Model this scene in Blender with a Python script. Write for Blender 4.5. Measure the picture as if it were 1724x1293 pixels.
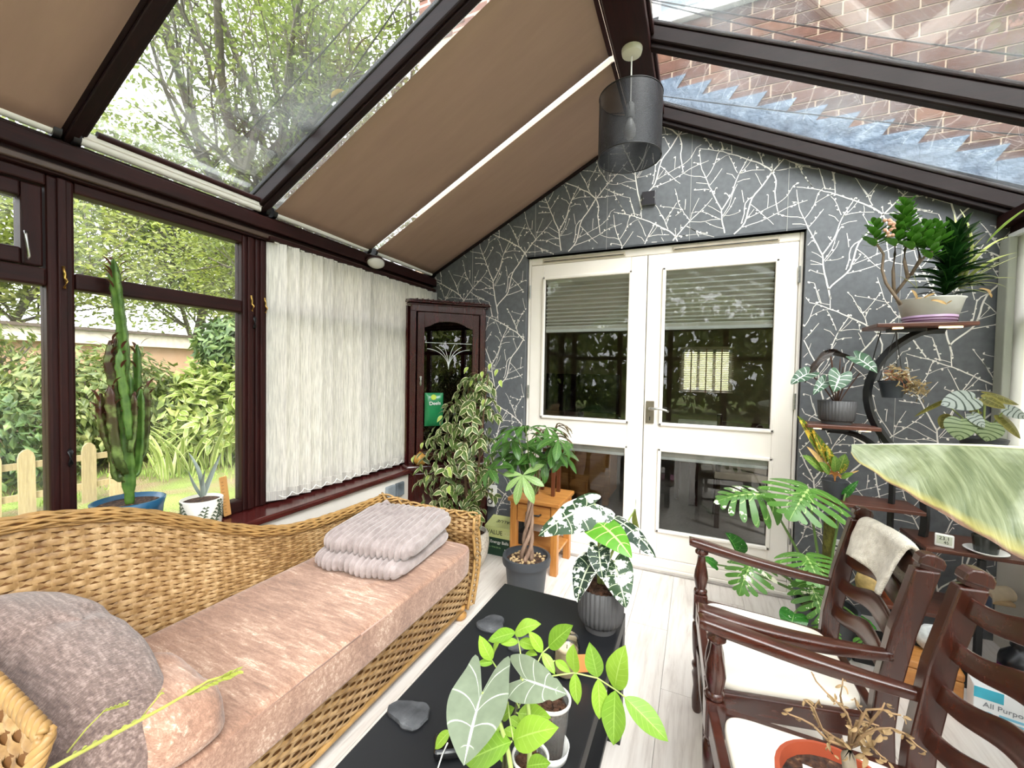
import bpy, math, random
from mathutils import Vector, Matrix, noise as mnoise
RND = random.Random(11)
for o in list(bpy.data.objects):
    bpy.data.objects.remove(o)
sc = bpy.context.scene
col = sc.collection
V = Vector
pi = math.pi

# ------------------------------------------------------------------ camera
CAM_R = Matrix(((0.913280459, 0.028637330, -0.406323401),
                (0.406916683, -0.019145209, 0.913264624),
                (0.018374314, -0.999406506, -0.029137953)))   # columns: right, down, forward
CAM_O = V((0, 0, 1.31))
cd = bpy.data.cameras.new('camera')
cd.sensor_width = 36
cd.lens = 698.35 / 1724 * 36
cd.clip_start = 0.02
cam = bpy.data.objects.new('camera', cd)
col.objects.link(cam)
rt, dn, fw = CAM_R.col[0], CAM_R.col[1], CAM_R.col[2]
mw = Matrix.Identity(4)
for i in range(3):
    mw[i][0] = rt[i]; mw[i][1] = -dn[i]; mw[i][2] = -fw[i]; mw[i][3] = CAM_O[i]
cam.matrix_world = mw
sc.camera = cam

# ------------------------------------------------------------------ sky, sun, exposure
world = bpy.data.worlds.new('overcast_sky')
sc.world = world
world.use_nodes = True
wn = world.node_tree
bg = wn.nodes['Background']
bg.inputs[0].default_value = (0.985, 0.97, 1.0, 1)
bg.inputs[1].default_value = 2.1
sd = bpy.data.lights.new('veiled_sun', 'SUN')
sd.energy = 4.0
sd.angle = math.radians(50)
sd.color = (1.0, 0.96, 0.90)
sun = bpy.data.objects.new('veiled_sun', sd)
col.objects.link(sun)
sun.rotation_euler = (math.radians(36), math.radians(30), 0)
sc.view_settings.view_transform = 'Standard'
sc.view_settings.look = 'None'
sc.view_settings.gamma = 1
sc.view_settings.use_curve_mapping = False
sc.view_settings.exposure = 1.4
sc.cycles.transparent_max_bounces = 24
sc.cycles.max_bounces = 8
sc.cycles.diffuse_bounces = 5

# ------------------------------------------------------------------ helpers
def P(u, v, y=None, x=None, z=None):
    """point of the place seen at pixel (u, v) of the 1724x1293 frame, at the given world y, x or z"""
    d = CAM_R @ V((u - 862, v - 646.5, 698.35))
    if y is not None: t = y / d.y
    elif x is not None: t = x / d.x
    else: t = (z - CAM_O.z) / d.z
    return CAM_O + d * t

WM = {}
def wm(o):
    return WM[o.name]

def tag(o, label=None, cat=None, group=None, kind=None):
    if label: o['label'] = label
    if cat: o['category'] = cat
    if group: o['group'] = group
    if kind: o['kind'] = kind
    return o

def thing(name, label, cat, loc=(0, 0, 0), rz=0.0, group=None, kind=None):
    o = bpy.data.objects.new(name, None)
    o.empty_display_size = 0.05
    col.objects.link(o)
    m = Matrix.Translation(V(loc)) @ Matrix.Rotation(rz, 4, 'Z')
    o.matrix_basis = m
    WM[o.name] = m
    return tag(o, label, cat, group, kind)

def link(name, data, parent, mworld):
    """an object on existing mesh data, placed by a world matrix"""
    o = bpy.data.objects.new(name, data)
    col.objects.link(o)
    WM[o.name] = mworld.copy()
    if parent is not None:
        o.parent = parent
        o.matrix_basis = WM[parent.name].inverted() @ mworld
    else:
        o.matrix_basis = mworld
    return o

def copy_tree(o, parent=None, mworld=None):
    c = o.copy()
    col.objects.link(c)
    c.parent = parent
    if mworld is not None:
        c.matrix_basis = mworld
        WM[c.name] = mworld.copy()
    else:
        WM[c.name] = WM[parent.name] @ o.matrix_basis
    for ch in o.children:
        copy_tree(ch, c)
    return c

class MB:
    def __init__(s):
        s.v = []; s.f = []; s.uv = []   # uv per face: list of tuples or None
    def quadface(s, idx, uv=None):
        s.f.append(idx); s.uv.append(uv)
    def box(s, x0, x1, y0, y1, z0, z1, m=None):
        b = len(s.v)
        c = [V((x, y, z)) for z in (z0, z1) for y in (y0, y1) for x in (x0, x1)]
        if m is not None: c = [m @ p for p in c]
        s.v += c
        for q in ((0, 2, 3, 1), (4, 5, 7, 6), (0, 1, 5, 4), (2, 6, 7, 3), (0, 4, 6, 2), (1, 3, 7, 5)):
            s.quadface(tuple(b + i for i in q))
        return s
    def beam(s, p0, p1, w, h, up=(0, 0, 1)):
        """rectangular bar from p0 to p1; w across, h along up"""
        p0 = V(p0); p1 = V(p1); d = (p1 - p0); L = d.length; d.normalize()
        up = V(up); a = d.cross(up)
        if a.length < 1e-6: a = d.cross(V((1, 0, 0)))
        a.normalize(); u = a.cross(d)
        m = Matrix((( a.x, d.x, u.x, p0.x), (a.y, d.y, u.y, p0.y), (a.z, d.z, u.z, p0.z), (0, 0, 0, 1)))
        return s.box(-w / 2, w / 2, 0, L, -h / 2, h / 2, m)
    def tube(s, pts, r, n=8, cap=True, flat=1.0, up=(0, 0, 1)):
        pts = [V(p) for p in pts]
        k = len(pts)
        rs = r if isinstance(r, (list, tuple)) else [r] * k
        b = len(s.v)
        ref = V(up)
        for i, p in enumerate(pts):
            d = (pts[min(i + 1, k - 1)] - pts[max(i - 1, 0)])
            if d.length < 1e-9: d = V((0, 0, 1))
            d.normalize()
            a = d.cross(ref)
            if a.length < 1e-3: a = d.cross(V((0, 1, 0.2)))
            a.normalize(); c = a.cross(d)
            for j in range(n):
                t = 2 * pi * j / n
                s.v.append(p + a * (rs[i] * math.cos(t)) + c * (rs[i] * flat * math.sin(t)))
        for i in range(k - 1):
            for j in range(n):
                j2 = (j + 1) % n
                s.quadface((b + i * n + j, b + i * n + j2, b + (i + 1) * n + j2, b + (i + 1) * n + j),
                           ((j / n, i / (k - 1)), ((j + 1) / n, i / (k - 1)), ((j + 1) / n, (i + 1) / (k - 1)), (j / n, (i + 1) / (k - 1))))
        if cap:
            s.quadface(tuple(b + j for j in reversed(range(n))))
            s.quadface(tuple(b + (k - 1) * n + j for j in range(n)))
        return s
    def lathe(s, prof, c=(0, 0, 0), n=24, m=None, ribs=0, ribd=0.0, close=True):
        """profile [(r, z), ...] around z through c"""
        c = V(c); b = len(s.v); k = len(prof)
        for (r, z) in prof:
            for j in range(n):
                t = 2 * pi * j / n
                rr = r + (ribd * (0.5 - abs(((j * ribs / n) % 1.0) - 0.5)) * 2 if ribs and r > 0.005 else 0)
                p = V((rr * math.cos(t), rr * math.sin(t), z))
                if m is not None: p = m @ p
                s.v.append(p + c)
        for i in range(k - 1):
            for j in range(n):
                j2 = (j + 1) % n
                s.quadface((b + i * n + j, b + i * n + j2, b + (i + 1) * n + j2, b + (i + 1) * n + j),
                           ((j / n, i / (k - 1)), ((j + 1) / n, i / (k - 1)), ((j + 1) / n, (i + 1) / (k - 1)), (j / n, (i + 1) / (k - 1))))
        if close and not (k == 2 and abs(prof[0][1] - prof[1][1]) < 1e-6):
            if prof[0][0] > 1e-5: s.quadface(tuple(b + j for j in reversed(range(n))))
            if prof[-1][0] > 1e-5: s.quadface(tuple(b + (k - 1) * n + j for j in range(n)))
        return s
    def prism(s, poly, o, a, bdir, t):
        """extrude polygon (list of (p, q)) lying in plane o + p*a + q*b by vector t"""
        o = V(o); a = V(a); bdir = V(bdir); t = V(t); b = len(s.v); n = len(poly)
        for (p, q) in poly: s.v.append(o + a * p + bdir * q)
        for (p, q) in poly: s.v.append(o + a * p + bdir * q + t)
        s.quadface(tuple(b + i for i in reversed(range(n))))
        s.quadface(tuple(b + n + i for i in range(n)))
        for i in range(n):
            j = (i + 1) % n
            s.quadface((b + i, b + j, b + n + j, b + n + i))
        return s
    def grid(s, fn, nu, nv, wrap=False):
        b = len(s.v)
        for j in range(nv + 1):
            for i in range(nu + (0 if wrap else 1)):
                s.v.append(V(fn(i / nu, j / nv)))
        w = nu if wrap else nu + 1
        for j in range(nv):
            for i in range(nu):
                i2 = (i + 1) % w if wrap else i + 1
                s.quadface((b + j * w + i, b + j * w + i2, b + (j + 1) * w + i2, b + (j + 1) * w + i),
                           ((i / nu, j / nv), ((i + 1) / nu, j / nv), ((i + 1) / nu, (j + 1) / nv), (i / nu, (j + 1) / nv)))
        return s
    def ribbon(s, pts, ws, nrm):
        """flat strip along pts, widths ws, lying in the plane of normal nrm"""
        nrm = V(nrm); b = len(s.v); k = len(pts)
        for i, p in enumerate(pts):
            d = V(pts[min(i + 1, k - 1)]) - V(pts[max(i - 1, 0)]); d.normalize()
            a = d.cross(nrm); a.normalize(); w = ws[i] if isinstance(ws, (list, tuple)) else ws
            s.v.append(V(p) - a * w / 2); s.v.append(V(p) + a * w / 2)
        for i in range(k - 1):
            s.quadface((b + 2 * i, b + 2 * i + 1, b + 2 * i + 3, b + 2 * i + 2))
        return s
    def mesh(s, name, mat, smooth=False, inv=None, shift=None):
        me = bpy.data.meshes.new(name)
        vs = [(inv @ p) if inv is not None else p for p in s.v]
        if shift is not None: vs = [p - shift for p in vs]
        me.from_pydata([tuple(p) for p in vs], [], s.f)
        if any(u is not None for u in s.uv):
            ul = me.uv_layers.new(name='UVMap').data
            k = 0
            for f, u in zip(s.f, s.uv):
                for i in range(len(f)):
                    if u is not None: ul[k].uv = u[i]
                    k += 1
        me.materials.append(mat)
        if smooth:
            me.polygons.foreach_set('use_smooth', [True] * len(me.polygons))
        me.update()
        return me
    def build(s, name, mat, parent=None, smooth=False, bevel=0, seg=2, sub=0, solid=0, auto=None, **tags):
        if parent is not None:
            me = s.mesh(name, mat, smooth, inv=WM[parent.name].inverted())
            o = bpy.data.objects.new(name, me); col.objects.link(o)
            o.parent = parent; WM[o.name] = WM[parent.name].copy()
        else:
            xs = [p.x for p in s.v]; ys = [p.y for p in s.v]; zs = [p.z for p in s.v]
            base = V(((min(xs) + max(xs)) / 2, (min(ys) + max(ys)) / 2, min(zs)))
            me = s.mesh(name, mat, smooth, shift=base)
            o = bpy.data.objects.new(name, me); col.objects.link(o)
            o.location = base; WM[o.name] = Matrix.Translation(base)
        if solid:
            md = o.modifiers.new('solid', 'SOLIDIFY'); md.thickness = solid; md.offset = 0
        if bevel:
            md = o.modifiers.new('bevel', 'BEVEL'); md.width = bevel; md.segments = seg; md.limit_method = 'ANGLE'
            md.angle_limit = math.radians(40)
        if sub:
            md = o.modifiers.new('sub', 'SUBSURF'); md.levels = sub; md.render_levels = sub
        if auto is not None:
            me.polygons.foreach_set('use_smooth', [True] * len(me.polygons))
            me.set_sharp_from_angle(angle=math.radians(auto))
        tag(o, **tags)
        return o

# ------------------------------------------------------------------ material helpers
class NT:
    def __init__(s, name):
        s.m = bpy.data.materials.new(name); s.m.use_nodes = True
        s.t = s.m.node_tree; s.b = s.t.nodes['Principled BSDF']; s.out = s.t.nodes['Material Output']
    def n(s, typ, **kw):
        nd = s.t.nodes.new(typ)
        for k, v in kw.items():
            if k.startswith('i_'):
                key = k[2:]
                key = int(key) if key.isdigit() else key.replace('_', ' ')
                s.set(nd.inputs[key], v)
            else: setattr(nd, k, v)
        return nd
    def set(s, inp, v):
        if isinstance(v, bpy.types.NodeSocket): s.t.links.new(v, inp)
        elif isinstance(v, bpy.types.Node): s.t.links.new(v.outputs[0], inp)
        else:
            if inp.type == 'RGBA' and len(v) == 3: v = (*v, 1)
            inp.default_value = v
    def p(s, **kw):
        for k, v in kw.items(): s.set(s.b.inputs[k.replace('_', ' ')], v)
        return s
    def coord(s, which='Object', scale=(1, 1, 1), rot=(0, 0, 0)):
        tc = s.n('ShaderNodeTexCoord')
        mp = s.n('ShaderNodeMapping'); s.t.links.new(tc.outputs[which], mp.inputs[0])
        mp.inputs['Scale'].default_value = scale; mp.inputs['Rotation'].default_value = rot
        return mp.outputs[0]
    def noise(s, vec, scale=5, detail=3, rough=.5, dist=0):
        nd = s.n('ShaderNodeTexNoise'); s.t.links.new(vec, nd.inputs['Vector'])
        nd.inputs['Scale'].default_value = scale; nd.inputs['Detail'].default_value = detail
        nd.inputs['Roughness'].default_value = rough; nd.inputs['Distortion'].default_value = dist
        return nd.outputs['Fac']
    def ramp(s, fac, stops, interp='LINEAR'):
        nd = s.n('ShaderNodeValToRGB'); s.set(nd.inputs[0], fac); cr = nd.color_ramp; cr.interpolation = interp
        while len(cr.elements) < len(stops): cr.elements.new(0.5)
        for e, (p, c) in zip(cr.elements, stops):
            e.position = p
            if not isinstance(c, (tuple, list)): c = (c, c, c)
            e.color = (*c[:3], 1)
        return nd.outputs[0]
    def mix(s, fac, a, b, blend='MIX'):
        nd = s.n('ShaderNodeMix', data_type='RGBA', blend_type=blend)
        s.set(nd.inputs[0], fac); s.set(nd.inputs[6], a); s.set(nd.inputs[7], b)
        return nd.outputs[2]
    def math(s, op, a, b=0.0, clamp=False):
        nd = s.n('ShaderNodeMath', operation=op, use_clamp=clamp)
        s.set(nd.inputs[0], a); s.set(nd.inputs[1], b)
        return nd.outputs[0]
    def bump(s, h, strength=.3, dist=.01):
        nd = s.n('ShaderNodeBump'); s.set(nd.inputs['Height'], h)
        nd.inputs['Strength'].default_value = strength; nd.inputs['Distance'].default_value = dist
        s.t.links.new(nd.outputs[0], s.b.inputs['Normal'])
        return s
    def translucent(s, color, fac):
        tr = s.n('ShaderNodeBsdfTranslucent'); s.set(tr.inputs[0], color)
        mx = s.n('ShaderNodeMixShader'); s.set(mx.inputs[0], fac)
        s.t.links.new(s.b.outputs[0], mx.inputs[1]); s.t.links.new(tr.outputs[0], mx.inputs[2])
        s.t.links.new(mx.outputs[0], s.out.inputs[0])
        return s
    def objrand(s):
        return s.n('ShaderNodeObjectInfo').outputs['Random']

def hexc(h):
    h = h.lstrip('#'); c = [int(h[i:i + 2], 16) / 255 for i in (0, 2, 4)]
    return tuple(((x + 0.055) / 1.055) ** 2.4 if x > 0.04045 else x / 12.92 for x in c)

def plain(name, c, rough=.5, metal=0, var=.15, scale=12, bump=0, spec=.5, coat=0, coords='Object'):
    if isinstance(c, str): c = hexc(c)
    t = NT(name)
    vec = t.coord(coords)
    nz = t.noise(vec, scale, 4)
    dark = tuple(x * (1 - var) for x in c); lite = tuple(min(1, x * (1 + var)) for x in c)
    t.p(Base_Color=t.ramp(nz, [(.3, dark), (.7, lite)]), Roughness=rough, Metallic=metal, Specular_IOR_Level=spec, Coat_Weight=coat)
    if bump: t.bump(t.noise(vec, scale * 6, 3), bump, .004)
    return t.m

def wood(name, c1, c2, rough=.35, scale=1.0, axis='x', coat=0.0, per=False, spec=.5):
    c1 = hexc(c1) if isinstance(c1, str) else c1; c2 = hexc(c2) if isinstance(c2, str) else c2
    t = NT(name)
    sc_ = {'x': (.8, 9, 9), 'y': (9, .8, 9), 'z': (9, 9, .8)}[axis]
    vec = t.coord('Object', tuple(k * scale for k in sc_))
    nz = t.noise(vec, 4, 6, .6, 1.2)
    fine = t.noise(t.coord('Object', tuple(k * scale * 6 for k in sc_)), 6, 3, .6)
    f = t.math('ADD', t.math('MULTIPLY', nz, .75), t.math('MULTIPLY', fine, .25))
    cc = t.ramp(f, [(.32, c1), (.68, c2)])
    if per:
        cc = t.mix(1.0, cc, t.ramp(t.objrand(), [(0, .82), (1, 1.06)]), 'MULTIPLY')
    t.p(Base_Color=cc, Roughness=rough, Coat_Weight=coat, Coat_Roughness=.2, Specular_IOR_Level=spec)
    t.bump(fine, .08, .002)
    return t.m

def glass_mat(name, tint=(1, 1, 1), refl=.5, haze=0.0, ior=1.5):
    t = NT(name)
    tr = t.n('ShaderNodeBsdfTransparent'); t.set(tr.inputs[0], tint)
    gl = t.n('ShaderNodeBsdfGlossy'); gl.inputs['Roughness'].default_value = 0.0
    fr = t.n('ShaderNodeFresnel'); fr.inputs[0].default_value = ior
    mx = t.n('ShaderNodeMixShader')
    t.t.links.new(t.math('MULTIPLY', fr.outputs[0], refl), mx.inputs[0])
    t.t.links.new(tr.outputs[0], mx.inputs[1]); t.t.links.new(gl.outputs[0], mx.inputs[2])
    last = mx
    if haze:
        df = t.n('ShaderNodeBsdfDiffuse'); t.set(df.inputs[0], (.8, .85, .9))
        h = t.ramp(t.noise(t.coord('Object'), 2.2, 5, .6), [(.4, 0), (.75, haze)])
        m2 = t.n('ShaderNodeMixShader'); t.t.links.new(h, m2.inputs[0])
        t.t.links.new(mx.outputs[0], m2.inputs[1]); t.t.links.new(df.outputs[0], m2.inputs[2]); last = m2
    t.t.links.new(last.outputs[0], t.out.inputs[0])
    return t.m

# ------------------------------------------------------------------ leaf helpers
def resample(pts, n):
    three = len(pts[0]) > 2
    pts = [V((p[0], p[1], p[2] if three else 0)) for p in pts]
    ds = [0]
    for a, b in zip(pts, pts[1:]): ds.append(ds[-1] + math.hypot(b.x - a.x, b.y - a.y))
    out = []; k = 0
    for i in range(n + 1):
        t = ds[-1] * i / n
        while k < len(ds) - 2 and ds[k + 1] < t: k += 1
        seg = ds[k + 1] - ds[k]
        q = pts[k].lerp(pts[k + 1], (t - ds[k]) / seg if seg > 1e-9 else 0)
        out.append((q.x, q.y, q.z) if three else (q.x, q.y))
    return out

def smooth_line(pts, n):
    """Catmull-Rom through 2D points, then n+1 even samples"""
    q = []
    m = len(pts)
    for i in range(m - 1):
        p0 = pts[max(i - 1, 0)]; p1 = pts[i]; p2 = pts[i + 1]; p3 = pts[min(i + 2, m - 1)]
        for k in range(8):
            t = k / 8
            q.append(tuple(0.5 * ((2 * p1[c]) + (-p0[c] + p2[c]) * t + (2 * p0[c] - 5 * p1[c] + 4 * p2[c] - p3[c]) * t * t
                     + (-p0[c] + 3 * p1[c] - 3 * p2[c] + p3[c]) * t ** 3) for c in (0, 1)))
    q.append(tuple(pts[-1][:2]))
    return resample(q, n)

def leaf_mesh(name, mat, edge, nu=3, nv=14, bend=.25, fold=.12, cup=0.0, wave=0.0, midpow=1.0, sharp=False, edge2=None, seed=0, thick=0):
    """unit-length leaf along +y, normal +z. edge: right-hand outline from the base (0,0) to the tip (0,1)"""
    rs = random.Random(seed)
    ph = rs.random() * 6
    res = (lambda e: resample(e, nv)) if sharp else (lambda e: smooth_line(e, nv))
    er = res(edge); el = res(edge2 or edge)
    mb = MB()
    def fn(u, v, ):
        j = round(v * nv); s = u * 2 - 1
        e = er[j] if s >= 0 else el[j]
        a = abs(s)
        my = e[2] if len(e) > 2 else (j / nv) ** midpow
        x = e[0] * a * (1 if s >= 0 else -1); y = my * (1 - a) + e[1] * a
        z = fold * abs(x) - cup * x * x * 4 + wave * a * math.sin(j * 1.1 + ph + (2 if s < 0 else 0))
        ang = bend * y
        if abs(bend) > 1e-4:
            r = 1 / bend
            yy = math.sin(ang) * (r + z); zz = (r + z) * math.cos(ang) - r
        else: return (x, y, z)
        k_ = bend / (2 * math.sin(bend / 2)); h_ = bend / 2      # turn and scale so that the tip lands on (0, 1, 0)
        return (x, (yy * math.cos(h_) - zz * math.sin(h_)) * k_, (yy * math.sin(h_) + zz * math.cos(h_)) * k_)
    mb.grid(fn, 2 * nu, nv)
    me = mb.mesh(name, mat, True)
    return me

def orient(base, tip, nrm=(0, 0, 1), scale=None, sx=1.0):
    base = V(base); tip = V(tip); d = tip - base; L = d.length
    d.normalize(); n = V(nrm); a = d.cross(n)
    if a.length < 1e-4: a = d.cross(V((0.3, 1, 0.1)))
    a.normalize(); n = a.cross(d); s = scale or L
    return Matrix(((a.x * s * sx, d.x * s, n.x * s, base.x), (a.y * s * sx, d.y * s, n.y * s, base.y), (a.z * s * sx, d.z * s, n.z * s, base.z), (0, 0, 0, 1)))

def bez(p0, p1, p2, n=8):
    p0, p1, p2 = V(p0), V(p1), V(p2)
    return [p0 * (1 - t) ** 2 + p1 * 2 * t * (1 - t) + p2 * t * t for t in [i / n for i in range(n + 1)]]

def leaf_mat(name, base, edge=None, vein=None, veins=9, vw=.10, mid=.03, blotch=None, bl=(.55, .6), bscale=4, rough=.35, transl=.25, var=.2, edgew=.62, dark=None, vslant=.55):
    """leaf colours by leaf coordinates: u across (0.5 midrib), v along"""
    base = hexc(base) if isinstance(base, str) else base
    t = NT(name)
    tc = t.n('ShaderNodeTexCoord'); sp = t.n('ShaderNodeSeparateXYZ'); t.t.links.new(tc.outputs['UV'], sp.inputs[0])
    u = t.math('ABSOLUTE', t.math('SUBTRACT', t.math('MULTIPLY', sp.outputs[0], 2), 1))
    v = sp.outputs[1]
    rnd = t.objrand()
    nz = t.noise(tc.outputs['Object'], 6, 3)
    c = t.ramp(t.math('ADD', t.math('MULTIPLY', nz, .6), t.math('MULTIPLY', rnd, .4)), [(.25, tuple(k * (1 - var) for k in base)), (.75, tuple(min(1, k * (1 + var)) for k in base))])
    if dark is not None:
        ph0 = t.math('FRACT', t.math('SUBTRACT', t.math('MULTIPLY', v, veins), t.math('MULTIPLY', u, vslant * veins * .35)))
        d0 = t.math('ABSOLUTE', t.math('SUBTRACT', ph0, .5))
        c = t.mix(t.ramp(d0, [(.07, 1), (.17, 0)]), c, hexc(dark) if isinstance(dark, str) else dark)
    if edge is not None:
        e = hexc(edge) if isinstance(edge, str) else edge
        ee = t.math('ADD', u, t.math('MULTIPLY', t.math('SUBTRACT', t.noise(tc.outputs['Object'], 5, 3), .5), .7))
        c = t.mix(t.ramp(ee, [(edgew, 0), (edgew + .08, 1)]), c, e)
    if blotch is not None:
        bcol = hexc(blotch) if isinstance(blotch, str) else blotch
        wv = t.n('ShaderNodeVectorMath', operation='ADD'); t.t.links.new(tc.outputs['Object'], wv.inputs[0])
        cmb = t.n('ShaderNodeCombineXYZ'); t.t.links.new(t.math('MULTIPLY', rnd, 40), cmb.inputs[0]); t.t.links.new(cmb.outputs[0], wv.inputs[1])
        bn = t.noise(wv.outputs[0], bscale, 4, .65)
        c = t.mix(t.ramp(bn, [(bl[0], 0), (bl[1], 1)]), c, bcol)
    if vein is not None:
        vc = hexc(vein) if isinstance(vein, str) else vein
        ph = t.math('FRACT', t.math('SUBTRACT', t.math('MULTIPLY', v, veins), t.math('MULTIPLY', u, vslant * veins * .35)))
        d = t.math('ABSOLUTE', t.math('SUBTRACT', ph, .5))
        lat = t.ramp(d, [(.5 - vw, 0), (.5 - vw * .4, 1)])
        lat = t.math('MULTIPLY', lat, t.ramp(u, [(.55, 1), (1, .25)]))
        lat = t.math('MULTIPLY', lat, t.ramp(v, [(.80, 1), (.88, 0)]))
        md = t.ramp(u, [(mid, 1), (mid * 2, 0)])
        c = t.mix(t.math('MAXIMUM', lat, md), c, vc)
    t.p(Base_Color=c, Roughness=rough, Specular_IOR_Level=.4)
    t.translucent(c, transl)
    return t.m

def soil_mat():
    t = NT('potting_soil'); vec = t.coord('Object')
    vor = t.n('ShaderNodeTexVoronoi'); t.t.links.new(vec, vor.inputs[0]); vor.inputs['Scale'].default_value = 90
    t.p(Base_Color=t.ramp(t.noise(vec, 70, 3), [(.35, hexc('#20140d')), (.6, hexc('#4a2f1e')), (.75, hexc('#8a6a4a'))]), Roughness=.9)
    t.bump(vor.outputs['Distance'], .8, .01)
    return t.m
SOIL = soil_mat()
# ================================================================== materials of the room
m_maho = wood('mahogany_frame', '#1a0807', '#30100d', .5, 1, 'y', 0, spec=.25)
m_maho_v = wood('mahogany_post', '#1c0908', '#34110e', .5, 1, 'z', 0, spec=.25)
m_maho_r = wood('mahogany_rafter', '#130a09', '#20100f', .45, 1, 'x', 0, spec=.2)
m_sill = wood('mahogany_sill', '#3a1414', '#54201d', .18, .6, 'y', .5)
m_rubber = plain('black_seal', '#0c0c0d', .5)
m_glass = glass_mat('window_glass', (.97, .985, .985), .55, 0.05)
m_roofglass = glass_mat('roof_glass', (.94, .97, .98), .5, 0.16)
m_doorglass = glass_mat('door_glass', (.94, .95, .94), 1.0)
m_white = plain('white_gloss_paint', '#f2eee8', .28, var=.03, scale=4)
m_plaster = plain('cream_plaster', '#e9e3da', .8, var=.05, scale=3, bump=.1)
m_wallgrey = plain('plain_plaster', '#d8d2c8', .85, var=.06, scale=2, bump=.1)
m_brass = plain('brass', '#c9a45a', .3, 1, .1)
m_steel = plain('satin_steel', '#b7b7b4', .3, 1, .1)
m_black = plain('black_plastic', '#141416', .4, var=.1)
m_whitep = plain('white_plastic', '#ecebe6', .35, var=.03)

YB = 2.87           # papered wall
XL, XR = -2.03, 1.40
RIDGE = -0.335
def zL(x): return 2.07 + .52 * (x + 2.01)      # underside of the left roof slope (blind plane)
def zR(x): return 2.997 - .493 * (x + .25)     # right roof slope, glass

# ------------------------------------------------------------------ floor with laid planks
t = NT('floor_underlay'); t.p(Base_Color=hexc('#8d857c'), Roughness=.8); m_under = t.m
t = NT('whitewashed_laminate')
vec = t.coord('Object', (14, 1.1, 1)); off = t.n('ShaderNodeVectorMath', operation='ADD')
cmb = t.n('ShaderNodeCombineXYZ'); t.t.links.new(t.math('MULTIPLY', t.objrand(), 31), cmb.inputs[0]); t.t.links.new(t.math('MULTIPLY', t.objrand(), 17), cmb.inputs[1])
t.t.links.new(vec, off.inputs[0]); t.t.links.new(cmb.outputs[0], off.inputs[1])
g1 = t.noise(off.outputs[0], 1.3, 6, .62, 1.6); g2 = t.noise(off.outputs[0], 6, 3, .6)
cc = t.ramp(t.math('ADD', t.math('MULTIPLY', g1, .7), t.math('MULTIPLY', g2, .3)), [(.30, hexc('#c3b8b0')), (.48, hexc('#e0d8d1')), (.7, hexc('#ece6e0'))])
cc = t.mix(1.0, cc, t.ramp(t.objrand(), [(0, .93), (1, 1.03)]), 'MULTIPLY')
t.p(Base_Color=cc, Roughness=t.ramp(g1, [(.3, .42), (.7, .3)]), Specular_IOR_Level=.5)
m_plank = t.m
fl = MB().box(-2.05, 1.45, -1.65, 2.94, -.12, -.008).build('floor', m_under, kind='structure')
pw, plen = .192, 1.285
pm = {}
k = 0
x = -2.02
while x < 1.42:
    x1 = min(x + pw, 1.42)
    y = -1.6 - (k * .43) % plen
    while y < 2.885:
        y0 = max(y, -1.62); y1 = min(y + plen, 2.885)
        if y1 - y0 > .05:
            key = (round(x1 - x, 3), round(y1 - y0, 3))
            if key not in pm:
                pm[key] = MB().box(.0008, key[0] - .0008, .0008, key[1] - .0008, -.008, 0).mesh('plank', m_plank)
            link('plank', pm[key], fl, Matrix.Translation((x, y0, 0)))
        y += plen
    x = x1; k += 1

# ------------------------------------------------------------------ wall_back (papered), reveal and print
t = NT('charcoal_wallpaper')
vec = t.coord('Object')
t.p(Base_Color=t.ramp(t.noise(vec, 30, 4), [(.3, hexc('#5d5f63')), (.7, hexc('#696c70'))]), Roughness=.5, Specular_IOR_Level=.35)
m_paper = t.m
t = NT('pearl_print'); t.p(Base_Color=hexc('#efebe4'), Roughness=.45, Metallic=.0); m_print = t.m
DX0, DX1, DZ = -1.175, .551, 2.158      # door opening
def wall_top(x): return (zL(x) + .055) if x < RIDGE else zR(x) - .02
wb = thing('wall_back', None, None, (0, YB, 0), kind='structure')
mb = MB()
def wallpiece(xs, zbot):
    poly = [(x, zbot) for x in (xs[0], xs[-1])] + [(x, wall_top(x)) for x in reversed(xs)]
    mb.prism(poly, (0, YB, 0), (1, 0, 0), (0, 0, 1), (0, .25, 0))
wallpiece([-2.06, DX0], 0); wallpiece([DX0, RIDGE, DX1], DZ); wallpiece([DX1, 1.45], 0)
mb.build('papered_plaster', m_paper, wb)
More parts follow.
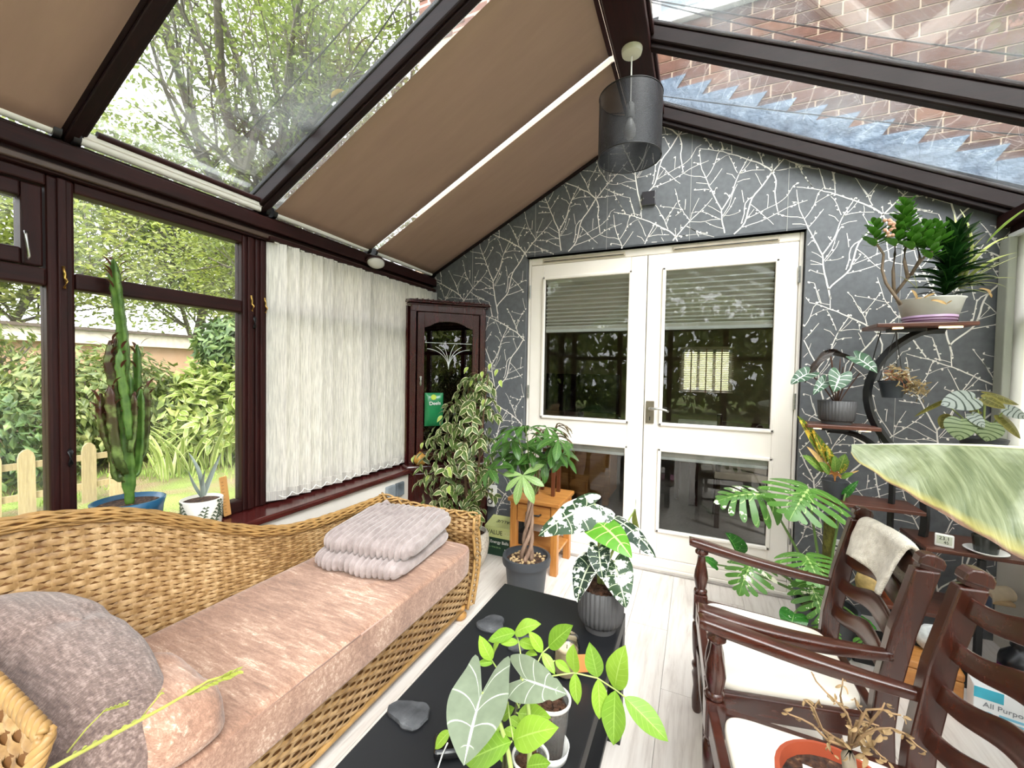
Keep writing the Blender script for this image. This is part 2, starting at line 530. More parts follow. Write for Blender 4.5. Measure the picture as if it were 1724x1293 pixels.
# printed branches: one repeat traced in wall units, half drop .52 / .64
T1 = [([(350,230),(460,240),(540,255),(650,285),(780,330),(850,360),(910,405)],5,13),([(910,405),(938,480),(928,560),(938,640),(950,710)],11,8),
([(910,400),(830,515),(765,590),(735,660),(700,790),(650,850),(590,905),(560,945)],12,12),([(765,590),(705,640),(690,740),(672,800)],8,8),
([(670,830),(780,795),(860,765),(950,720),(1020,680),(1110,645),(1180,620)],7,4),([(700,770),(790,725),(870,685),(960,640),(1030,580),(1060,520),(1110,490)],5,4),
([(740,650),(800,700),(850,750),(920,805)],6,4),([(575,1010),(562,960),(550,900),(535,830),(525,770),(520,700)],13,11),
([(520,700),(470,600),(430,520),(400,450),(370,380),(360,320),(350,250)],11,5),([(520,700),(560,640),(600,570),(625,490),(650,430),(690,360),(730,290)],11,6),
([(530,740),(580,660),(610,560),(640,500)],5,4),([(535,750),(600,660),(625,600)],4,4),([(650,430),(700,380),(745,320)],5,4),([(520,720),(470,690),(415,665)],5,4),
([(640,415),(605,330),(575,285)],6,4),([(655,420),(740,395),(850,390)],6,4),([(790,390),(785,345)],4,4),([(625,460),(590,420),(560,415)],5,5),([(640,485),(680,465),(740,455)],5,5),
([(580,600),(557,570)],5,7),([(520,770),(440,740),(400,715),(340,710),(290,720)],5,4),([(525,770),(450,770),(370,790),(280,785)],5,4),([(530,840),(470,820),(400,790)],5,4),
([(535,740),(600,735),(660,710)],4,3),([(400,450),(340,440),(290,440),(230,420)],6,4),([(430,500),(370,490),(325,490)],5,5),([(430,540),(360,540),(310,545)],5,7),
([(430,510),(470,460),(490,430),(525,380)],5,5),([(405,450),(440,400),(470,340),(490,270),(520,235)],6,5),([(470,340),(540,290),(590,270)],4,3),([(365,340),(320,335)],4,3),
([(460,580),(475,530)],4,3),([(840,345),(800,250),(765,210)],8,5),([(822,310),(850,235)],6,4),([(600,265),(595,170)],8,5),([(540,240),(515,150)],4,4),([(460,235),(400,150),(380,120)],6,5),
([(600,240),(520,230)],5,4),([(910,400),(1020,385)],4,4),([(910,400),(905,345)],5,6),([(960,345),(955,300)],5,4),([(1010,310),(1100,350),(1190,375),(1260,385)],5,4),
([(1100,350),(1160,450),(1220,525)],6,5),([(1265,385),(1290,470),(1310,540)],6,5),([(830,515),(800,450),(780,415)],5,4),([(690,640),(675,545)],6,5),([(870,685),(880,580)],4,5),([(860,470),(880,435)],5,6),([(715,760),(770,690)],4,4)]
T2 = [([(170,900),(230,830),(280,775),(350,710),(410,650),(450,600)],11,4),([(275,775),(230,710),(195,650),(165,530)],6,4),([(225,690),(170,680),(110,670),(50,665)],4,4),
([(285,760),(300,700),(325,650),(350,600)],4,4),([(240,690),(245,610)],5,6),([(215,700),(170,735)],4,4),([(250,820),(330,855),(410,875)],4,4),([(170,895),(260,885),(400,875)],4,3),([(80,770),(30,680),(0,640)],6,4),([(90,770),(140,700),(175,640)],4,5)]
def w1(q):
    p = P(1100 + q[0] / 4.537, 200 + q[1] / 4.537, y=YB); return (p.x, p.z)
J1 = w1((910, 405)); J2 = w1((170, 900))
motif = []
for T_, J in ((T1, J1), (T2, J2)):
    for pts, a, b in T_:
        q = [w1(p) for p in pts]
        motif.append(([(x - J[0], z - J[1]) for x, z in q], a * .00064, b * .00064))
def inwall(x, z):
    return -2.0 < x < 1.40 and 0.02 < z < wall_top(x) - .01 and not (DX0 - .004 < x < DX1 + .004 and z < DZ + .004)
rb = random.Random(3)
mb = MB(); yp = YB - .0012
for ci in range(-6, 4):
    for ri in range(-6, 6):
        ox = J1[0] + ci * .52; oz = J1[1] - ci * .32 + ri * .64
        if not (-2.9 < ox < 2.2 and -.9 < oz < 3.7): continue
        for pts, a, b in motif:
            L = sum(math.hypot(p[0] - q[0], p[1] - q[1]) for p, q in zip(pts, pts[1:]))
            n = max(2, int(L / .028))
            rs = smooth_line(pts, n) if len(pts) > 2 else resample(pts, n)
            run = []; ws = []
            for i, (x, z) in enumerate(rs + [(99, 99)]):
                X, Z = x + ox, z + oz
                if x < 90 and inwall(X, Z):
                    jx = rb.uniform(-.0016, .0016)
                    run.append((X + jx, yp, Z + jx)); ws.append(a + (b - a) * i / n)
                else:
                    if len(run) > 1: mb.ribbon(run, ws, (0, 1, 0))
                    run = []; ws = []
            if b * 1000 < 5.2 or a * 1000 < 5.2:
                for i, (x, z) in enumerate(rs):
                    X, Z = x + ox, z + oz
                    if i > 0 and rb.random() < .42 and inwall(X, Z):
                        s = rb.uniform(.004, .0072); an = rb.uniform(0, 6.3)
                        bx, bz = X + math.cos(an) * .006, Z + math.sin(an) * .006
                        k0 = len(mb.v)
                        for q in range(6):
                            rr = s * (1.25 if q % 3 == 0 else .8)
                            mb.v.append(V((bx + rr * math.cos(an + q * pi / 3), yp - .0002, bz + rr * math.sin(an + q * pi / 3))))
                        mb.quadface(tuple(range(k0, k0 + 6)))
mb.build('printed_branches', m_print, wb, kind='stuff')
# paper seams
m_seam = plain('paper_seam', '#b9b8b4', .5, var=.05)
for i in range(-5, 3):
    x = -.068 + i * .522
    if DX0 < x < DX1: z0 = DZ
    else: z0 = .1
    if -2.0 < x < 1.38: MB().box(x - .001, x + .001, YB - .0016, YB, z0, wall_top(x) - .03).build('paper_seam', m_seam, wb)
# reveal returns around the doors (papered edge, dark at the head)
m_rev = plain('charcoal_reveal', '#3c3f44', .5)
MB().box(DX0 - .002, DX1 + .002, YB - .001, YB + .05, DZ, DZ + .012).build('reveal_head', m_rev, wb)
# outer skin of the house above the conservatory roof
m_mortar = plain('sand_mortar', '#c9b29b', .9, var=.1, scale=20, bump=.2)
t = NT('house_brickwork')
bt = t.n('ShaderNodeTexBrick'); t.t.links.new(t.coord('Object', (1, 1, 1), (pi / 2, 0, 0)), bt.inputs[0])
bt.inputs['Color1'].default_value = (*hexc('#8a5f50'), 1); bt.inputs['Color2'].default_value = (*hexc('#6f4d45'), 1); bt.inputs['Mortar'].default_value = (*hexc('#c9b29b'), 1)
bt.inputs['Scale'].default_value = 1; bt.inputs['Brick Width'].default_value = .225; bt.inputs['Row Height'].default_value = .075; bt.inputs['Mortar Size'].default_value = .01
t.p(Base_Color=bt.outputs[0], Roughness=.9); m_brickfar = t.m
wh = thing('wall_house_outside', None, None, (0, 2.95, 2.2), kind='structure')
HX0 = -2.23
mb = MB()
prof = [x for x in (HX0, RIDGE, 1.6, 3.4)]
def roofline(x): return (zL(x) + .09) if x < RIDGE else max(zR(x) + .03, 2.1)
# mortar bed: right part (bricks laid on it) and plain far part above
mb.prism([(HX0, roofline(-2.0) - .05), (RIDGE, roofline(RIDGE)), (RIDGE, 4.05), (HX0, 4.05)], (0, 2.945, 0), (1, 0, 0), (0, 0, 1), (0, .2, 0))
mb.prism([(RIDGE, roofline(RIDGE)), (.47, roofline(.47)), (.47, 3.62), (RIDGE, 3.62)], (0, 2.945, 0), (1, 0, 0), (0, 0, 1), (0, .2, 0))
mb.prism([(.47, roofline(.47)), (1.6, roofline(1.6)), (3.4, 2.1), (3.4, 4.05), (.47, 4.05)], (0, 2.945, 0), (1, 0, 0), (0, 0, 1), (0, .2, 0))
mb.build('mortar_bed', m_mortar, wh)
mb = MB()
mb.box(HX0, -.34, 2.945, 3.145, 4.05, 7.5); mb.box(.47, 3.4, 2.945, 3.145, 4.05, 7.5); mb.box(-.34, .47, 2.945, 3.145, 4.9, 7.5)
mb.build('upper_brickwork', m_brickfar, wh)
MB().box(HX0, HX0 + .22, 3.145, 7, 0, 7.5).build('gable_end', m_brickfar, wh)
# individual bricks
t = NT('weathered_brick'); vec = t.coord('Object')
bc = t.ramp(t.objrand(), [(0, hexc('#4f3832')), (.25, hexc('#5d443c')), (.5, hexc('#6d4c40')), (.75, hexc('#573d36')), (1, hexc('#7d5845'))])
wv = t.noise(t.coord('Object', (3, 1, 9)), 9, 4, .6, .8)
bc = t.mix(.55, bc, t.mix(1, bc, t.ramp(wv, [(.3, .55), (.7, 1.35)]), 'MULTIPLY'))
t.p(Base_Color=bc, Roughness=.9); t.bump(wv, .5, .01); m_brick = t.m
bme = MB().box(-.1075, .1075, -.006, .05, -.0325, .0325).mesh('brick', m_brick)
nb = 0
row = 0
z = 2.2
cells = []
while z < 4.5:
    off = (row % 2) * .1125
    x = HX0 + .1125 + off
    while x < 2.0:
        hid = (-.36 < x < .47 + .0 and z > 3.58)
        if z < 4.02 and x > -.42 and z > roofline(x) + .05 and not hid and x < 1.9: cells.append((x, z))
        elif x < -1.85 and 4.02 <= z: cells.append((x, z))
        x += .225
    z += .075; row += 1
for (x, z) in cells[:300]:
    link('brick', bme, wh, Matrix.Translation((x, 2.945, z)))
# stepped lead flashing along the right-hand slope
t = NT('weathered_lead'); vec = t.coord('Object')
t.p(Base_Color=t.ramp(t.noise(vec, 12, 5, .65), [(.3, hexc('#3d4b5d')), (.55, hexc('#5b6a7b')), (.75, hexc('#84909c'))]), Roughness=.5, Metallic=.25)
t.bump(t.noise(vec, 25, 4), .6, .02); m_lead = t.m
x = RIDGE + .02; i = 0
while x < 1.75:
    x2 = x + .152
    zb0, zb1 = roofline(x) - .03, roofline(x2) - .03
    zt = roofline(x) + .185
    poly = [(x, zb0), (x2 + .01, zb1), (x2 + .01, zt - .075), (x2 - .012, zt - .075), (x2 + .045, zt + .004), (x, zt)]
    MB().prism(poly, (0, 2.935, 0), (1, 0, 0), (0, 0, 1), (0, -.003 - .0015 * (i % 2), 0)).build('lead_flashing', m_lead, wh)
    x = x2; i += 1
mb = MB(); mb.beam((RIDGE, 2.90, roofline(RIDGE) + .0), (1.75, 2.90, roofline(1.75) + .0), .10, .004, (0.4, 0, 1)); mb.build('lead_apron', m_lead, wh)
# upstairs window of the house
wu = thing('window_9', None, None, (.06, 2.95, 3.62), kind='structure')
m_upvc = plain('white_upvc', '#f4f6f6', .3, var=.02)
mb = MB(); mb.box(-.36, .49, 2.90, 3.0, 3.585, 3.625); mb.build('window_sill', m_upvc, wu, bevel=.005)
for a, b in ((-.34, -.29), (.04, .10), (.42, .47)): MB().box(a, b, 2.93, 3.0, 3.62, 4.9).build('frame_post', m_upvc, wu, bevel=.005)
MB().box(-.34, .47, 2.93, 3.0, 3.62, 3.67).build('frame_rail', m_upvc, wu, bevel=.005)
MB().box(-.34, .47, 2.93, 3.0, 4.84, 4.9).build('frame_rail', m_upvc, wu, bevel=.005)
for a, b in ((-.29, .04), (.10, .42)): MB().box(a, b, 2.965, 2.971, 3.67, 4.84).build('pane', m_glass, wu)
m_ublind = plain('pale_blind', '#dfe6ea', .6, var=.03)
for i in range(16): MB().box(-.30, .43, 3.02, 3.05, 3.68 + i * .072, 3.69 + i * .072).build('blind_slat', m_ublind, wu)
MB().box(-.34, .47, 3.10, 3.12, 3.6, 4.9).build('room_behind', plain('upstairs_wall', '#c9d2d8', .8), wu)

# ------------------------------------------------------------------ roof frame
ry0, ry1 = -1.6, 2.87
rg = thing('trim_1', None, None, (RIDGE, .6, 2.89), kind='structure')
MB().box(-.42, -.25, ry0, ry1, 2.895, 3.06).build('ridge_beam', m_maho, rg, bevel=.008)
MB().box(-.435, -.42, ry0, ry1, 2.925, 2.965).build('ridge_bead', m_maho, rg, bevel=.004)
MB().box(-.25, -.235, ry0, ry1, 2.945, 2.985).build('ridge_bead', m_maho, rg, bevel=.004)
ra = thing('trim_2', None, None, (0, .6, 2.1), kind='structure')
nLv = V((-.52, 0, 1)).normalized(); nRv = V((.493, 0, 1)).normalized()
def rafterL(y, w=.075):
    a = V((-2.05, y, zL(-2.05) + .045)); b = V((-.40, y, zL(-.40) + .045))
    r = MB().beam(a, b, w, .07, nLv).build('rafter', m_maho_r, ra, bevel=.008)
    MB().beam(a + nLv * .045, b + nLv * .045, w * 1.1, .02, nLv).build('rafter_cap', m_rubber, ra, bevel=.004)
    MB().beam(a - nLv * .04, b - nLv * .04, w * .45, .012, nLv).build('rafter_bead', m_maho_r, ra, bevel=.004)
def rafterR(y, w=.07):
    a = V((-.27, y, zR(-.27) - .035)); b = V((1.45, y, zR(1.45) - .035))
    MB().beam(a, b, w, .07, nRv).build('rafter', m_maho_r, ra, bevel=.008)
    MB().beam(a + nRv * .045, b + nRv * .045, w * 1.15, .02, nRv).build('rafter_cap', m_maho_r, ra, bevel=.006)
    MB().beam(a - nRv * .045, b - nRv * .045, w * .55, .025, nRv).build('rafter_bead', m_maho_r, ra, bevel=.005)
for y in (-1.56, -.75, -.03, .70): rafterL(y)
rafterL(1.388, .062); rafterL(2.835)
for y in (-1.56, -.75, -.03, .70, 1.42, 2.165, 2.83): rafterR(y)
ysL = [-1.56, -.75, -.03, .70, 1.365, 2.145, 2.835]; ysR = [-1.56, -.75, -.03, .70, 1.42, 2.165, 2.83]
gl = thing('ceiling', None, None, (0, .6, 2.1), kind='structure')
for y0, y1 in zip(ysL, ysL[1:]):
    MB().beam(V((-2.12, (y0 + y1) / 2, zL(-2.12) + .085)), V((-.38, (y0 + y1) / 2, zL(-.38) + .085)), y1 - y0 - .004, .006, nLv).build('pane', m_roofglass, gl)
for y0, y1 in zip(ysR, ysR[1:]):
    MB().beam(V((-.28, (y0 + y1) / 2, zR(-.28) + .008)), V((1.52, (y0 + y1) / 2, zR(1.52) + .008)), y1 - y0 - .004, .006, nRv).build('pane', m_roofglass, gl)
# eaves
ev = thing('trim_3', None, None, (-2.03, .6, 1.95), kind='structure')
MB().box(-2.14, -2.0, ry0, ry1 - .005, 1.95, 2.075).build('eaves_beam', m_maho, ev, bevel=.006)
MB().box(-2.0, -1.965, ry0, ry1 - .005, 1.995, 2.055).build('eaves_fascia', m_maho, ev, bevel=.006)
MB().box(-2.0, -1.985, ry0, ry1 - .005, 1.958, 1.98).build('eaves_bead', plain('dark_bronze_strip', '#4a3a30', .4), ev, bevel=.004)
MB().box(1.38, 1.52, ry0, ry1 - .005, 2.02, 2.15).build('eaves_beam', m_maho, ev, bevel=.006)
MB().box(1.33, 1.38, ry0, ry1 - .005, 2.06, 2.12).build('eaves_fascia', m_maho, ev, bevel=.006)

# ------------------------------------------------------------------ left wall: dwarf wall, sill, windows
wl = MB().box(-2.20, -1.885, -1.65, YB - .002, -.1, .565).build('wall_left', m_plaster, kind='structure')
sl = MB().box(-2.08, -1.855, -1.6, YB - .01, .565, .60).build('trim_4', m_sill, bevel=.01, seg=3, kind='structure')
xo0, xo1 = -2.085, -2.02
def bay(n, y0, y1, casement=False, transom=True, xa=xo0, xb=xo1, z0=.60, zt=1.95):
    w = thing('window_%d' % n, None, None, ((xa + xb) / 2, (y0 + y1) / 2, z0), kind='structure')
    MB().box(xa, xb, y0, y1, z0, z0 + .058).build('bottom_rail', m_maho, w, bevel=.006)
    MB().box(xa, xb, y0, y1, zt - .04, zt).build('top_rail', m_maho, w, bevel=.006)
    xm = (xa + xb) / 2
    if transom:
        MB().box(xa, xb, y0, y1, 1.572, 1.632).build('transom', m_maho, w, bevel=.008)
        MB().box(xm - .004, xm + .004, y0, y1, z0 + .05, 1.58).build('pane', m_glass, w)
        if casement:
            for a, b, c, d in ((y0 + .004, y0 + .055, 1.636, zt - .044), (y1 - .055, y1 - .004, 1.636, zt - .044)):
                MB().box(xa - .01, xb - .012, a, b, c, d).build('casement_stile', m_maho_v, w, bevel=.006)
            for c, d in ((1.636, 1.69), (zt - .095, zt - .044)):
                MB().box(xa - .01, xb - .012, y0 + .055, y1 - .055, c, d).build('casement_rail', m_maho, w, bevel=.006)
            MB().box(xm - .004, xm + .004, y0 + .05, y1 - .05, 1.68, zt - .09).build('pane', m_glass, w)
        else:
            MB().box(xm - .004, xm + .004, y0, y1, 1.62, zt - .035).build('pane', m_glass, w)
    else:
        MB().box(xm - .004, xm + .004, y0, y1, z0 + .05, zt - .03).build('pane', m_glass, w)
    return w
wA = bay(1, .02, .65, True); wB = bay(2, .72, 1.312); wC = bay(3, 1.44, 2.08); wD = bay(4, 2.15, 2.80)
bay(5, -.72, -.05); bay(6, -1.5, -.8)
ps = thing('trim_5', None, None, (-2.05, .6, .6), kind='structure')
for a, b in ((-1.58, -1.5), (-.8, -.72), (-.05, .02), (.65, .72), (1.312, 1.376), (1.376, 1.44), (2.08, 2.15), (2.80, 2.868)):
    MB().box(xo0, xo1, a, b, .60, 1.95).build('post', m_maho_v, ps, bevel=.009)
    MB().box(xo1, xo1 + .012, (a + b) / 2 - .012, (a + b) / 2 + .012, .605, 1.945).build('post_bead', m_maho_v, ps, bevel=.004)
# little brass hooks and oval catches on the posts
for (y, z) in ((.685, 1.605), (1.345, 1.62), (1.415, 1.62)):
    mb = MB(); mb.tube([(xo1 + .014, y, z + .04), (xo1 + .02, y, z + .015), (xo1 + .014, y + .004, z), (xo1 + .03, y + .002, z - .012), (xo1 + .02, y, z - .035)], .0045, 6)
    mb.build('brass_hook', m_brass, ps, smooth=True)
for (y, z) in ((.695, .98), (1.36, 1.53)):
    mb = MB(); mb.tube([(xo1 + .012, y, z + .03), (xo1 + .02, y, z + .02), (xo1 + .02, y, z - .02), (xo1 + .012, y, z - .03)], [.004, .008, .008, .004], 8)
    mb.build('catch', m_black, ps, smooth=True)
mb = MB(); mb.tube([(xo1 + .004, .60, 1.74), (xo1 + .012, .60, 1.73), (xo1 + .01, .605, 1.66), (xo1 + .006, .605, 1.65)], .005, 6); mb.build('stay_chain', m_steel, ps, smooth=True)

# ------------------------------------------------------------------ right wall and rear wall (mostly out of view)
wr = MB().box(1.40, 1.66, -1.65, YB - .002, -.1, .62).build('wall_right', m_wallgrey, kind='structure')
MB().box(1.36, 1.50, -1.6, YB - .01, .62, .655).build('trim_6', m_upvc, bevel=.01, kind='structure')
k = 10
for y0, y1 in ((-1.5, -.8), (-.72, -.05), (.02, .65), (.72, 1.37), (1.44, 2.08), (2.15, 2.76)):
    bay(k, y0, y1, xa=1.42, xb=1.485, z0=.655, zt=2.02); k += 1
ps2 = thing('trim_7', None, None, (1.45, .6, .655), kind='structure')
for a, b in ((-1.58, -1.5), (-.8, -.72), (-.05, .02), (.65, .72), (1.37, 1.44), (2.08, 2.15), (2.76, 2.868)):
    MB().box(1.42, 1.485, a, b, .655, 2.02).build('post', m_maho_v, ps2, bevel=.009)
MB().box(-2.2, 1.66, -1.72, -1.6, -.1, .30).build('wall_rear', m_plaster, kind='structure')
rw = thing('window_20', None, None, (-.3, -1.64, .3), kind='structure')
xs = [-2.08, -1.25, -.42, .41, 1.48]
for x in xs: MB().box(x - .04, x + .04, -1.68, -1.6, .30, 2.1).build('post', m_maho_v, rw, bevel=.008)
for a, b in ((.30, .36), (1.55, 1.61), (2.04, 2.12)): MB().box(-2.08, 1.48, -1.675, -1.605, a, b).build('rail', m_maho_r, rw, bevel=.006)
for a, b in zip(xs, xs[1:]): MB().box(a + .04, b - .04, -1.645, -1.637, .36, 2.04).build('pane', m_glass, rw)
mb = MB(); mb.prism([(-2.0, 2.12), (1.4, 2.12), (1.3, zR(1.3)), (RIDGE, 3.0), (-1.9, zL(-1.9) + .05)], (0, -1.645, 0), (1, 0, 0), (0, 0, 1), (0, .008, 0)); mb.build('gable_pane', m_glass, rw)
# ================================================================== French doors
YD = 2.90
m_door = plain('door_white_paint', '#f6efe6', .25, var=.03, scale=5)
fr = thing('door_1', None, None, (-.313, YD, 0), kind='structure')
MB().box(DX0 + .004, -1.150, YD, YD + .09, .0, DZ - .004).build('frame_jamb', m_door, fr, bevel=.006)
MB().box(.526, DX1 - .004, YD, YD + .09, .0, DZ - .004).build('frame_jamb', m_door, fr, bevel=.006)
MB().box(-1.150, .526, YD, YD + .09, 2.104, DZ - .004).build('frame_head', m_door, fr, bevel=.006)
MB().box(DX0 - .0, DX1, YD - .012, YD + .09, 0, .028).build('threshold', m_door, fr, bevel=.005)
MB().box(DX0, DX1, YD - .035, YD - .012, .0, .012).build('threshold_strip', plain('grey_threshold', '#a7a09a', .5), fr, bevel=.003)
MB().box(-1.15, .526, YD - .006, YD + .05, .028, .088).build('weather_bar', m_door, fr, bevel=.006)
m_vent = plain('vent_beige', '#b9ae9c', .5)
for a, b in ((-1.055, -.465), (-.165, .425)):
    v_ = MB().box(a, b, YD - .012, YD, 2.112, 2.140).build('trickle_vent', m_vent, fr, bevel=.005)
    MB().box(a + .01, b - .01, YD - .0135, YD - .011, 2.117, 2.122).build('vent_slot', m_rubber, v_)
m_slat = plain('grey_pleat', '#d6d2c9', .55, var=.04)
m_slatl = plain('pleat_highlight', '#e6e4de', .5, var=.03)  # pale tone of the head rail
def leaf_door(n, x0, x1, hinge):
    d = thing('door_%d' % n, None, None, ((x0 + x1) / 2, YD, .09), kind='structure')
    z0, z1 = .092, 2.100
    p0, p1 = x0 + .105, x1 - .105            # glazed opening
    up0, up1, lo0, lo1 = .985, 1.998, .275, .812
    ya, yb = YD - .002, YD + .042
    MB().box(x0, p0, ya, yb, z0, z1).build('stile', m_door, d, bevel=.004)
    MB().box(p1, x1, ya, yb, z0, z1).build('stile', m_door, d, bevel=.004)
    for a, b in ((z0, lo0), (lo1, up0), (up1, z1)): MB().box(p0, p1, ya + .0005, yb, a, b).build('rail', m_door, d)
    for (a, b) in ((up0, up1), (lo0, lo1)):
        bw = .022
        for q in ((p0 - .012, p0 + bw - .012, a - .012, b + .012), (p1 - bw + .012, p1 + .012, a - .012, b + .012), (p0 - .012, p1 + .012, a - .012, a + bw - .012), (p0 - .012, p1 + .012, b - bw + .012, b + .012)):
            MB().box(q[0], q[1], ya - .012, ya + .01, q[2], q[3]).build('glazing_bead', m_door, d, bevel=.006, seg=3)
        MB().box(p0 - .005, p1 + .005, YD + .016, YD + .020, a - .005, b + .005).build('pane', m_doorglass, d)
    # pleated blind inside the upper pane, folded roll in the lower one
    bl = thing('pane_blind', None, None, ((p0 + p1) / 2, YD + .04, 1.62), kind=None)
    bl.parent = d; bl.matrix_basis = WM[d.name].inverted() @ WM[bl.name]
    xa, xb = p0 + .008, p1 - .008
    MB().box(xa, xb, YD + .028, YD + .058, up1 - .03, up1 - .004).build('head_rail', m_slatl, bl)
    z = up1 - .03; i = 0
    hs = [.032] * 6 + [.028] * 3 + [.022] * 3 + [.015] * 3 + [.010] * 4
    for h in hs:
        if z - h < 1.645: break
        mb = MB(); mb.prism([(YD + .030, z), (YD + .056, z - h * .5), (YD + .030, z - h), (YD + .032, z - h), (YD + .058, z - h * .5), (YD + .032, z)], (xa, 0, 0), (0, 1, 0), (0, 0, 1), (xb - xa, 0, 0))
        mb.build('pleat', m_slat, bl); MB().box(xa, xb, YD + .0275, YD + .0315, z - h - .0025, z - h + .0025).build('pleat_highlight', m_upvc, bl); z -= h  # white bars along the folds, added as painted highlights
    MB().box(xa, xb, YD + .030, YD + .056, 1.625, z).build('pleat_stack', m_slat, bl)
    MB().box(xa, xb, YD + .026, YD + .058, 1.606, 1.628).build('bottom_bar', m_upvc, bl, bevel=.004)
    MB().box(xa, xb, YD + .028, YD + .054, lo1 - .048, lo1 - .012).build('rolled_blind', m_slat, d, bevel=.004)
    MB().box(xa, xb, YD + .026, YD + .056, lo1 - .068, lo1 - .048).build('rolled_blind_bar', m_upvc, d, bevel=.004)
    for z in (.32, 1.12, 1.86):
        hx = x0 - .004 if hinge < 0 else x1 + .004
        h = MB()
        for q in range(3): h.tube([(hx, YD - .008, z + q * .032), (hx, YD - .008, z + q * .032 + .03)], .007, 8)
        h.build('hinge', m_steel, d)
    return d
dl = leaf_door(2, -1.148, -.3215, -1)
dr = leaf_door(3, -.3165, .523, 1)
hp = MB().box(-.305, -.252, YD - .012, YD - .002, .985, 1.135).build('handle_plate', plain('brushed_brass_grey', '#8d8375', .35, .8), dr, bevel=.004)
mb = MB(); mb.tube([(-.278, YD - .01, 1.085), (-.278, YD - .05, 1.085), (-.262, YD - .056, 1.085), (-.22, YD - .054, 1.088), (-.18, YD - .05, 1.080), (-.158, YD - .05, 1.070)], [.01, .009, .009, .008, .007, .006], 8)
mb.build('lever', m_steel, hp, smooth=True)
MB().box(-.281, -.275, YD - .0135, YD - .011, 1.005, 1.03).build('keyhole', m_black, hp)

# ================================================================== dining room behind the doors
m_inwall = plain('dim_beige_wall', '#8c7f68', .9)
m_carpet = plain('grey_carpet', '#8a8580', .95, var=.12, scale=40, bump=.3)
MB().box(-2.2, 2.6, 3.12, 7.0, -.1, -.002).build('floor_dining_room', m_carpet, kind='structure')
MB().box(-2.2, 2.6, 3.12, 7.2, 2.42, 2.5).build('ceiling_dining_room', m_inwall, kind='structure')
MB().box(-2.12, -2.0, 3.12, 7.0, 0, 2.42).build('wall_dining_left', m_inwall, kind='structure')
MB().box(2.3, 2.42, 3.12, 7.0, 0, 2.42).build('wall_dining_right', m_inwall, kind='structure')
WX0, WX1, WZ0, WZ1 = -.215, .455, 1.06, 1.69
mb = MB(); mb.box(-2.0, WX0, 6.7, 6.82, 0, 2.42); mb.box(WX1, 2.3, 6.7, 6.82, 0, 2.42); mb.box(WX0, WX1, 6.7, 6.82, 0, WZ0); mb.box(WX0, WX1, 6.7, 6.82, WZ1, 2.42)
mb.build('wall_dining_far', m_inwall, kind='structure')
w3 = thing('window_21', None, None, ((WX0 + WX1) / 2, 6.72, WZ0), kind='structure')
wd = (WX1 - WX0 - .04) / 3
for i in range(4): MB().box(WX0 + i * wd, WX0 + i * wd + .04, 6.7, 6.77, WZ0, WZ1).build('frame_post', m_upvc, w3)
for a, b in ((WZ0, WZ0 + .04), (WZ1 - .04, WZ1)): MB().box(WX0, WX1, 6.7, 6.77, a, b).build('frame_rail', m_upvc, w3)
MB().box(WX0, WX1, 6.745, 6.75, WZ0, WZ1).build('pane', m_glass, w3)
wc = (WX0 + WX1) / 2; hw = (WX1 - WX0) / 2 + .02
vb = thing('venetian_blind', 'pale wooden venetian blind at the far window of the dining room', 'blind', (wc, 6.66, WZ0))
m_vs = plain('pale_wood_slat', '#efe3d4', .5)
me_s = MB().box(-hw, hw, -.016, .016, -.0015, .0015).mesh('slat', m_vs)
for i in range(22):
    link('slat', me_s, vb, Matrix.Translation((wc, 6.66, WZ0 + .01 + i * .0265)) @ Matrix.Rotation(.35, 4, 'X'))
MB().box(wc - hw, wc + hw, 6.63, 6.69, WZ1, WZ1 + .035).build('head_rail', m_vs, vb)
for x in (-.2, 0, .2): MB().box(wc + x - .008, wc + x + .008, 6.640, 6.644, WZ0, WZ1).build('ladder_tape', plain('pink_tape', '#c9958d', .7), vb)
MB().box(-1.5, 2.4, 9.2, 9.3, 0, 1.95).build('hedge_wall_beyond', plain('clipped_hedge', '#cdd3a0', .9, var=.4, scale=6), kind='structure')

m_darkwood = wood('dark_dining_wood', '#1d100c', '#35190f', .3, 1, 'z')
m_oakin = wood('oak_sideboard', '#8a5a2c', '#b07a40', .4, 1, 'x')
dt = thing('dining_table', 'dark dining table standing inside the room behind the glazed doors', 'table', (.55, 4.9, 0))
MB().box(-.05, 1.25, 4.5, 5.3, .70, .74).build('table_top', m_darkwood, dt, bevel=.006)
for x, y in ((0, 4.56), (1.2, 4.56), (0, 5.24), (1.2, 5.24)): MB().box(x - .04, x + .04, y - .04, y + .04, 0, .70).build('leg', m_darkwood, dt)
def simple_chair(x, y, rz, label):
    c = thing('dining_chair', label, 'chair', (x, y, 0), rz, 'dining chairs behind the doors')
    m = WM[c.name]
    def b(n, mat, *q): MB().box(*q, m).build(n, mat, c, bevel=.006)
    for sx in (-1, 1):
        b('leg', m_darkwood, sx * .19 - .02, sx * .19 + .02, -.21, -.17, 0, .44); b('leg', m_darkwood, sx * .19 - .02, sx * .19 + .02, .17, .21, 0, .98)
    b('seat', plain('cream_leatherette', '#cbbfae', .5), -.22, .22, -.22, .22, .43, .49)
    for z in (.62, .74, .86): b('back_slat', m_darkwood, -.18, .18, .18, .20, z, z + .06)
    b('stretcher', m_darkwood, -.19, .19, -.2, -.18, .2, .23)
simple_chair(.38, 4.15, pi, 'dining chair with a cream seat behind the lower right door pane')
simple_chair(1.0, 4.2, pi + .2, 'dining chair with a cream seat deeper in the room beside the right door')
simple_chair(-.35, 4.9, pi / 2, 'dining chair at the far table end seen past the door meeting stiles')
sb = thing('sideboard', 'honey oak sideboard seen through the lower left door pane', 'sideboard', (-1.15, 4.3, 0))
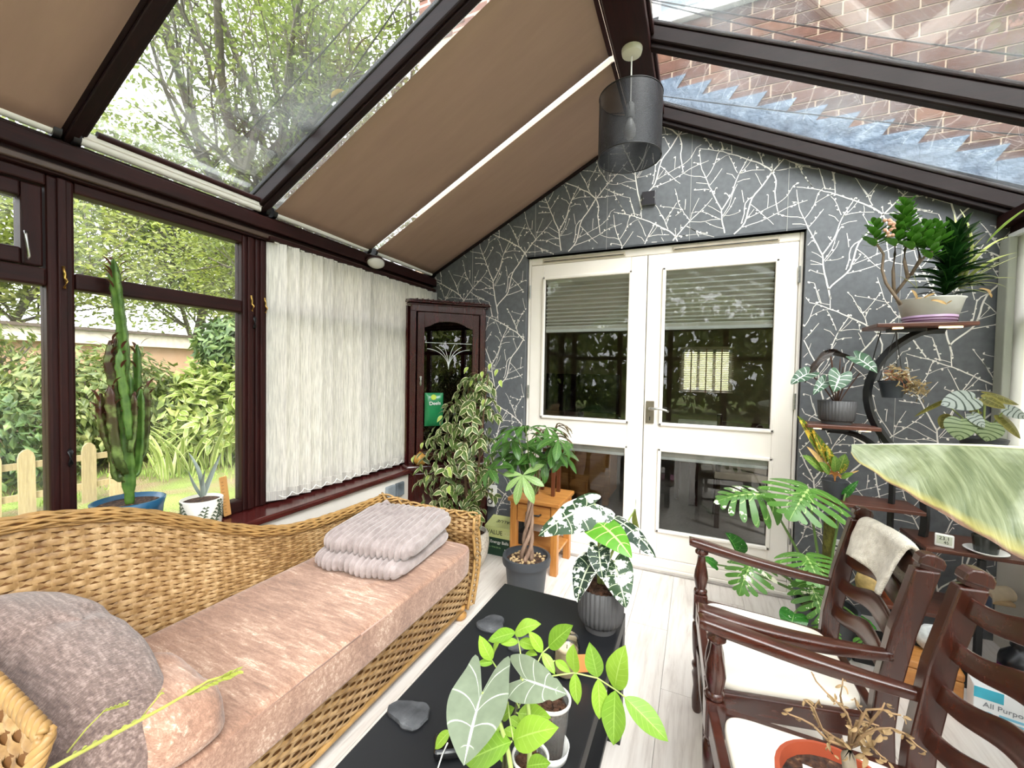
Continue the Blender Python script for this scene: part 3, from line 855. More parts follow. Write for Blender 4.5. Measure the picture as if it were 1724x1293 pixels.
MB().box(-1.55, -.75, 4.1, 4.5, .08, .80).build('body', m_oakin, sb, bevel=.01)
MB().box(-1.58, -.72, 4.06, 4.54, .80, .83).build('top', m_oakin, sb, bevel=.01)
for x in (-1.53, -1.16): MB().box(x, x + .36, 4.09, 4.1, .12, .76).build('door', m_oakin, sb, bevel=.006)
for x in (-1.5, -.8): MB().box(x - .03, x + .03, 4.12, 4.18, 0, .08).build('leg', m_oakin, sb)
tv = thing('television', 'black flat television standing in the dark room on the oak sideboard', 'television', (-1.1, 4.3, .83))
MB().box(-1.5, -.72, 4.28, 4.32, .90, 1.30).build('screen', plain('black_screen', '#050506', .2), tv, bevel=.006)
MB().box(-1.25, -.97, 4.24, 4.36, .83, .84).build('stand', m_black, tv); MB().box(-1.14, -1.08, 4.29, 4.32, .84, .91).build('stand_neck', m_black, tv)
MB().box(-.18, .35, 5.05, 5.2, .74, .80).build('paper_stack', plain('white_paper', '#e8e8e6', .7), None, bevel=.01, label='pile of white papers on the dark dining table', cat='papers')

# ================================================================== roof roller blinds
t = NT('taupe_blackout_fabric'); vec = t.coord('Object')
fc = t.ramp(t.noise(t.coord('Object', (1, 6, 1)), 2.5, 4, .6), [(.3, hexc('#977c6c')), (.7, hexc('#a08473'))])
t.p(Base_Color=fc, Roughness=.85); t.translucent(hexc('#a58a72'), .06); t.bump(t.noise(vec, 300, 2), .08, .001); m_fabric = t.m
t = NT('bright_gap_strip'); t.p(Base_Color=(.9, .93, .95, 1), Roughness=.5); t.translucent((.95, .97, 1), .75); m_gapstrip = t.m
def roof_blind(y0, y1, label, drawn=True):
    b = thing('roof_blind', label, 'blind', (-2.0, (y0 + y1) / 2, 2.09), group='roof blinds on the left slope')
    xa, xb = -1.985, -.437
    zt = .028
    tubem = plain('white_tube', '#e9e7e1', .4, var=.03)
    MB().tube([(-1.99, y0 + .02, 2.093), (-1.99, y1 - .02, 2.093)], .0175, 14).build('roller_tube', tubem, b, smooth=False, auto=40)
    for y in (y0 + .012, y1 - .012):
        MB().tube([(-1.99, y - .01, 2.093), (-1.99, y + .01, 2.093)], .026, 12).build('end_cap', m_black, b, auto=40)
    if drawn:
        def fn(u, v):
            x = xa + (xb - xa) * v; y = y0 + .006 + (y1 - y0 - .012) * u
            sag = .006 * math.sin(v * 9) * math.sin(u * pi) + .004 * math.sin(u * 5 + v * 3)
            return (x, y, zL(x) + .004 + sag * .6)
        MB().grid(fn, 8, 24).build('fabric', m_fabric, b, smooth=True, solid=.002)
        MB().beam((xb, y0 + .01, zL(xb) + .004), (xb, y1 - .01, zL(xb) + .004), .02, .012).build('pull_bar', m_maho, b, bevel=.003)
    else:
        MB().tube([(-1.965, y0 + .06, 2.122), (-1.965, y1 - .02, 2.122)], .012, 10).build('pull_bar', m_maho, b, auto=40)
        MB().box(-1.995, -1.965, y0 + .02, y1 - .02, 2.095, 2.12).build('cassette', tubem, b, bevel=.008)
    return b
roof_blind(-.02, .675, 'drawn taupe roof blind over the casement window, leftmost of the roof blinds')
roof_blind(.70, 1.42, 'rolled-up white roof blind below the clear pane showing the tree', False)
roof_blind(1.435, 2.125, 'drawn taupe roof blind next to the dark rafter with the yellow leaf')
roof_blind(2.158, 2.858, 'drawn taupe roof blind meeting the papered wall above the corner cabinet')
roof_blind(-.74, -.05, 'unseen taupe roof blind behind the leftmost one, added to shade it')  # out of view, added to cut the light on the leftmost blind
roof_blind(-1.5, -.77, 'unseen taupe roof blind furthest from the papered wall, added for shade')  # also out of view, added to keep that end of the slope dark
for (y, n) in ((1.427, 1), (2.1415, 2)):
    MB().beam((-1.95, y, zL(-1.95) + .03), (-.44, y, zL(-.44) + .03), .03 if n == 2 else .016, .003, nLv).build('gap_strip' if 0 else 'trim_1%d' % n, m_gapstrip, kind='structure')  # translucent strips added to stand in for light leaking through the gaps

# ================================================================== vertical blind of the left wall
t = NT('silvery_vane_fabric')
offv = t.n('ShaderNodeVectorMath', operation='ADD'); cmbv = t.n('ShaderNodeCombineXYZ')
for q_ in range(3): t.t.links.new(t.math('MULTIPLY', t.objrand(), 37.0 + 11 * q_), cmbv.inputs[q_])
t.t.links.new(t.coord('Object', (90, 90, 5)), offv.inputs[0]); t.t.links.new(cmbv.outputs[0], offv.inputs[1])
g = t.noise(offv.outputs[0], 2.2, 4, .6, .0)
g2 = t.objrand()
fc = t.ramp(t.math('ADD', t.math('MULTIPLY', g, .85), t.math('MULTIPLY', g2, .15)), [(.38, hexc('#c9c7c3')), (.5, hexc('#dedcd6')), (.62, hexc('#efede8'))])
t.p(Base_Color=fc, Roughness=.7); t.translucent(t.mix(1, fc, (1.0, .93, .88, 1), 'MULTIPLY'), .46); m_vane = t.m
vb = thing('vertical_blind', 'closed silvery white vertical blind between the dark posts and the corner cabinet', 'blind', (-1.97, 2.15, .61))
MB().box(-2.0, -1.968, 1.42, 2.86, 1.95, 1.97).build('head_rail', m_maho, vb, bevel=.003)
vane = MB(); vane.grid(lambda u, v: ((u - .5) * .006 * math.sin(u * pi), (u - .5) * .092, v * 1.325), 4, 6)
me_v = vane.mesh('vane', m_vane, True)
me_w = MB().box(-.0016, .0016, -.046, .046, 0, .048).mesh('vane_weight', m_vane)
n = 19
for i in range(n):
    y = 1.462 + i * .0755
    m = Matrix.Translation((-1.982 , y, .620 + .003 * math.sin(i * 2.1))) @ Matrix.Rotation(-.58 - .04 * math.sin(i * 1.3), 4, 'Z')
    o = link('vane', me_v, vb, m)
    link('vane_weight', me_w, o, m @ Matrix.Translation((.001, 0, 0)))
    MB().box(-1.985, -1.979, y - .012, y + .012, 1.943, 1.95).build('vane_hook', m_whitep, o)
    if i < n - 1:
        y2 = y + .0755
        MB().tube([(-1.962, y, .648), (-1.956, y + .019, .634), (-1.954, (y + y2) / 2, .629), (-1.956, y2 - .019, .634), (-1.962, y2, .648)], .0022, 5).build('bottom_chain', m_whitep, vb)
# right-hand window blind: bright closed vanes seen at the frame's edge
vr = thing('vertical_blind', 'bright white vertical blind at the right edge beside the plant stand', 'blind', (1.385, 2.1, .7))
MB().box(1.36, 1.41, 1.2, 2.83, 2.0, 2.02).build('head_rail', m_upvc, vr)
t = NT('pale_vane_fabric'); t.p(Base_Color=hexc('#dcdcd4'), Roughness=.7); t.translucent((.97, .95, .9), .5); m_vane2 = t.m
me_v2 = MB().grid(lambda u, v: (0, (u - .5) * .092, v * 1.32), 2, 3).mesh('vane', m_vane2, True)
for i in range(20):
    link('vane', me_v2, vr, Matrix.Translation((1.385, 2.765 - i * .078, .68)) @ Matrix.Rotation(.14, 4, 'Z'))
MB().box(1.345, 1.378, 2.79, 2.862, .66, 2.0).build('edge_vane', plain('sage_edge_strip', '#a9aca0', .6, var=.05), vr, bevel=.006)
# oval bulkhead lamp under the eaves, roof-beam pendant
bk = thing('bulkhead_lamp', 'small oval white lamp fixed to the eaves beam above the vertical blind', 'lamp', (-1.95, 2.14, 2.02))
mb = MB(); mb.lathe([(.001, -.024), (.03, -.022), (.05, -.014), (.058, 0)], (0, 0, 0), 20, Matrix.Translation((-1.948, 2.14, 2.012)) @ Matrix.Rotation(-.6, 4, 'Y') @ Matrix.Diagonal((.75, 1.25, 1.3, 1)))
mb.build('diffuser', plain('opal_glass', '#dcdad2', .2, var=.03), bk, smooth=True)
mb = MB(); mb.lathe([(.060, -.004), (.066, 0), (.062, .012)], (0, 0, 0), 20, Matrix.Translation((-1.951, 2.14, 2.014)) @ Matrix.Rotation(-.6, 4, 'Y') @ Matrix.Diagonal((.75, 1.25, 1.3, 1)))
mb.build('bezel', m_maho, bk, smooth=True)

px, py = -.335, 2.12
pz = 2.895
pd = thing('pendant_lamp', 'pendant lamp with a sheer black drum shade hanging from the ridge beam', 'lamp', (px, py, pz))
MB().lathe([(.0, pz - .033), (.022, pz - .033), (.046, pz - .024), (.05, pz - .006), (.05, pz)], (px, py, 0), 24).build('ceiling_rose', plain('cream_plastic', '#d9d6c2', .35, var=.03), pd, auto=50)
MB().tube([(px, py, pz - .03), (px, py, 2.63)], .0035, 6).build('flex', m_whitep, pd)
MB().lathe([(.012, 2.64), (.019, 2.63), (.02, 2.60), (.022, 2.575), (.019, 2.565)], (px, py, 0), 16).build('lamp_holder', plain('grey_holder', '#8d8d8a', .5), pd, auto=50)
MB().lathe([(.012, 2.57), (.014, 2.555), (.024, 2.53), (.030, 2.505), (.027, 2.48), (.014, 2.465), (.001, 2.462)], (px, py, 0), 20).build('bulb', plain('opal_bulb', '#cfcfcb', .25, var=.05), pd, smooth=True)
t = NT('sheer_black_fabric')
tr = t.n('ShaderNodeBsdfTransparent'); tr.inputs[0].default_value = (.9, .9, .9, 1)
t.p(Base_Color=hexc('#15161a'), Roughness=.55)
wv = t.n('ShaderNodeTexWave', bands_direction='Z'); t.t.links.new(t.coord('Object'), wv.inputs[0]); wv.inputs['Scale'].default_value = 70
mx = t.n('ShaderNodeMixShader'); t.set(mx.inputs[0], t.ramp(wv.outputs[0], [(0, .68), (1, .88)]))
t.t.links.new(tr.outputs[0], mx.inputs[1]); t.t.links.new(t.b.outputs[0], mx.inputs[2]); t.t.links.new(mx.outputs[0], t.out.inputs[0]); m_sheer = t.m
MB().lathe([(.150, 2.37), (.150, 2.665)], (px, py, 0), 48, close=False).build('lamp_shade', m_sheer, pd, smooth=True)
for z in (2.37, 2.665):
    mb = MB(); mb.tube([(px + .15 * math.cos(a), py + .15 * math.sin(a), z) for a in [i * 2 * pi / 40 for i in range(41)]], .003, 6); mb.build('shade_ring', m_black, pd, smooth=True)
for i in range(3):
    a = i * 2 * pi / 3 + .5
    MB().tube([(px + .02 * math.cos(a), py + .02 * math.sin(a), 2.60), (px + .15 * math.cos(a), py + .15 * math.sin(a), 2.66)], .002, 5).build('shade_spoke', m_black, pd)
sw = thing('blanking_plate', 'dark glossy blanking plate screwed to the papered wall above the doors', 'wall plate', (-.319, YB, 2.41))
MB().box(-.363, -.276, YB - .018, YB, 2.412, 2.505).build('plate', plain('smoked_plate', '#3c3b3f', .15, var=.05), sw, bevel=.005)
for x in (-.353, -.286): MB().tube([(x, YB - .02, 2.458), (x, YB - .017, 2.458)], .004, 8).build('screw', m_steel, sw)
# ================================================================== garden outside
t = NT('lawn_grass'); vec = t.coord('Object')
gc = t.ramp(t.noise(vec, 1.3, 5, .6), [(.35, hexc('#8f7f5e')), (.47, hexc('#7d8a45')), (.62, hexc('#93ad52'))])
t.p(Base_Color=gc, Roughness=.95); t.bump(t.noise(vec, 60, 3), .8, .05); m_lawn = t.m
MB().box(-40, 2.9, -25, 45, -.4, -.1).build('ground', m_lawn, kind='structure')
MB().box(2.9, 40, -25, 2.9, -.4, -.1).build('ground_side', m_lawn, kind='structure')
gb = random.Random(5)
mb = MB()
for i in range(9000):
    x = gb.uniform(-9.5, -2.6); y = gb.uniform(.3, 6.5)
    if mnoise.noise(V((x * .6, y * .6, 0))) < -.12: continue
    h = gb.uniform(.03, .08); a = gb.uniform(0, 6.3); k = len(mb.v); w = .006
    mb.v += [V((x - w * math.cos(a), y - w * math.sin(a), -.1)), V((x + w * math.cos(a), y + w * math.sin(a), -.1)), V((x + gb.uniform(-.03, .03), y + gb.uniform(-.03, .03), -.1 + h))]
    mb.quadface((k, k + 1, k + 2))
mb.build('grass', plain('grass_blades', '#8fae4c', .8, var=.35, scale=2), None, kind='stuff', label='short lawn grass outside the left windows', cat='grass')
# picket fence
m_picket = wood('weathered_picket', '#8f7f5f', '#b5a37c', .8, 1, 'z', per=True)
pf = thing('picket_fence', 'low weathered wooden picket fence on the lawn outside the left window', 'fence', (-5.65, 1.2, -.1))
pk = MB().prism([(-.055, 0), (.055, 0), (.055, .53), (.045, .575), (.02, .605), (0, .61), (-.02, .605), (-.045, .575), (-.055, .53)], (0, 0, 0), (0, 1, 0), (0, 0, 1), (.02, 0, 0)).mesh('picket', m_picket)
for i in range(12): link('picket', pk, pf, Matrix.Translation((-5.65, 2.31 - i * .215, -.1)) @ Matrix.Rotation(.02 * math.sin(i * 3), 4, 'X'))
for z in (.07, .36): MB().box(-5.675, -5.652, -.3, 2.4, z - .03, z + .03).build('rail', m_picket, pf)

def foliage(mb, c, r, n, size, rs, shell=.55, up=.4, asp=.42, thr=None):
    for i in range(n):
        d = V((rs.gauss(0, 1), rs.gauss(0, 1), rs.gauss(0, 1))).normalized()
        q = shell + (1 - shell) * rs.random()
        p = V((c[0] + d.x * r[0] * q, c[1] + d.y * r[1] * q, c[2] + d.z * r[2] * q))
        p += V((rs.gauss(0, 1), rs.gauss(0, 1), rs.gauss(0, 1))) * .06 * r[0]
        if p.z < -.08: continue
        if thr is not None and mnoise.noise(p * thr[0]) < thr[1]: continue
        s = size * rs.uniform(.6, 1.3)
        nrm = (d + V((0, 0, up)) + V((rs.gauss(0, .5), rs.gauss(0, .5), rs.gauss(0, .5)))).normalized()
        a = nrm.cross(V((rs.gauss(0, 1), rs.gauss(0, 1), rs.gauss(0, .4)))).normalized(); b = nrm.cross(a)
        k = len(mb.v)
        mb.v += [p - a * s, p - a * s * .1 + b * s * asp - nrm * s * .1, p + a * s, p - a * s * .1 - b * s * asp - nrm * s * .1]
        mb.quadface((k, k + 1, k + 2)); mb.quadface((k, k + 2, k + 3))

def fol_mat(name, c1, c2, c3, tr=.35, rough=.5):
    t = NT(name); vec = t.coord('Object')
    cc = t.ramp(t.math('ADD', t.math('MULTIPLY', t.noise(vec, 9, 2), .6), t.math('MULTIPLY', t.noise(vec, 1.2, 3), .4)), [(.36, hexc(c1)), (.5, hexc(c2)), (.64, hexc(c3))])
    t.p(Base_Color=cc, Roughness=rough); t.translucent(t.mix(1, cc, (1.1, 1.15, .6, 1), 'MULTIPLY'), tr)
    return t.m
m_laurel = fol_mat('variegated_laurel', '#4d6128', '#7f9242', '#bcc074')
m_rhodo = fol_mat('dark_rhododendron', '#2f4526', '#506a38', '#87985f', .2)
m_mixed = fol_mat('mixed_shrub', '#46552b', '#6f7e46', '#a3a66a')
m_ash = fol_mat('autumn_tree_leaf', '#66733f', '#8c9858', '#b5b87a', .45)
m_olive = fol_mat('pale_tree_leaf', '#5f6b45', '#7d8a5a', '#a3ab76', .4)
m_bark = plain('grey_bark', '#5d574d', .9, var=.3, scale=20)
def shrub(name, label, c, r, n, size, m, seed, front=0, lm=None):
    rs = random.Random(seed)
    s = thing(name, label, 'shrub', (c[0], c[1], -.1))
    mb = MB(); foliage(mb, c, r, n, size, rs); mb.build('foliage', m, s, kind='stuff')
    mb = MB()
    for i in range(7):
        a = rs.uniform(0, 6.3); mb.tube([(c[0], c[1], -.1), (c[0] + math.cos(a) * r[0] * .3, c[1] + math.sin(a) * r[1] * .3, c[2] * .6), (c[0] + math.cos(a) * r[0] * .7, c[1] + math.sin(a) * r[1] * .7, c[2] + r[2] * .4)], [.03, .02, .008], 5)
    mb.build('branches', m_bark, s, kind='stuff')
    if front:
        for i in range(front):
            # leaves on the side towards the conservatory
            a = rs.uniform(-1.25, 1.25) + pi * 0; e = rs.uniform(-.35, 1.25)
            d = V((math.cos(a) * math.cos(e), math.sin(a) * math.cos(e) - .25, math.sin(e))).normalized()
            p = V((c[0] + d.x * r[0] * 1.03, c[1] + d.y * r[1] * 1.03, c[2] + d.z * r[2] * 1.03))
            if p.z < -.0: continue
            tip = p + (d * .5 + V((rs.gauss(0, .6), rs.gauss(0, .6), rs.uniform(-.7, .3)))).normalized() * size * rs.uniform(1.7, 2.6)
            link('leaf', lm[i % len(lm)], s, orient(p, tip, d + V((0, 0, .6))))
    return s
E_LAUREL = [(0, 0), (.13, .15), (.19, .4), (.15, .7), (.05, .93), (0, 1)]
m_laurleaf = leaf_mat('laurel_leaf', '#71873a', edge='#c9cb8c', vein='#b4bd78', veins=7, vw=.05, rough=.3, edgew=.75)
lm = [leaf_mesh('leaf', m_laurleaf, E_LAUREL, 2, 7, b, .2) for b in (.3, .7)]
shrub('laurel_bush', 'bright yellow-green laurel bush outside the window behind the tall cactus', (-6.9, 4.35, .45), (1.25, 1.15, .95), 5200, .10, m_laurel, 1, 260, lm)
shrub('rhododendron', 'dark green broad-leaved shrub above the bright laurel bush', (-6.9, 4.45, 1.62), (.75, .62, .5), 3000, .09, m_rhodo, 2)
shrub('hedge_shrub', 'mixed pale shrub in front of the low flat-roofed building', (-7.6, 2.9, .75), (1.0, 1.1, .85), 4200, .07, m_mixed, 3)
shrub('garden_shrub', 'dusky green shrub behind the picket fence at the left edge', (-7.2, 1.6, .35), (.9, 1.1, .75), 3600, .06, m_rhodo, 4)
shrub('climber_shrub', 'pale climbing shrub against the building left of the mullion', (-8.6, 1.6, 1.1), (.6, 1.4, 1.1), 3000, .07, m_mixed, 5)
# strappy clump
sg = thing('strappy_clump', 'clump of arching strap leaves below the laurel bush', 'plant', (-6.0, 3.3, -.1))
m_strap = leaf_mat('strap_leaf', '#93a55a', edge='#d9d9a6', rough=.4, edgew=.8)
sm = [leaf_mesh('leaf', m_strap, [(0, 0), (.022, .1), (.026, .5), (.012, .85), (0, 1)], 1, 10, b, .3) for b in (.7, 1.3, 1.9)]
rs = random.Random(9)
for i in range(70):
    a = rs.uniform(0, 6.3); b = V((-6.0 + rs.uniform(-.25, .25), 3.3 + rs.uniform(-.55, .45), -.1)); L = rs.uniform(.45, .95)
    link('leaf', sm[i % 3], sg, orient(b, b + V((math.cos(a) * .55, math.sin(a) * .55, rs.uniform(.5, 1.0))).normalized() * L, V((-math.cos(a), -math.sin(a), .6))))
# low flat-roofed building
gh = thing('garage', 'low flat-roofed rendered garage with a pale fascia beyond the shrubs', 'building', (-10.2, 3.5, -.1))
m_render = plain('peach_render', '#c7a386', .85, var=.08, scale=3)
MB().box(-13.5, -9.6, -3.0, 6.2, -.1, 1.66).build('wall', m_render, gh)
MB().box(-13.7, -9.45, -3.2, 6.35, 1.66, 1.88).build('fascia', plain('pale_fascia', '#e5d9c8', .7), gh)
MB().box(-13.75, -9.38, -3.25, 6.4, 1.88, 1.93).build('roof_edge', plain('felt_edge', '#5d5247', .8), gh)
for y0, y1 in ((-1.2, .3), (.9, 2.1)):
    wf = MB().box(-9.62, -9.58, y0, y1, .65, 1.5).build('window', plain('frosted_pane', '#d8c6b8', .3), gh)
    for i in range(6): MB().box(-9.585, -9.56, y0 + i * (y1 - y0) / 5 - .012, y0 + i * (y1 - y0) / 5 + .012, .65, 1.5).build('bar', plain('bar_brown', '#7b5a4a', .6), wf)
    MB().box(-9.6, -9.5, y0 - .05, y1 + .05, .52, .65).build('window_sill', plain('brick_sill', '#9c5d47', .8), gh)

def tree(name, label, base, h, cr, n, size, m, seed, spread=1.0, thr=None, nb=6, lean=(0, 0)):
    rs = random.Random(seed)
    tr_ = thing(name, label, 'tree', base)
    tips = []
    mb = MB()
    def grow(p, d, L, r, lev):
        pts = [p]; rr = [r]; q = p.copy(); dd = d.copy()
        for k in range(4):
            dd = (dd + V((rs.gauss(0, .10), rs.gauss(0, .10), rs.gauss(.05, .06)))).normalized()
            q = q + dd * L / 4; pts.append(q.copy()); rr.append(r * (1 - .45 * (k + 1) / 4))
            if lev > 0: tips.append((q.copy(), lev))
        mb.tube(pts, rr, 6 if lev < 2 else 4, cap=False)
        if lev >= 4: return
        
        for k in range(nb if lev < 1 else (5 if lev < 2 else 4 if lev < 3 else 3)):
            i = 1 + k % 4 if lev else 2 + k % 3
            ang = rs.uniform(0, 6.3)
            side = dd.cross(V((math.cos(ang), math.sin(ang), rs.uniform(-.3, .3)))).normalized()
            nd = (dd * rs.uniform(.6, 1.0) + side * rs.uniform(.45, .85) * spread + V((0, 0, .15))).normalized()
            grow(pts[i].copy(), nd, L * rs.uniform(.55, .75), rr[i] * .6, lev + 1)
    grow(V(base), V((lean[0], lean[1], 1)).normalized(), h * .42, h * .018, 0)
    mb.build('branches', m_bark, tr_, kind='stuff')
    mb = MB()
    for i in range(n):
        p, lev = tips[rs.randrange(len(tips))]
        p = p + V((rs.gauss(0, .22), rs.gauss(0, .22), rs.gauss(0, .18))) * cr
        if thr is not None and mnoise.noise(p * thr[0]) < thr[1]: continue
        s = size * rs.uniform(.6, 1.3)
        nrm = V((rs.gauss(0, .6), rs.gauss(0, .6), 1)).normalized(); a = nrm.cross(V((rs.gauss(0, 1), rs.gauss(0, 1), .1))).normalized(); b = nrm.cross(a)
        k = len(mb.v)
        mb.v += [p - a * s, p + b * s * .45, p + a * s, p - b * s * .45]
        mb.quadface((k, k + 1, k + 2, k + 3))
    mb.build('foliage', m, tr_, kind='stuff')
    return tr_
tree('broad_tree', 'big twiggy tree seen through the clear roof pane', (-7.0, 4.3, -.1), 10.5, 1.0, 42000, .042, m_olive, 21, 1.25, None, 14, (.16, -.06))
tree('leafy_tree', 'yellow-green tree behind the rhododendron, right of the cactus', (-9.5, 7.5, -.1), 7.5, 1.5, 20000, .06, m_ash, 22, 1.2, None, 7, (.1, -.2))
tree('garden_tree', 'autumn-tinted tree behind the flat-roofed garage at the left edge', (-15, 4.2, -.1), 9, 1.8, 26000, .085, m_ash, 23, 1.3, None, 7)
tree('tall_tree', 'pale tall tree showing above the garage roof between the mullions', (-15.5, 8.6, -.1), 10, 1.8, 24000, .085, m_olive, 24, 1.2, None, 7)
tree('slender_tree', 'light green tree beside the house corner at the top of the roof pane', (-4.6, 8.0, -.1), 10.5, 1.2, 12000, .07, m_olive, 25, .9, None, 7, (.05, -.1))
# boundary planting behind and beside the conservatory, only met in reflections
rs = random.Random(77)
mb = MB()
for i in range(26):
    a_ = -2.9 + i * .105
    c_ = (11 * math.cos(a_), -1 + 10 * math.sin(a_), 1.6 + rs.uniform(0, 1.6))
    foliage(mb, c_, (1.6, 1.6, c_[2] + .4), 420, .28, rs, .8)
mb.build('boundary_planting', m_mixed, None, kind='structure')
# wires over the roof
m_wire = plain('black_wire', '#202024', .6)
for a, b, lab in ((P(342, 300, x=-3.2), P(620, 0, x=-1.6), 'black overhead wire crossing the clear roof pane, left one'), (P(480, 275, x=-3.0), P(675, 0, x=-1.5), 'black overhead wire crossing the clear roof pane, nearer the blind'),
             (P(1110, 0, y=2.6), P(1724, 92, y=2.6), 'upper thin wire in front of the brick wall above the right rafter'), (P(1110, 5, y=2.62), P(1724, 140, y=2.62), 'second thin wire slanting in front of the brick wall'),
             (P(1115, 160, y=2.885), P(1724, 225, y=2.885), 'thin wire crossing the stepped lead flashing'), (P(1115, 168, y=2.89), P(1724, 312, y=2.89), 'lowest thin wire close above the right-hand wall rafter')):
    d = b - a
    pts = [a + d * (i / 8 * 1.3 - .15) - V((0, 0, .02)) * math.sin(pi * i / 8) for i in range(9)]
    MB().tube(pts, .004, 5).build('overhead_wire', m_wire, None, label=lab, cat='wire')
# bits lying on the roof glass
m_moss = plain('black_moss', '#22221c', .95, bump=.5)
rs = random.Random(4)
def rp(u, v):
    n_ = V((-.52, 0, 1)); d_ = 2.07 + .52 * 2.01 + .125
    r = CAM_R @ V((u - 862, v - 646.5, 698.35)); tt = (d_ - n_.dot(CAM_O)) / n_.dot(r); return CAM_O + r * tt
def blob(c, r, seed, n=10):
    q = random.Random(seed); mb = MB()
    ph = q.uniform(0, 9)
    mb.grid(lambda u, v: V(c) + V((math.sin(v * pi) * math.cos(u * 2 * pi) * r[0], math.sin(v * pi) * math.sin(u * 2 * pi) * r[1], math.cos(v * pi) * r[2])) * (1 + .35 * mnoise.noise(V((math.cos(u * 6.28) * 1.5 + ph, math.sin(u * 6.28) * 1.5, v * 3)))), n, 6, True)
    return mb
for i, (u, v, s, lab) in enumerate(((514, 213, .035, 'larger clump of black moss on the rafter'), (459, 260, .028, 'smaller clump of black moss low on the rafter'))):
    blob(rp(u, v), (s, s * .7, s * .6), i).build('moss_clump', m_moss, None, smooth=True, label=lab, cat='moss')
c = rp(566, 163)
link('fallen_leaf', leaf_mesh('fallen_leaf', plain('yellow_leaf', '#d9b048', .6), E_LAUREL, 2, 6, 1.2, .3), None, orient(c - V((.03, 0, 0)), c + V((.03, .02, .03))))
tag(bpy.data.objects['fallen_leaf'], 'fallen yellow leaf lying on the dark rafter beside the clear pane', 'leaf')
# ================================================================== wicker daybed
t = NT('golden_wicker'); vec = t.coord('Object')
wc = t.ramp(t.math('ADD', t.math('MULTIPLY', t.noise(vec, 38, 3), .6), t.math('MULTIPLY', t.noise(vec, 5, 3), .4)), [(.33, hexc('#765530')), (.5, hexc('#a38052')), (.68, hexc('#c9a87a'))])
t.p(Base_Color=wc, Roughness=.42, Specular_IOR_Level=.5); t.bump(t.noise(t.coord('Object', (30, 30, 400)), 1, 2), .15, .002); m_wick = t.m
m_wickd = plain('wicker_core', '#6b4419', .7)
m_cane = plain('cane_rim', '#a8834f', .42, var=.22, scale=25)

def weave(S, Lu, Lv, pitch=.036, row=.0175, amp=.0042, sub=4):
    """S(u, v) -> (point, normal); strands run along u over and under stakes along v"""
    mb = MB()
    ns = max(2, round(Lu / pitch)); nr = max(2, round(Lv / row))
    for r in range(nr):
        v0 = (r + .5) / nr; hw = .46 / nr
        n = ns * sub
        base = len(mb.v)
        for i in range(n + 1):
            u = i / n
            ph = pi * u * ns + (pi if r % 2 else 0)
            a = amp * math.sin(ph)
            for k in (-1, 0, 1):
                p, nn = S(u, min(1, max(0, v0 + k * hw)))
                mb.v.append(p + nn * (a + (.0022 if k == 0 else 0)))
        for i in range(n):
            for k in range(2):
                q = base + i * 3 + k
                mb.quadface((q, q + 3, q + 4, q + 1))
    stk = MB()
    for i in range(ns + 1):
        u = i / ns; wu = .30 * .5 / ns
        base = len(stk.v); m = max(4, nr // 3)
        for j in range(m + 1):
            for k in (-1, 1):
                p, nn = S(min(1, max(0, u + k * wu)), j / m); stk.v.append(p)
        for j in range(m):
            q = base + j * 2; stk.quadface((q, q + 1, q + 3, q + 2))
    return mb, stk

SY0, SY1 = .27, 1.90
sofa = thing('wicker_daybed', 'golden woven wicker daybed along the window sill with a swooping back', 'daybed', (-1.4, 1.1, 0))
def lerp_tab(tab, x):
    if x <= tab[0][0]: return tab[0][1]
    for (a, b), (c, d) in zip(tab, tab[1:]):
        if x <= c:
            f = (x - a) / (c - a); f = f * f * (3 - 2 * f) if len(tab) < 4 else f
            return b + (d - b) * f
    return tab[-1][1]
BT = [(0.25, 0.856), (0.4, 0.856), (0.55, 0.846), (0.7, 0.816), (0.8, 0.782), (0.92, 0.722), (1.05, 0.656), (1.18, 0.6), (1.32, 0.559), (1.5, 0.54), (1.7, 0.534), (1.95, 0.534)]
def backS(u, v):
    y = SY0 + (SY1 - SY0) * u; zt = lerp_tab(BT, y) - .02; z = .26 + (zt - .26) * v
    x = -1.655 - .11 * ((z - .26) / .6)
    return V((x, y, z)), V((1, 0, .18)).normalized()
a, b = weave(backS, SY1 - SY0, .5); a.build('back_weave', m_wick, sofa, smooth=True, kind='stuff'); b.build('back_stakes', m_wick, sofa, smooth=True, kind='stuff')
mb = MB(); mb.grid(lambda u, v: backS(u, v)[0] - V((.008, 0, 0)), 40, 6); mb.build('back_panel', m_wickd, sofa, smooth=True, solid=.01)
# plaited rim: strands twisting along the top of the back
rimpts = []
for i in range(121):
    y = SY0 + (SY1 + .03 - SY0) * i / 120; z = lerp_tab(BT, y)
    rimpts.append(V((-1.655 - .11 * ((z - .26) / .6), y, z)))
mb = MB(); mb.tube(rimpts, .017, 8); mb.build('back_rim_core', m_wickd, sofa, smooth=True)
for s in range(16):
    mb = MB(); pts = []
    for i, p in enumerate(rimpts):
        a_ = i * .11 * (1 if s % 2 else -1) + s * 2 * pi / 16
        rr = .0205 + .002 * math.sin(i * .9 + s)
        pts.append(p + V((math.cos(a_) * rr, 0, math.sin(a_) * rr)))
    mb.tube(pts, .0072, 5, flat=.7); mb.build('rim_strand', m_cane, sofa, smooth=True)
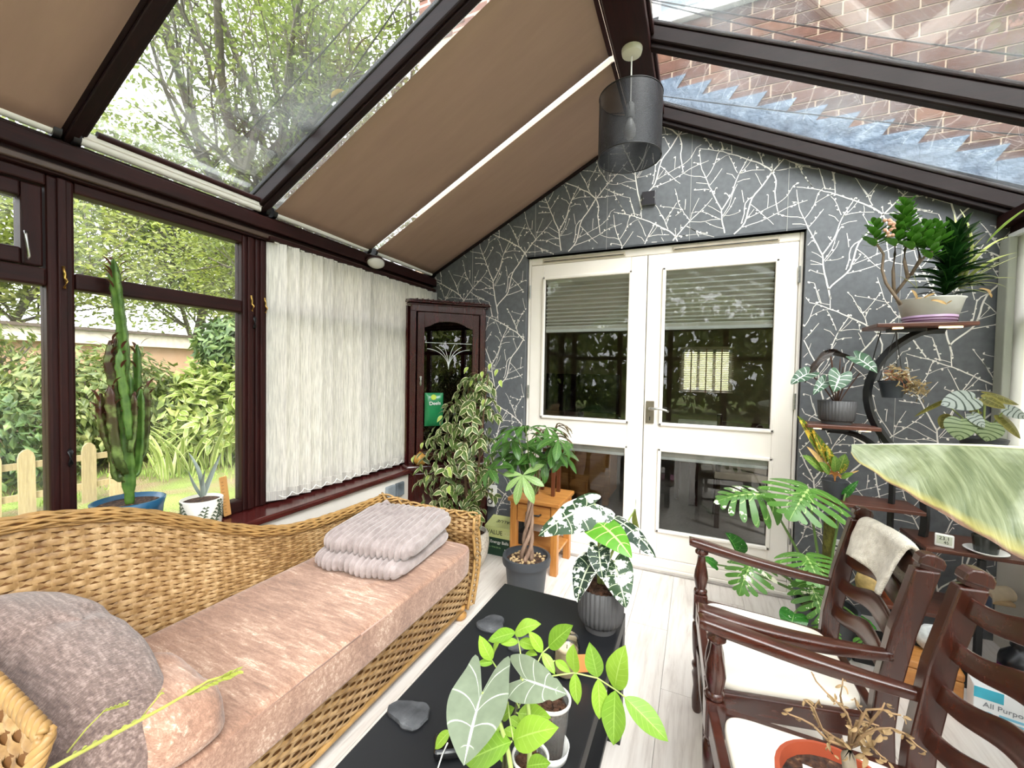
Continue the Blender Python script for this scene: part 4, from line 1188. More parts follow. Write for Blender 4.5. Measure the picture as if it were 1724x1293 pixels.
# seat front panel, curving under
def frontS(u, v):
    y = SY0 + (SY1 - .02 - SY0) * u; z = .055 + .225 * v
    x = -1.062 - .035 * (1 - v) ** 2
    return V((x, y, z)), V((1, 0, -.1)).normalized()
a, b = weave(frontS, SY1 - SY0, .235); a.build('front_weave', m_wick, sofa, smooth=True, kind='stuff'); b.build('front_stakes', m_wick, sofa, smooth=True, kind='stuff')
mb = MB(); mb.grid(lambda u, v: frontS(u, v)[0] - V((.01, 0, 0)), 30, 4); mb.build('front_panel', m_wickd, sofa, smooth=True, solid=.01)
MB().tube([(-1.095, SY0, .05), (-1.095, SY1, .05)], .011, 8).build('bottom_rail', m_cane, sofa, smooth=True)
MB().box(-1.66, -1.075, SY0, SY1 - .02, .235, .262).build('seat_deck', m_wickd, sofa)
# right-hand arm: curved end panel with an S profile
def armR(u, v):
    x = -1.72 + .65 * u; zt = .548 - .02 * u - .018 * math.sin(u * pi); z = .06 + (zt - .06) * v
    y = SY1 + .012 + .05 * math.sin(v * pi * 1.15 - .35) + .045 * max(0, v - .8) / .2
    return V((x, y, z))
def armRin(u, v): 
    p = armR(u, v); return V((p.x, p.y - .012, p.z)), V((0, -1, .1))
def armRout(u, v): return armR(u, v) + V((0, .012, 0)), V((0, 1, 0))
for S in (armRin, armRout):
    a, b = weave(S, .65, .5); a.build('arm_weave', m_wick, sofa, smooth=True, kind='stuff'); b.build('arm_stakes', m_wick, sofa, smooth=True, kind='stuff')
# front edge face of that arm: short horizontal courses
def edgeS(u, v):
    p = armR(1, v); return V((p.x + .006, p.y - .026 + .06 * u, p.z)), V((1, 0, 0))
a, b = weave(edgeS, .06, .5, .02, .013); a.build('arm_edge_weave', m_wick, sofa, smooth=True, kind='stuff')
mb = MB(); mb.grid(lambda u, v: armR(u, v), 12, 16); mb.build('arm_panel', m_wickd, sofa, smooth=True, solid=.02)
for off in (-.026, .034):
    MB().tube([armR(1, j / 16) + V((.008, off, 0)) for j in range(17)], .008, 7).build('arm_post', m_cane, sofa, smooth=True)
for s in range(5):
    mb = MB(); pts = []
    for i in range(51):
        p = armR(i / 50, 1); a_ = i * .42 * (1 if s % 2 else -1) + s * 2 * pi / 5
        pts.append(p + V((0, math.cos(a_) * .026 + .004, math.sin(a_) * .015)))
    mb.tube(pts, .0065, 5); mb.build('rim_strand', m_cane, sofa, smooth=True)
# left-hand arm (scroll, near the camera)
def armL(u, v):
    x = -1.70 + .655 * u; zt = .69 - .045 * u * u; z = .06 + (zt - .06) * v
    y = SY0 + .035 - .05 * math.sin(v * pi * 1.1 - .3) + .02 * v
    return V((x, y, z))
for sgn in (1, -1):
    a, b = weave(lambda u, v: (armL(u, v) + V((0, .012 * sgn, 0)), V((0, sgn, 0))), .6, .55); a.build('arm_weave', m_wick, sofa, smooth=True, kind='stuff'); b.build('arm_stakes', m_wick, sofa, smooth=True, kind='stuff')
mb = MB(); mb.grid(lambda u, v: armL(u, v), 12, 16); mb.build('arm_panel', m_wickd, sofa, smooth=True, solid=.02)
for s in range(4):
    mb = MB(); pts = []
    for i in range(181):
        p = armL(1, i / 180); a_ = i * .30 + s * pi / 2
        pts.append(p + V((math.cos(a_) * .008, math.sin(a_) * .008, 0)))
    mb.tube(pts, .0085, 6); mb.build('rope_edge', m_cane, sofa, smooth=True)
    mb = MB(); pts = []
    for i in range(181):
        p = armL(i / 180, 1); a_ = i * .30 + s * pi / 2
        pts.append(p + V((0, math.cos(a_) * .008, math.sin(a_) * .008)))
    mb.tube(pts, .0085, 6); mb.build('rope_edge', m_cane, sofa, smooth=True)
for x, y in ((-1.11, SY1 - .03), (-1.11, SY0 + .02), (-1.68, SY1 - .03), (-1.68, SY0 + .02)):
    MB().lathe([(.0, 0), (.026, 0), (.036, .012), (.037, .024), (.028, .036), (.022, .044), (.028, .052), (.028, .07)], (x, y, 0), 18).build('bun_foot', plain('turned_cane_foot', '#b98a4c', .35, var=.15), sofa, smooth=True)

# ------------------------------------------------------------------ cushions
t = NT('pink_chenille'); vec = t.coord('Object')
streak = t.noise(t.coord('Object', (5, 30, 30), (0, 0, .30)), 2.6, 5, .68, .6)
blot = t.noise(t.coord('Object', (1.5, 5, 3), (0, 0, .25)), 1.6, 4, .6)
fine = t.noise(t.coord('Object', (60, 160, 160)), 2, 3, .6)
f = t.math('ADD', t.math('ADD', t.math('MULTIPLY', streak, .45), t.math('MULTIPLY', blot, .35)), t.math('MULTIPLY', fine, .2))
pc = t.ramp(f, [(.38, hexc('#7d5f4f')), (.48, hexc('#9a7561')), (.56, hexc('#b38f79')), (.66, hexc('#e8d3bf'))])
t.p(Base_Color=pc, Roughness=.85, Sheen_Weight=.3); t.bump(fine, .35, .004); m_chen = t.m
t = NT('mauve_chenille'); vec = t.coord('Object')
fine = t.noise(t.coord('Object', (150, 50, 60)), 2, 4, .65); streak = t.noise(t.coord('Object', (5, 60, 60)), 2, 4, .6)
f = t.math('ADD', t.math('MULTIPLY', fine, .5), t.math('MULTIPLY', streak, .5))
t.p(Base_Color=t.ramp(f, [(.36, hexc('#5c4a45')), (.5, hexc('#7c6860')), (.64, hexc('#a8938a'))]), Roughness=.85, Sheen_Weight=.3); t.bump(fine, .5, .006); m_mauve = t.m
def sbox(c, s, e=.28, nu=40, nv=20, m=None, disp=None):
    """superellipsoid block of half sizes s"""
    mb = MB()
    def sp(w, q): return math.copysign(abs(w) ** q, w)
    def fn(u, v):
        th = u * 2 * pi; ph = (v - .5) * pi
        p = V((s[0] * sp(math.cos(ph), e) * sp(math.cos(th), e), s[1] * sp(math.cos(ph), e) * sp(math.sin(th), e), s[2] * sp(math.sin(ph), e)))
        if disp: p = disp(p)
        if m is not None: p = m @ p
        return p + V(c)
    mb.grid(fn, nu, nv, True)
    return mb
cu = thing('seat_cushion', 'long pink-beige chenille seat cushion with piped edges on the daybed', 'cushion', (-1.34, 1.08, .262))
def cdisp(p):
    q = p.copy()
    top = max(0, p.z) / .072
    q.z += top * (.010 * mnoise.noise(V((p.x * 4, p.y * 3.2, 1))) + .006 * mnoise.noise(V((p.x * 9, p.y * 9, 4))))
    q.x += .006 * mnoise.noise(V((p.y * 5, p.z * 8, 2)))
    return q
sbox((-1.345, 1.08, .335), (.318, .805, .072), .16, 120, 40, None, cdisp).build('cover', m_chen, cu, smooth=True)
pip = plain('dusty_piping', '#a8897c', .8, var=.1)
for z, ex in ((.392, .0), (.279, .0)):
    pts = []
    for i in range(121):
        th = i * 2 * pi / 120
        def sp(w, q): return math.copysign(abs(w) ** q, w)
        px_, py_ = -1.345 + (.3125) * sp(math.cos(th), .16), 1.08 + .799 * sp(math.sin(th), .16)
        pts.append(V((px_ + .006 * mnoise.noise(V(((py_ - 1.08) * 5, (z - .335) * 8, 2))), py_, z)))
    MB().tube(pts, .0045, 6).build('piping', pip, cu, smooth=True)

pl = thing('back_pillow', 'large slumped mauve chenille pillow against the left arm of the daybed', 'pillow', (-1.4, .45, .40))
def pdisp(p):
    q = p.copy()
    f = (p.x + .38) / .76            # 0 back .. 1 front
    q.z *= 1.0 - .38 * f; q.z -= .10 * f * f
    q.y += .07 * math.sin(f * 3) * (p.z / .2) - .02
    crease = .016 * math.exp(-((p.x + .20 + p.z * .8) / .03) ** 2) + .009 * math.exp(-((p.x - .05 + p.z * .5) / .025) ** 2)
    n_ = V((0, p.y, p.z)).normalized() if (abs(p.y) + abs(p.z)) > 1e-6 else V((0, 0, 1))
    q -= n_ * crease
    q += n_ * (.012 * mnoise.noise(V((p.x * 4, p.y * 5, p.z * 5))) + .003 * mnoise.noise(p * 17))
    return q
sbox((-1.43, .462, .545), (.37, .118, .168), .62, 90, 44, Matrix.Rotation(.10, 4, 'Z') @ Matrix.Rotation(-.18, 4, 'X'), pdisp).build('cover', m_mauve, pl, smooth=True)
p2 = thing('bolster_pillow', 'paler pink pillow wedged between the mauve pillow and the seat', 'pillow', (-1.32, .60, .40))
def p2disp(p):
    q = p.copy(); f = (p.x + .36) / .72
    q.z *= 1.0 + .25 * f
    q += p.normalized() * (.022 * mnoise.noise(V((p.x * 7, p.y * 7, 3 + p.z * 7))) + .008 * mnoise.noise(p * 20)) if p.length > 0 else V((0, 0, 0))
    q += V((0, .012 * abs(math.sin(p.x * 16)), 0))
    return q
sbox((-1.335, .535, .465), (.315, .10, .065), .6, 80, 36, Matrix.Rotation(.06, 4, 'Z'), p2disp).build('cover', m_chen, p2, smooth=True)

# ------------------------------------------------------------------ folded ribbed throw
t = NT('lilac_grey_plush'); vec = t.coord('Object')
t.p(Base_Color=t.ramp(t.noise(vec, 22, 4), [(.3, hexc('#8d807d')), (.7, hexc('#a99c99'))]), Roughness=.9, Sheen_Weight=.8, Sheen_Roughness=.4); t.bump(t.noise(vec, 260, 2), .5, .004); m_plush = t.m
bl = thing('folded_throw', 'folded lilac-grey ribbed plush throw lying on the daybed seat', 'blanket', (-1.38, 1.6, .405))
def ribbed(c, s, rz, seed, tilt=0):
    m = Matrix.Translation(V(c)) @ Matrix.Rotation(rz, 4, 'Z')
    def sp(w, q): return math.copysign(abs(w) ** q, w)
    def fn(u, v):
        x = (u - .5) * 2; th = v * 2 * pi
        k = (1 - min(1, abs(x)) ** 7) ** .5
        yy = s[1] * sp(math.cos(th), .35); zz = s[2] * sp(math.sin(th), .6)
        if math.cos(th) < 0: zz *= 1.0
        wob = .012 * mnoise.noise(V((x * 1.6, yy * 6, seed)))
        r = math.cos((x * s[0] + wob) * 2 * pi / .0295)
        r = .0075 * (abs(r) ** .7 * (1 if r > 0 else -1))
        q = V((x * s[0], (yy + r * math.cos(th)) * (.55 + .45 * k), (zz + r * math.sin(th)) * k))
        q.z += tilt * q.y + .010 * mnoise.noise(V((x * 2.2, yy * 8, seed * 3 + 7)))
        q.y += .012 * mnoise.noise(V((x * 3, 5, seed)))
        return m @ q
    mb = MB(); mb.grid(lambda u, v: fn(v, u), 44, 190, True); return mb
ribbed((-1.372, 1.60, .446), (.240, .262, .039), .10, 1).build('lower_fold', m_plush, bl, smooth=True)
ribbed((-1.368, 1.625, .521), (.246, .240, .041), .13, 2, tilt=.05).build('upper_fold', m_plush, bl, smooth=True)
mb = MB(); mb.tube([(-1.56, 1.78, .565), (-1.545, 1.80, .58), (-1.52, 1.795, .572)], [.012, .014, .006], 7); mb.build('label_tuft', m_plush, bl, smooth=True)
# ================================================================== lettering helper
def text(txt, size, mat, parent, m, name='lettering', align='CENTER', flip=False, ext=.0006, sx=1.0):
    cu_ = bpy.data.curves.new('lettering', 'FONT'); cu_.body = txt; cu_.size = size; cu_.align_x = align; cu_.align_y = 'CENTER'; cu_.extrude = ext
    o = bpy.data.objects.new('tmp_text', cu_); col.objects.link(o)
    dg = bpy.context.evaluated_depsgraph_get()
    me = bpy.data.meshes.new_from_object(o.evaluated_get(dg)); me.name = name
    bpy.data.objects.remove(o)
    me.materials.clear(); me.materials.append(mat)
    return link(name, me, parent, m @ Matrix.Diagonal((sx, 1, 1, 1)))
def face(o, right, up):
    """matrix whose x runs along right and y along up at point o"""
    r = V(right).normalized(); u = V(up).normalized(); n_ = r.cross(u)
    return Matrix(((r.x, u.x, n_.x, o[0]), (r.y, u.y, n_.y, o[1]), (r.z, u.z, n_.z, o[2]), (0, 0, 0, 1)))

# ================================================================== corner cabinet
m_cab = wood('mahogany_cabinet', '#2a0d0d', '#451817', .22, 1.2, 'z', .5)
m_cabglass = glass_mat('cabinet_glass', (.62, .60, .60), 1.7)
cb = thing('corner_cabinet', 'tall mahogany corner cabinet with a glazed door in the far left corner', 'cabinet', (-1.75, 2.72, 0))
A = V((-1.905, 2.462, 0)); B = V((-1.505, 2.842, 0))     # front edge of the upper case
fd = (B - A).normalized(); fn_ = V((fd.y, -fd.x, 0))       # front normal (towards the room)
CB = (-1.905, 2.842)
def footprint(grow): 
    a = A + fn_ * grow - fd * grow * .4; b = B + fn_ * grow + fd * grow * .4
    return [(a.x, a.y), (b.x, b.y), (min(b.x, B.x + grow), 2.862), (-1.945, 2.862), (-1.945, A.y - grow * .6)]
def slab(z0, z1, grow, name, bev=.006):
    MB().prism(footprint(grow), (0, 0, z0), (1, 0, 0), (0, 1, 0), (0, 0, z1 - z0)).build(name, m_cab, cb, bevel=bev)
slab(0.0, .07, .055, 'plinth'); slab(.07, .585, .045, 'base_case'); slab(.585, .62, .075, 'base_top', .012)
FL = (B - A).length
def fb(name, s0, s1, z0, z1, d0, d1, mat=None, par=None, bev=.004):
    """block on the slanting front: s along, d out of the front"""
    m = face((A.x, A.y, 0), fd, (0, 0, 1))
    return MB().box(s0, s1, z0, z1, d0, d1, m).build(name, mat or m_cab, par or cb, bevel=bev)
# upper case: sides, back, floor, top
MB().prism([(-1.945, 2.862), (-1.945, A.y - .01), (-1.93, A.y - .01), (-1.93, 2.862)], (0, 0, .62), (1, 0, 0), (0, 1, 0), (0, 0, 1.16)).build('case_side', m_cab, cb)
MB().prism([(-1.945, 2.862), (B.x + .0, 2.862), (B.x, 2.848), (-1.945, 2.848)], (0, 0, .62), (1, 0, 0), (0, 1, 0), (0, 0, 1.16)).build('case_back', m_cab, cb)
for z in (.95, 1.28): MB().prism([(-1.925, 2.845), (-1.925, A.y + .03), (B.x - .03, 2.845)], (0, 0, z), (1, 0, 0), (0, 1, 0), (0, 0, .008)).build('shelf', glass_mat('shelf_glass', (.85, .9, .88), 1), cb)
fb('stile', -.008, .035, .62, 1.78, -.03, .004); fb('stile', FL - .035, FL + .008, .62, 1.78, -.03, .004)
fb('frieze', 0, FL, 1.74, 1.79, -.02, .010)
slab(1.785, 1.80, .018, 'cornice', .006); slab(1.80, 1.818, .042, 'cornice', .008); slab(1.818, 1.826, .03, 'cornice', .003)
# gadroon carving along the cornice
for i in range(14):
    s = .03 + i * (FL - .06) / 13
    c = A + fd * s + fn_ * .05
    mb = MB(); mb.tube([c + V((0, 0, 1.815)) - fd * .012, c + V((0, 0, 1.822)) + fd * .012], [.006, .008], 6); mb.build('gadroon', m_cab, cb, smooth=True)
dr_ = fb('door', .045, .095, .64, 1.735, -.012, .010); 
fb('door_stile', FL - .095, FL - .045, .64, 1.735, -.012, .010, par=dr_)
fb('door_rail', .095, FL - .095, .64, .70, -.012, .010, par=dr_)
m = face((A.x, A.y, 0), fd, (0, 0, 1))
xs = [(.095 + (FL - .19) * i / 16) for i in range(17)]
arch = [(x, 1.735) for x in (xs[0], xs[-1])][:1] + [(xs[0], 1.645)]
poly = [(xs[0], 1.735), (xs[0], 1.625)] + [(x, 1.64 + .035 * math.sin(pi * min(1, max(0, (i - 2) / 12))) ** .6 if 2 <= i <= 14 else 1.632) for i, x in enumerate(xs)][1:-1] + [(xs[-1], 1.625), (xs[-1], 1.735)]
MB().prism(poly, m @ V((0, 0, -.012)), fd, (0, 0, 1), fn_ * .022).build('door_arch', m_cab, dr_)
fb('pane', .09, FL - .09, .69, 1.70, -.004, .0, m_cabglass, dr_, 0)
m_lead2 = plain('etched_line', '#d9dcdc', .3)
for k, sg in ((.16, -1), (.10, -1), (.045, -1), (.16, 1), (.10, 1), (.045, 1)):
    c0 = FL / 2
    pts = [m @ V((c0 + sg * (k * (t_ ** 1.7)), 1.32 + .20 * t_ ** .8 - .05 * (k / .16) * t_ ** 3, .0015)) for t_ in [i / 10 for i in range(11)]]
    MB().tube(pts, .0016, 5).build('etched_line', m_lead2, dr_)
MB().tube([m @ V((.10, 1.515, .0015)), m @ V((FL - .10, 1.515, .0015))], .0016, 5).build('etched_line', m_lead2, dr_)
hp_ = MB().tube([m @ V((.07, 1.26, .012)), m @ V((.07, 1.26, .022))], .008, 8).build('handle_rose', m_steel, dr_)
mb = MB(); mb.lathe([(.001, 0), (.006, -.01), (.004, -.025), (.008, -.045), (.004, -.06), (.0, -.062)], m @ V((.07, 1.258, .020)), 10); mb.build('drop_pull', m_steel, hp_, smooth=True)
m2 = face((A.x + fn_.x * .045, A.y + fn_.y * .045, 0), fd, (0, 0, 1))
for s0, s1 in ((.03, FL / 2 - .004), (FL / 2 + .004, FL - .03)):
    q = MB().box(s0, s1, .10, .56, .0, .012, m2).build('base_door', m_cab, cb, bevel=.005)
    MB().box(s0 + .05, s1 - .05, .15, .51, .010, .016, m2).build('panel', m_cab, q, bevel=.005)
# green wipes packet leaning inside / against the glass
gp = thing('wipes_packet', 'green plastic wipes packet with white lettering behind the ficus at the cabinet', 'packet', m @ V((.165, 1.02, .045)))
mg = plain('green_film', '#1f7446', .2, var=.2, scale=8)
def pk_(u, v): 
    b_ = 1 - (abs(2 * u - 1) ** 6)
    return m @ V((.10 + .135 * u, .90 + .245 * v, .028 + .03 * math.sin(v * pi) ** .5 * b_ ** .5))
mb = MB(); mb.grid(pk_, 12, 12); mb.grid(lambda u, v: m @ V((.235 - .135 * u, .90 + .245 * v, .026)), 2, 2); mb.build('pouch', mg, gp, smooth=True)
text('Deels', .036, plain('white_ink', '#f2f5f0', .4), gp, face(m @ V((.17, 1.07, .0605)), fd + V((0, 0, .12)), (0, 0, 1)))
mb = MB(); mb.lathe([(.001, 0), (.018, .002), (.02, .004)], (0, 0, 0), 12, face(m @ V((.16, 1.115, .052)), fd, (0, 0, 1))); mb.build('lemon_mark', plain('lime_mark', '#b9d24c', .4), gp)
# mahogany stand for the packet: the ledge of the cabinet carries a small jar
jar = thing('snack_bag', 'small crumpled amber and white bag on the cabinet ledge behind the ficus', 'bag', m2 @ V((.08, .62, .035)))
blob(m2 @ V((.07, .66, -.01)), (.045, .04, .05), 8, 14).build('bag', plain('amber_film', '#b98a3c', .3, var=.5, scale=30), jar, smooth=True)

# ================================================================== plugs on the walls
so = thing('wall_socket', 'white wall socket with a round-dialled plug-in timer low on the papered wall', 'socket', (-1.42, YB, .28))
MB().box(-1.455, -1.385, YB - .01, YB, .345, .43).build('plate', m_whitep, so, bevel=.004)
MB().box(-1.452, -1.39, YB - .045, YB - .01, .27, .36).build('timer', m_whitep, so, bevel=.008)
MB().tube([(-1.421, YB - .05, .315), (-1.421, YB - .044, .315)], .022, 16).build('dial', m_black, so); MB().tube([(-1.421, YB - .054, .315), (-1.421, YB - .045, .315)], .013, 16).build('dial_knob', m_whitep, so)
bx = thing('papered_box', 'grey wallpapered double socket cover on the cream wall below the sill', 'cover', (-1.87, 2.26, .40))
MB().box(-1.885, -1.862, 2.175, 2.262, .43, .525).build('cover', plain('printed_grey', '#8f979d', .4, var=.2, scale=9), bx, bevel=.008)
MB().box(-1.885, -1.862, 2.272, 2.355, .43, .525).build('cover', plain('printed_grey_dark', '#6d757c', .4, var=.5, scale=14), bx, bevel=.008)

# ================================================================== oak side table
m_oak = wood('honey_oak', '#a8692f', '#cf9450', .35, 1, 'x', .15)
m_oakv = wood('honey_oak_leg', '#a8692f', '#c98d49', .35, 1, 'z', .15)
st = thing('side_table', 'small honey oak side table with one drawer in front of the left door', 'table', (-.945, 2.68, 0))
tx0, tx1, ty0, ty1 = -1.115, -.785, 2.515, 2.845
MB().box(tx0 - .015, tx1 + .015, ty0 - .015, ty1 + .012, .45, .475).build('table_top', m_oak, st, bevel=.005)
for x in (tx0, tx1 - .045):
    for y in (ty0, ty1 - .045): MB().box(x, x + .045, y, y + .045, 0, .45).build('leg', m_oakv, st, bevel=.003)
MB().box(tx0 + .01, tx0 + .03, ty0 + .04, ty1 - .04, .31, .45).build('side_apron', m_oak, st); MB().box(tx1 - .03, tx1 - .01, ty0 + .04, ty1 - .04, .31, .45).build('side_apron', m_oak, st)
MB().box(tx0 + .04, tx1 - .04, ty1 - .03, ty1 - .01, .31, .45).build('back_apron', m_oak, st)
dw = MB().box(tx0 + .05, tx1 - .05, ty0 + .006, ty0 + .03, .318, .435).build('drawer', m_oak, st, bevel=.003)
mb = MB(); mb.tube([(-1.0, ty0 + .006, .385), (-.995, ty0 - .015, .383), (-.95, ty0 - .02, .381), (-.905, ty0 - .015, .383), (-.90, ty0 + .006, .385)], .006, 6); mb.build('handle', m_black, dw, smooth=True)
MB().box(tx0 + .01, tx1 - .01, ty0 + .01, ty1 - .01, .125, .145).build('lower_shelf', m_oak, st, bevel=.003)
MB().box(-1.09, -1.03, 2.56, 2.7, .145, .225).build('dark_tin', m_black, None, bevel=.008, label='small dark box on the lower shelf of the oak side table', cat='box')
# little wooden stand with a withered plant
ws = thing('plant_pedestal', 'slim brown wooden plant pedestal standing on the oak side table', 'stand', (-.93, 2.72, .475))
m_brown = wood('brown_wood', '#4a2412', '#6b3a1f', .4, 1, 'z')
for x in (-.985, -.865):
    for y in (2.66, 2.78): MB().box(x - .012, x + .012, y - .012, y + .012, .475, .715).build('leg', m_brown, ws, bevel=.002)
MB().box(-.985, -.865, 2.712, 2.728, .60, .625).build('cross_bar', m_brown, ws); MB().box(-.933, -.917, 2.66, 2.78, .60, .625).build('cross_bar', m_brown, ws)
wp = thing('withered_plant', 'small plant with withered dark leaves in a black pot on the wooden pedestal', 'plant', (-.925, 2.72, .625))
MB().lathe([(.045, .625), (.06, .735), (.066, .735), (.066, .75), (.055, .75), (.052, .72)], (-.925, 2.72, 0), 20).build('pot', m_black, wp, auto=40)
MB().lathe([(.0, .725), (.054, .725)], (-.925, 2.72, 0), 16).build('soil', SOIL, wp)
E_OVAL = [(0, 0), (.12, .12), (.21, .4), (.17, .7), (.06, .94), (0, 1)]
E_LANCE = [(0, 0), (.07, .12), (.125, .42), (.10, .7), (.035, .93), (0, 1)]
m_wither = leaf_mat('withered_leaf', '#4a3b22', edge='#6b5a34', rough=.6, transl=.1)
wl_ = [leaf_mesh('leaf', m_wither, E_LANCE, 2, 8, b, .3, wave=.03) for b in (.9, 1.6)]
rs = random.Random(12)
for i in range(16):
    a_ = rs.uniform(0, 6.3); b_ = V((-.925, 2.72, .73)); top = b_ + V((math.cos(a_) * .06, math.sin(a_) * .06, rs.uniform(.08, .24)))
    MB().tube(bez(b_, b_ + V((0, 0, .1)), top, 5), .003, 5).build('stem', m_wither, wp)
    link('leaf', wl_[i % 2], wp, orient(top, top + V((math.cos(a_), math.sin(a_), rs.uniform(-.9, .1))).normalized() * rs.uniform(.08, .14), (0, 0, 1)))

# ================================================================== bird-food carton
eb = thing('feed_carton', 'green carton of energy balls bird food on the floor beside the side table', 'carton', (-1.26, 2.70, 0))
m_dkg = plain('dark_green_card', '#123524', .5, var=.1); m_lime = plain('pale_lime_card', '#c9cf8b', .5, var=.06); m_wht = plain('white_ink2', '#eef0ea', .5, var=.02); m_ink = plain('black_ink', '#15150f', .5, var=.02)
cz = .205
MB().box(-1.365, -1.165, 2.63, 2.77, 0, cz * .62).build('carton_base', m_dkg, eb, bevel=.002)
MB().box(-1.365, -1.165, 2.63, 2.77, cz * .62, cz).build('carton_band', m_lime, eb, bevel=.002)
MB().prism([(2.628, cz), (2.772, cz), (2.772, cz + .035)], (-1.365, 0, 0), (0, 1, 0), (0, 0, 1), (.2, 0, 0)).build('carton_lid', m_lime, eb, bevel=.002)
text('VALUE', .044, m_ink, eb, face((-1.285, 2.6285, .165), (1, 0, 0), (0, 0, 1)), sx=.95)
text('BOLD', .044, plain('yellow_ink', '#d9dca8', .5), eb, face((-1.192, 2.6285, .165), (1, 0, 0), (0, 0, 1)), sx=.55)
tl_ = V((0, .144, .035)).normalized()
text('VALUE', .044, m_ink, eb, face((-1.235, 2.70, cz + .0185), (-1, 0, 0), -tl_))
text('Energy Balls', .030, m_wht, eb, face((-1.245, 2.6285, .098), (1, 0, 0), (0, 0, 1)))
text('For Wild Birds', .017, plain('leaf_ink', '#7fa36c', .5), eb, face((-1.285, 2.6285, .06), (1, 0, 0), (0, 0, 1)))
mb = MB(); mb.lathe([(.0, 0), (.013, 0), (.013, .001)], (0, 0, 0), 14, face((-1.34, 2.629, .104), (1, 0, 0), (0, 0, 1))); mb.build('leaf_emblem', m_wht, eb)
MB().box(-1.205, -1.172, 2.6285, 2.63, .02, .055).build('nutrition_panel', m_wht, eb)

# ================================================================== variegated ficus
fc_ = thing('ficus_tree', 'cream-edged variegated weeping fig in front of the corner cabinet', 'plant', (-1.37, 2.42, 0))
t = NT('crackle_glaze'); vo = t.n('ShaderNodeTexVoronoi', feature='DISTANCE_TO_EDGE'); t.t.links.new(t.coord('Object'), vo.inputs[0]); vo.inputs['Scale'].default_value = 28
t.p(Base_Color=t.ramp(vo.outputs['Distance'], [(.0, hexc('#9a9084')), (.04, hexc('#ddd5c7'))]), Roughness=.35); m_crack = t.m
MB().lathe([(.07, 0), (.10, .02), (.125, .09), (.135, .16), (.130, .215), (.118, .235), (.108, .235), (.112, .20), (.10, .19)], (-1.37, 2.42, 0), 32).build('pot', m_crack, fc_, smooth=True)
MB().lathe([(.0, .205), (.11, .205)], (-1.37, 2.42, 0), 20).build('soil', SOIL, fc_)
rs = random.Random(31)
m_twig = plain('brown_twig', '#5b4630', .8, var=.3)
E_FIC = [(0, 0), (.16, .10), (.25, .32), (.20, .62), (.07, .86), (0, 1)]
m_fic = leaf_mat('variegated_fig_leaf', '#4d642c', edge='#e0dcae', vein='#7f9252', veins=8, vw=.02, rough=.35, transl=.25, var=.3, edgew=.74)
fm = [leaf_mesh('leaf', m_fic, E_FIC, 2, 7, b, .25, wave=.012, seed=i) for i, b in enumerate((.35, .8, 1.2))]
m_newl = leaf_mat('young_fig_leaf', '#a5bd55', edge='#e9ecb4', vein='#cfd98c', veins=8, vw=.04, transl=.3, edgew=.8)
fm2 = leaf_mesh('leaf', m_newl, E_FIC, 2, 7, .6, .25)
trunk = [V((-1.37, 2.42, .20)), V((-1.385, 2.40, .45)), V((-1.40, 2.39, .75)), V((-1.395, 2.38, 1.02)), V((-1.36, 2.37, 1.25))]
MB().tube(trunk, [.014, .012, .010, .007, .004], 8).build('trunk', m_twig, fc_, smooth=True)
MB().tube([V((-1.36, 2.43, .20)), V((-1.31, 2.40, .5)), V((-1.27, 2.36, .8)), V((-1.23, 2.34, 1.1)), V((-1.2, 2.33, 1.3))], [.010, .009, .007, .005, .003], 7).build('trunk', m_twig, fc_, smooth=True)
nleaf = 0
for i in range(46):
    h = .28 + 1.05 * (i / 45) ** .9
    wid = lerp_tab([(.25, .12), (.40, .23), (.62, .27), (.85, .24), (1.05, .16), (1.25, .10), (1.4, .05)], h)
    a_ = i * 2.4 + rs.uniform(-.4, .4)
    cx_ = -1.455 + .17 * max(0, (h - .75)) / .55
    o0 = V((cx_ + .02, 2.40, h - .05)); r_ = wid * rs.uniform(.85, 1.25)
    end = V((cx_ + math.cos(a_) * r_, 2.37 + math.sin(a_) * r_ * .75, h + rs.uniform(-.04, .06)))
    if end.y > 2.60: end.y = 2.60
    path = bez(o0, (o0 + end) / 2 + V((0, 0, .07)), end + V((0, 0, -.03)), 6)
    MB().tube(path, [.004, .0035, .003, .0027, .0024, .002, .0015], 5).build('twig', m_twig, fc_, smooth=True)
    for k in range(1, 6):
        p = path[1 + k]
        for s_ in ((1, -1) if k == 5 or k == 3 else ((-1) ** k,)):
            if nleaf > 300: break
            side = V((-math.sin(a_), math.cos(a_), 0)) * s_
            d_ = (side * rs.uniform(.4, 1) + V((math.cos(a_), math.sin(a_), 0)) * rs.uniform(.1, .6) + V((0, -.15, rs.uniform(-1.3, -.2)))).normalized()
            L = rs.uniform(.062, .088)
            link('leaf', fm2 if rs.random() < .07 else fm[rs.randrange(3)], fc_, orient(p, p + d_ * L, V((math.cos(a_) * .6, math.sin(a_) * .6 - .5, .7))))
            nleaf += 1
mb = MB()
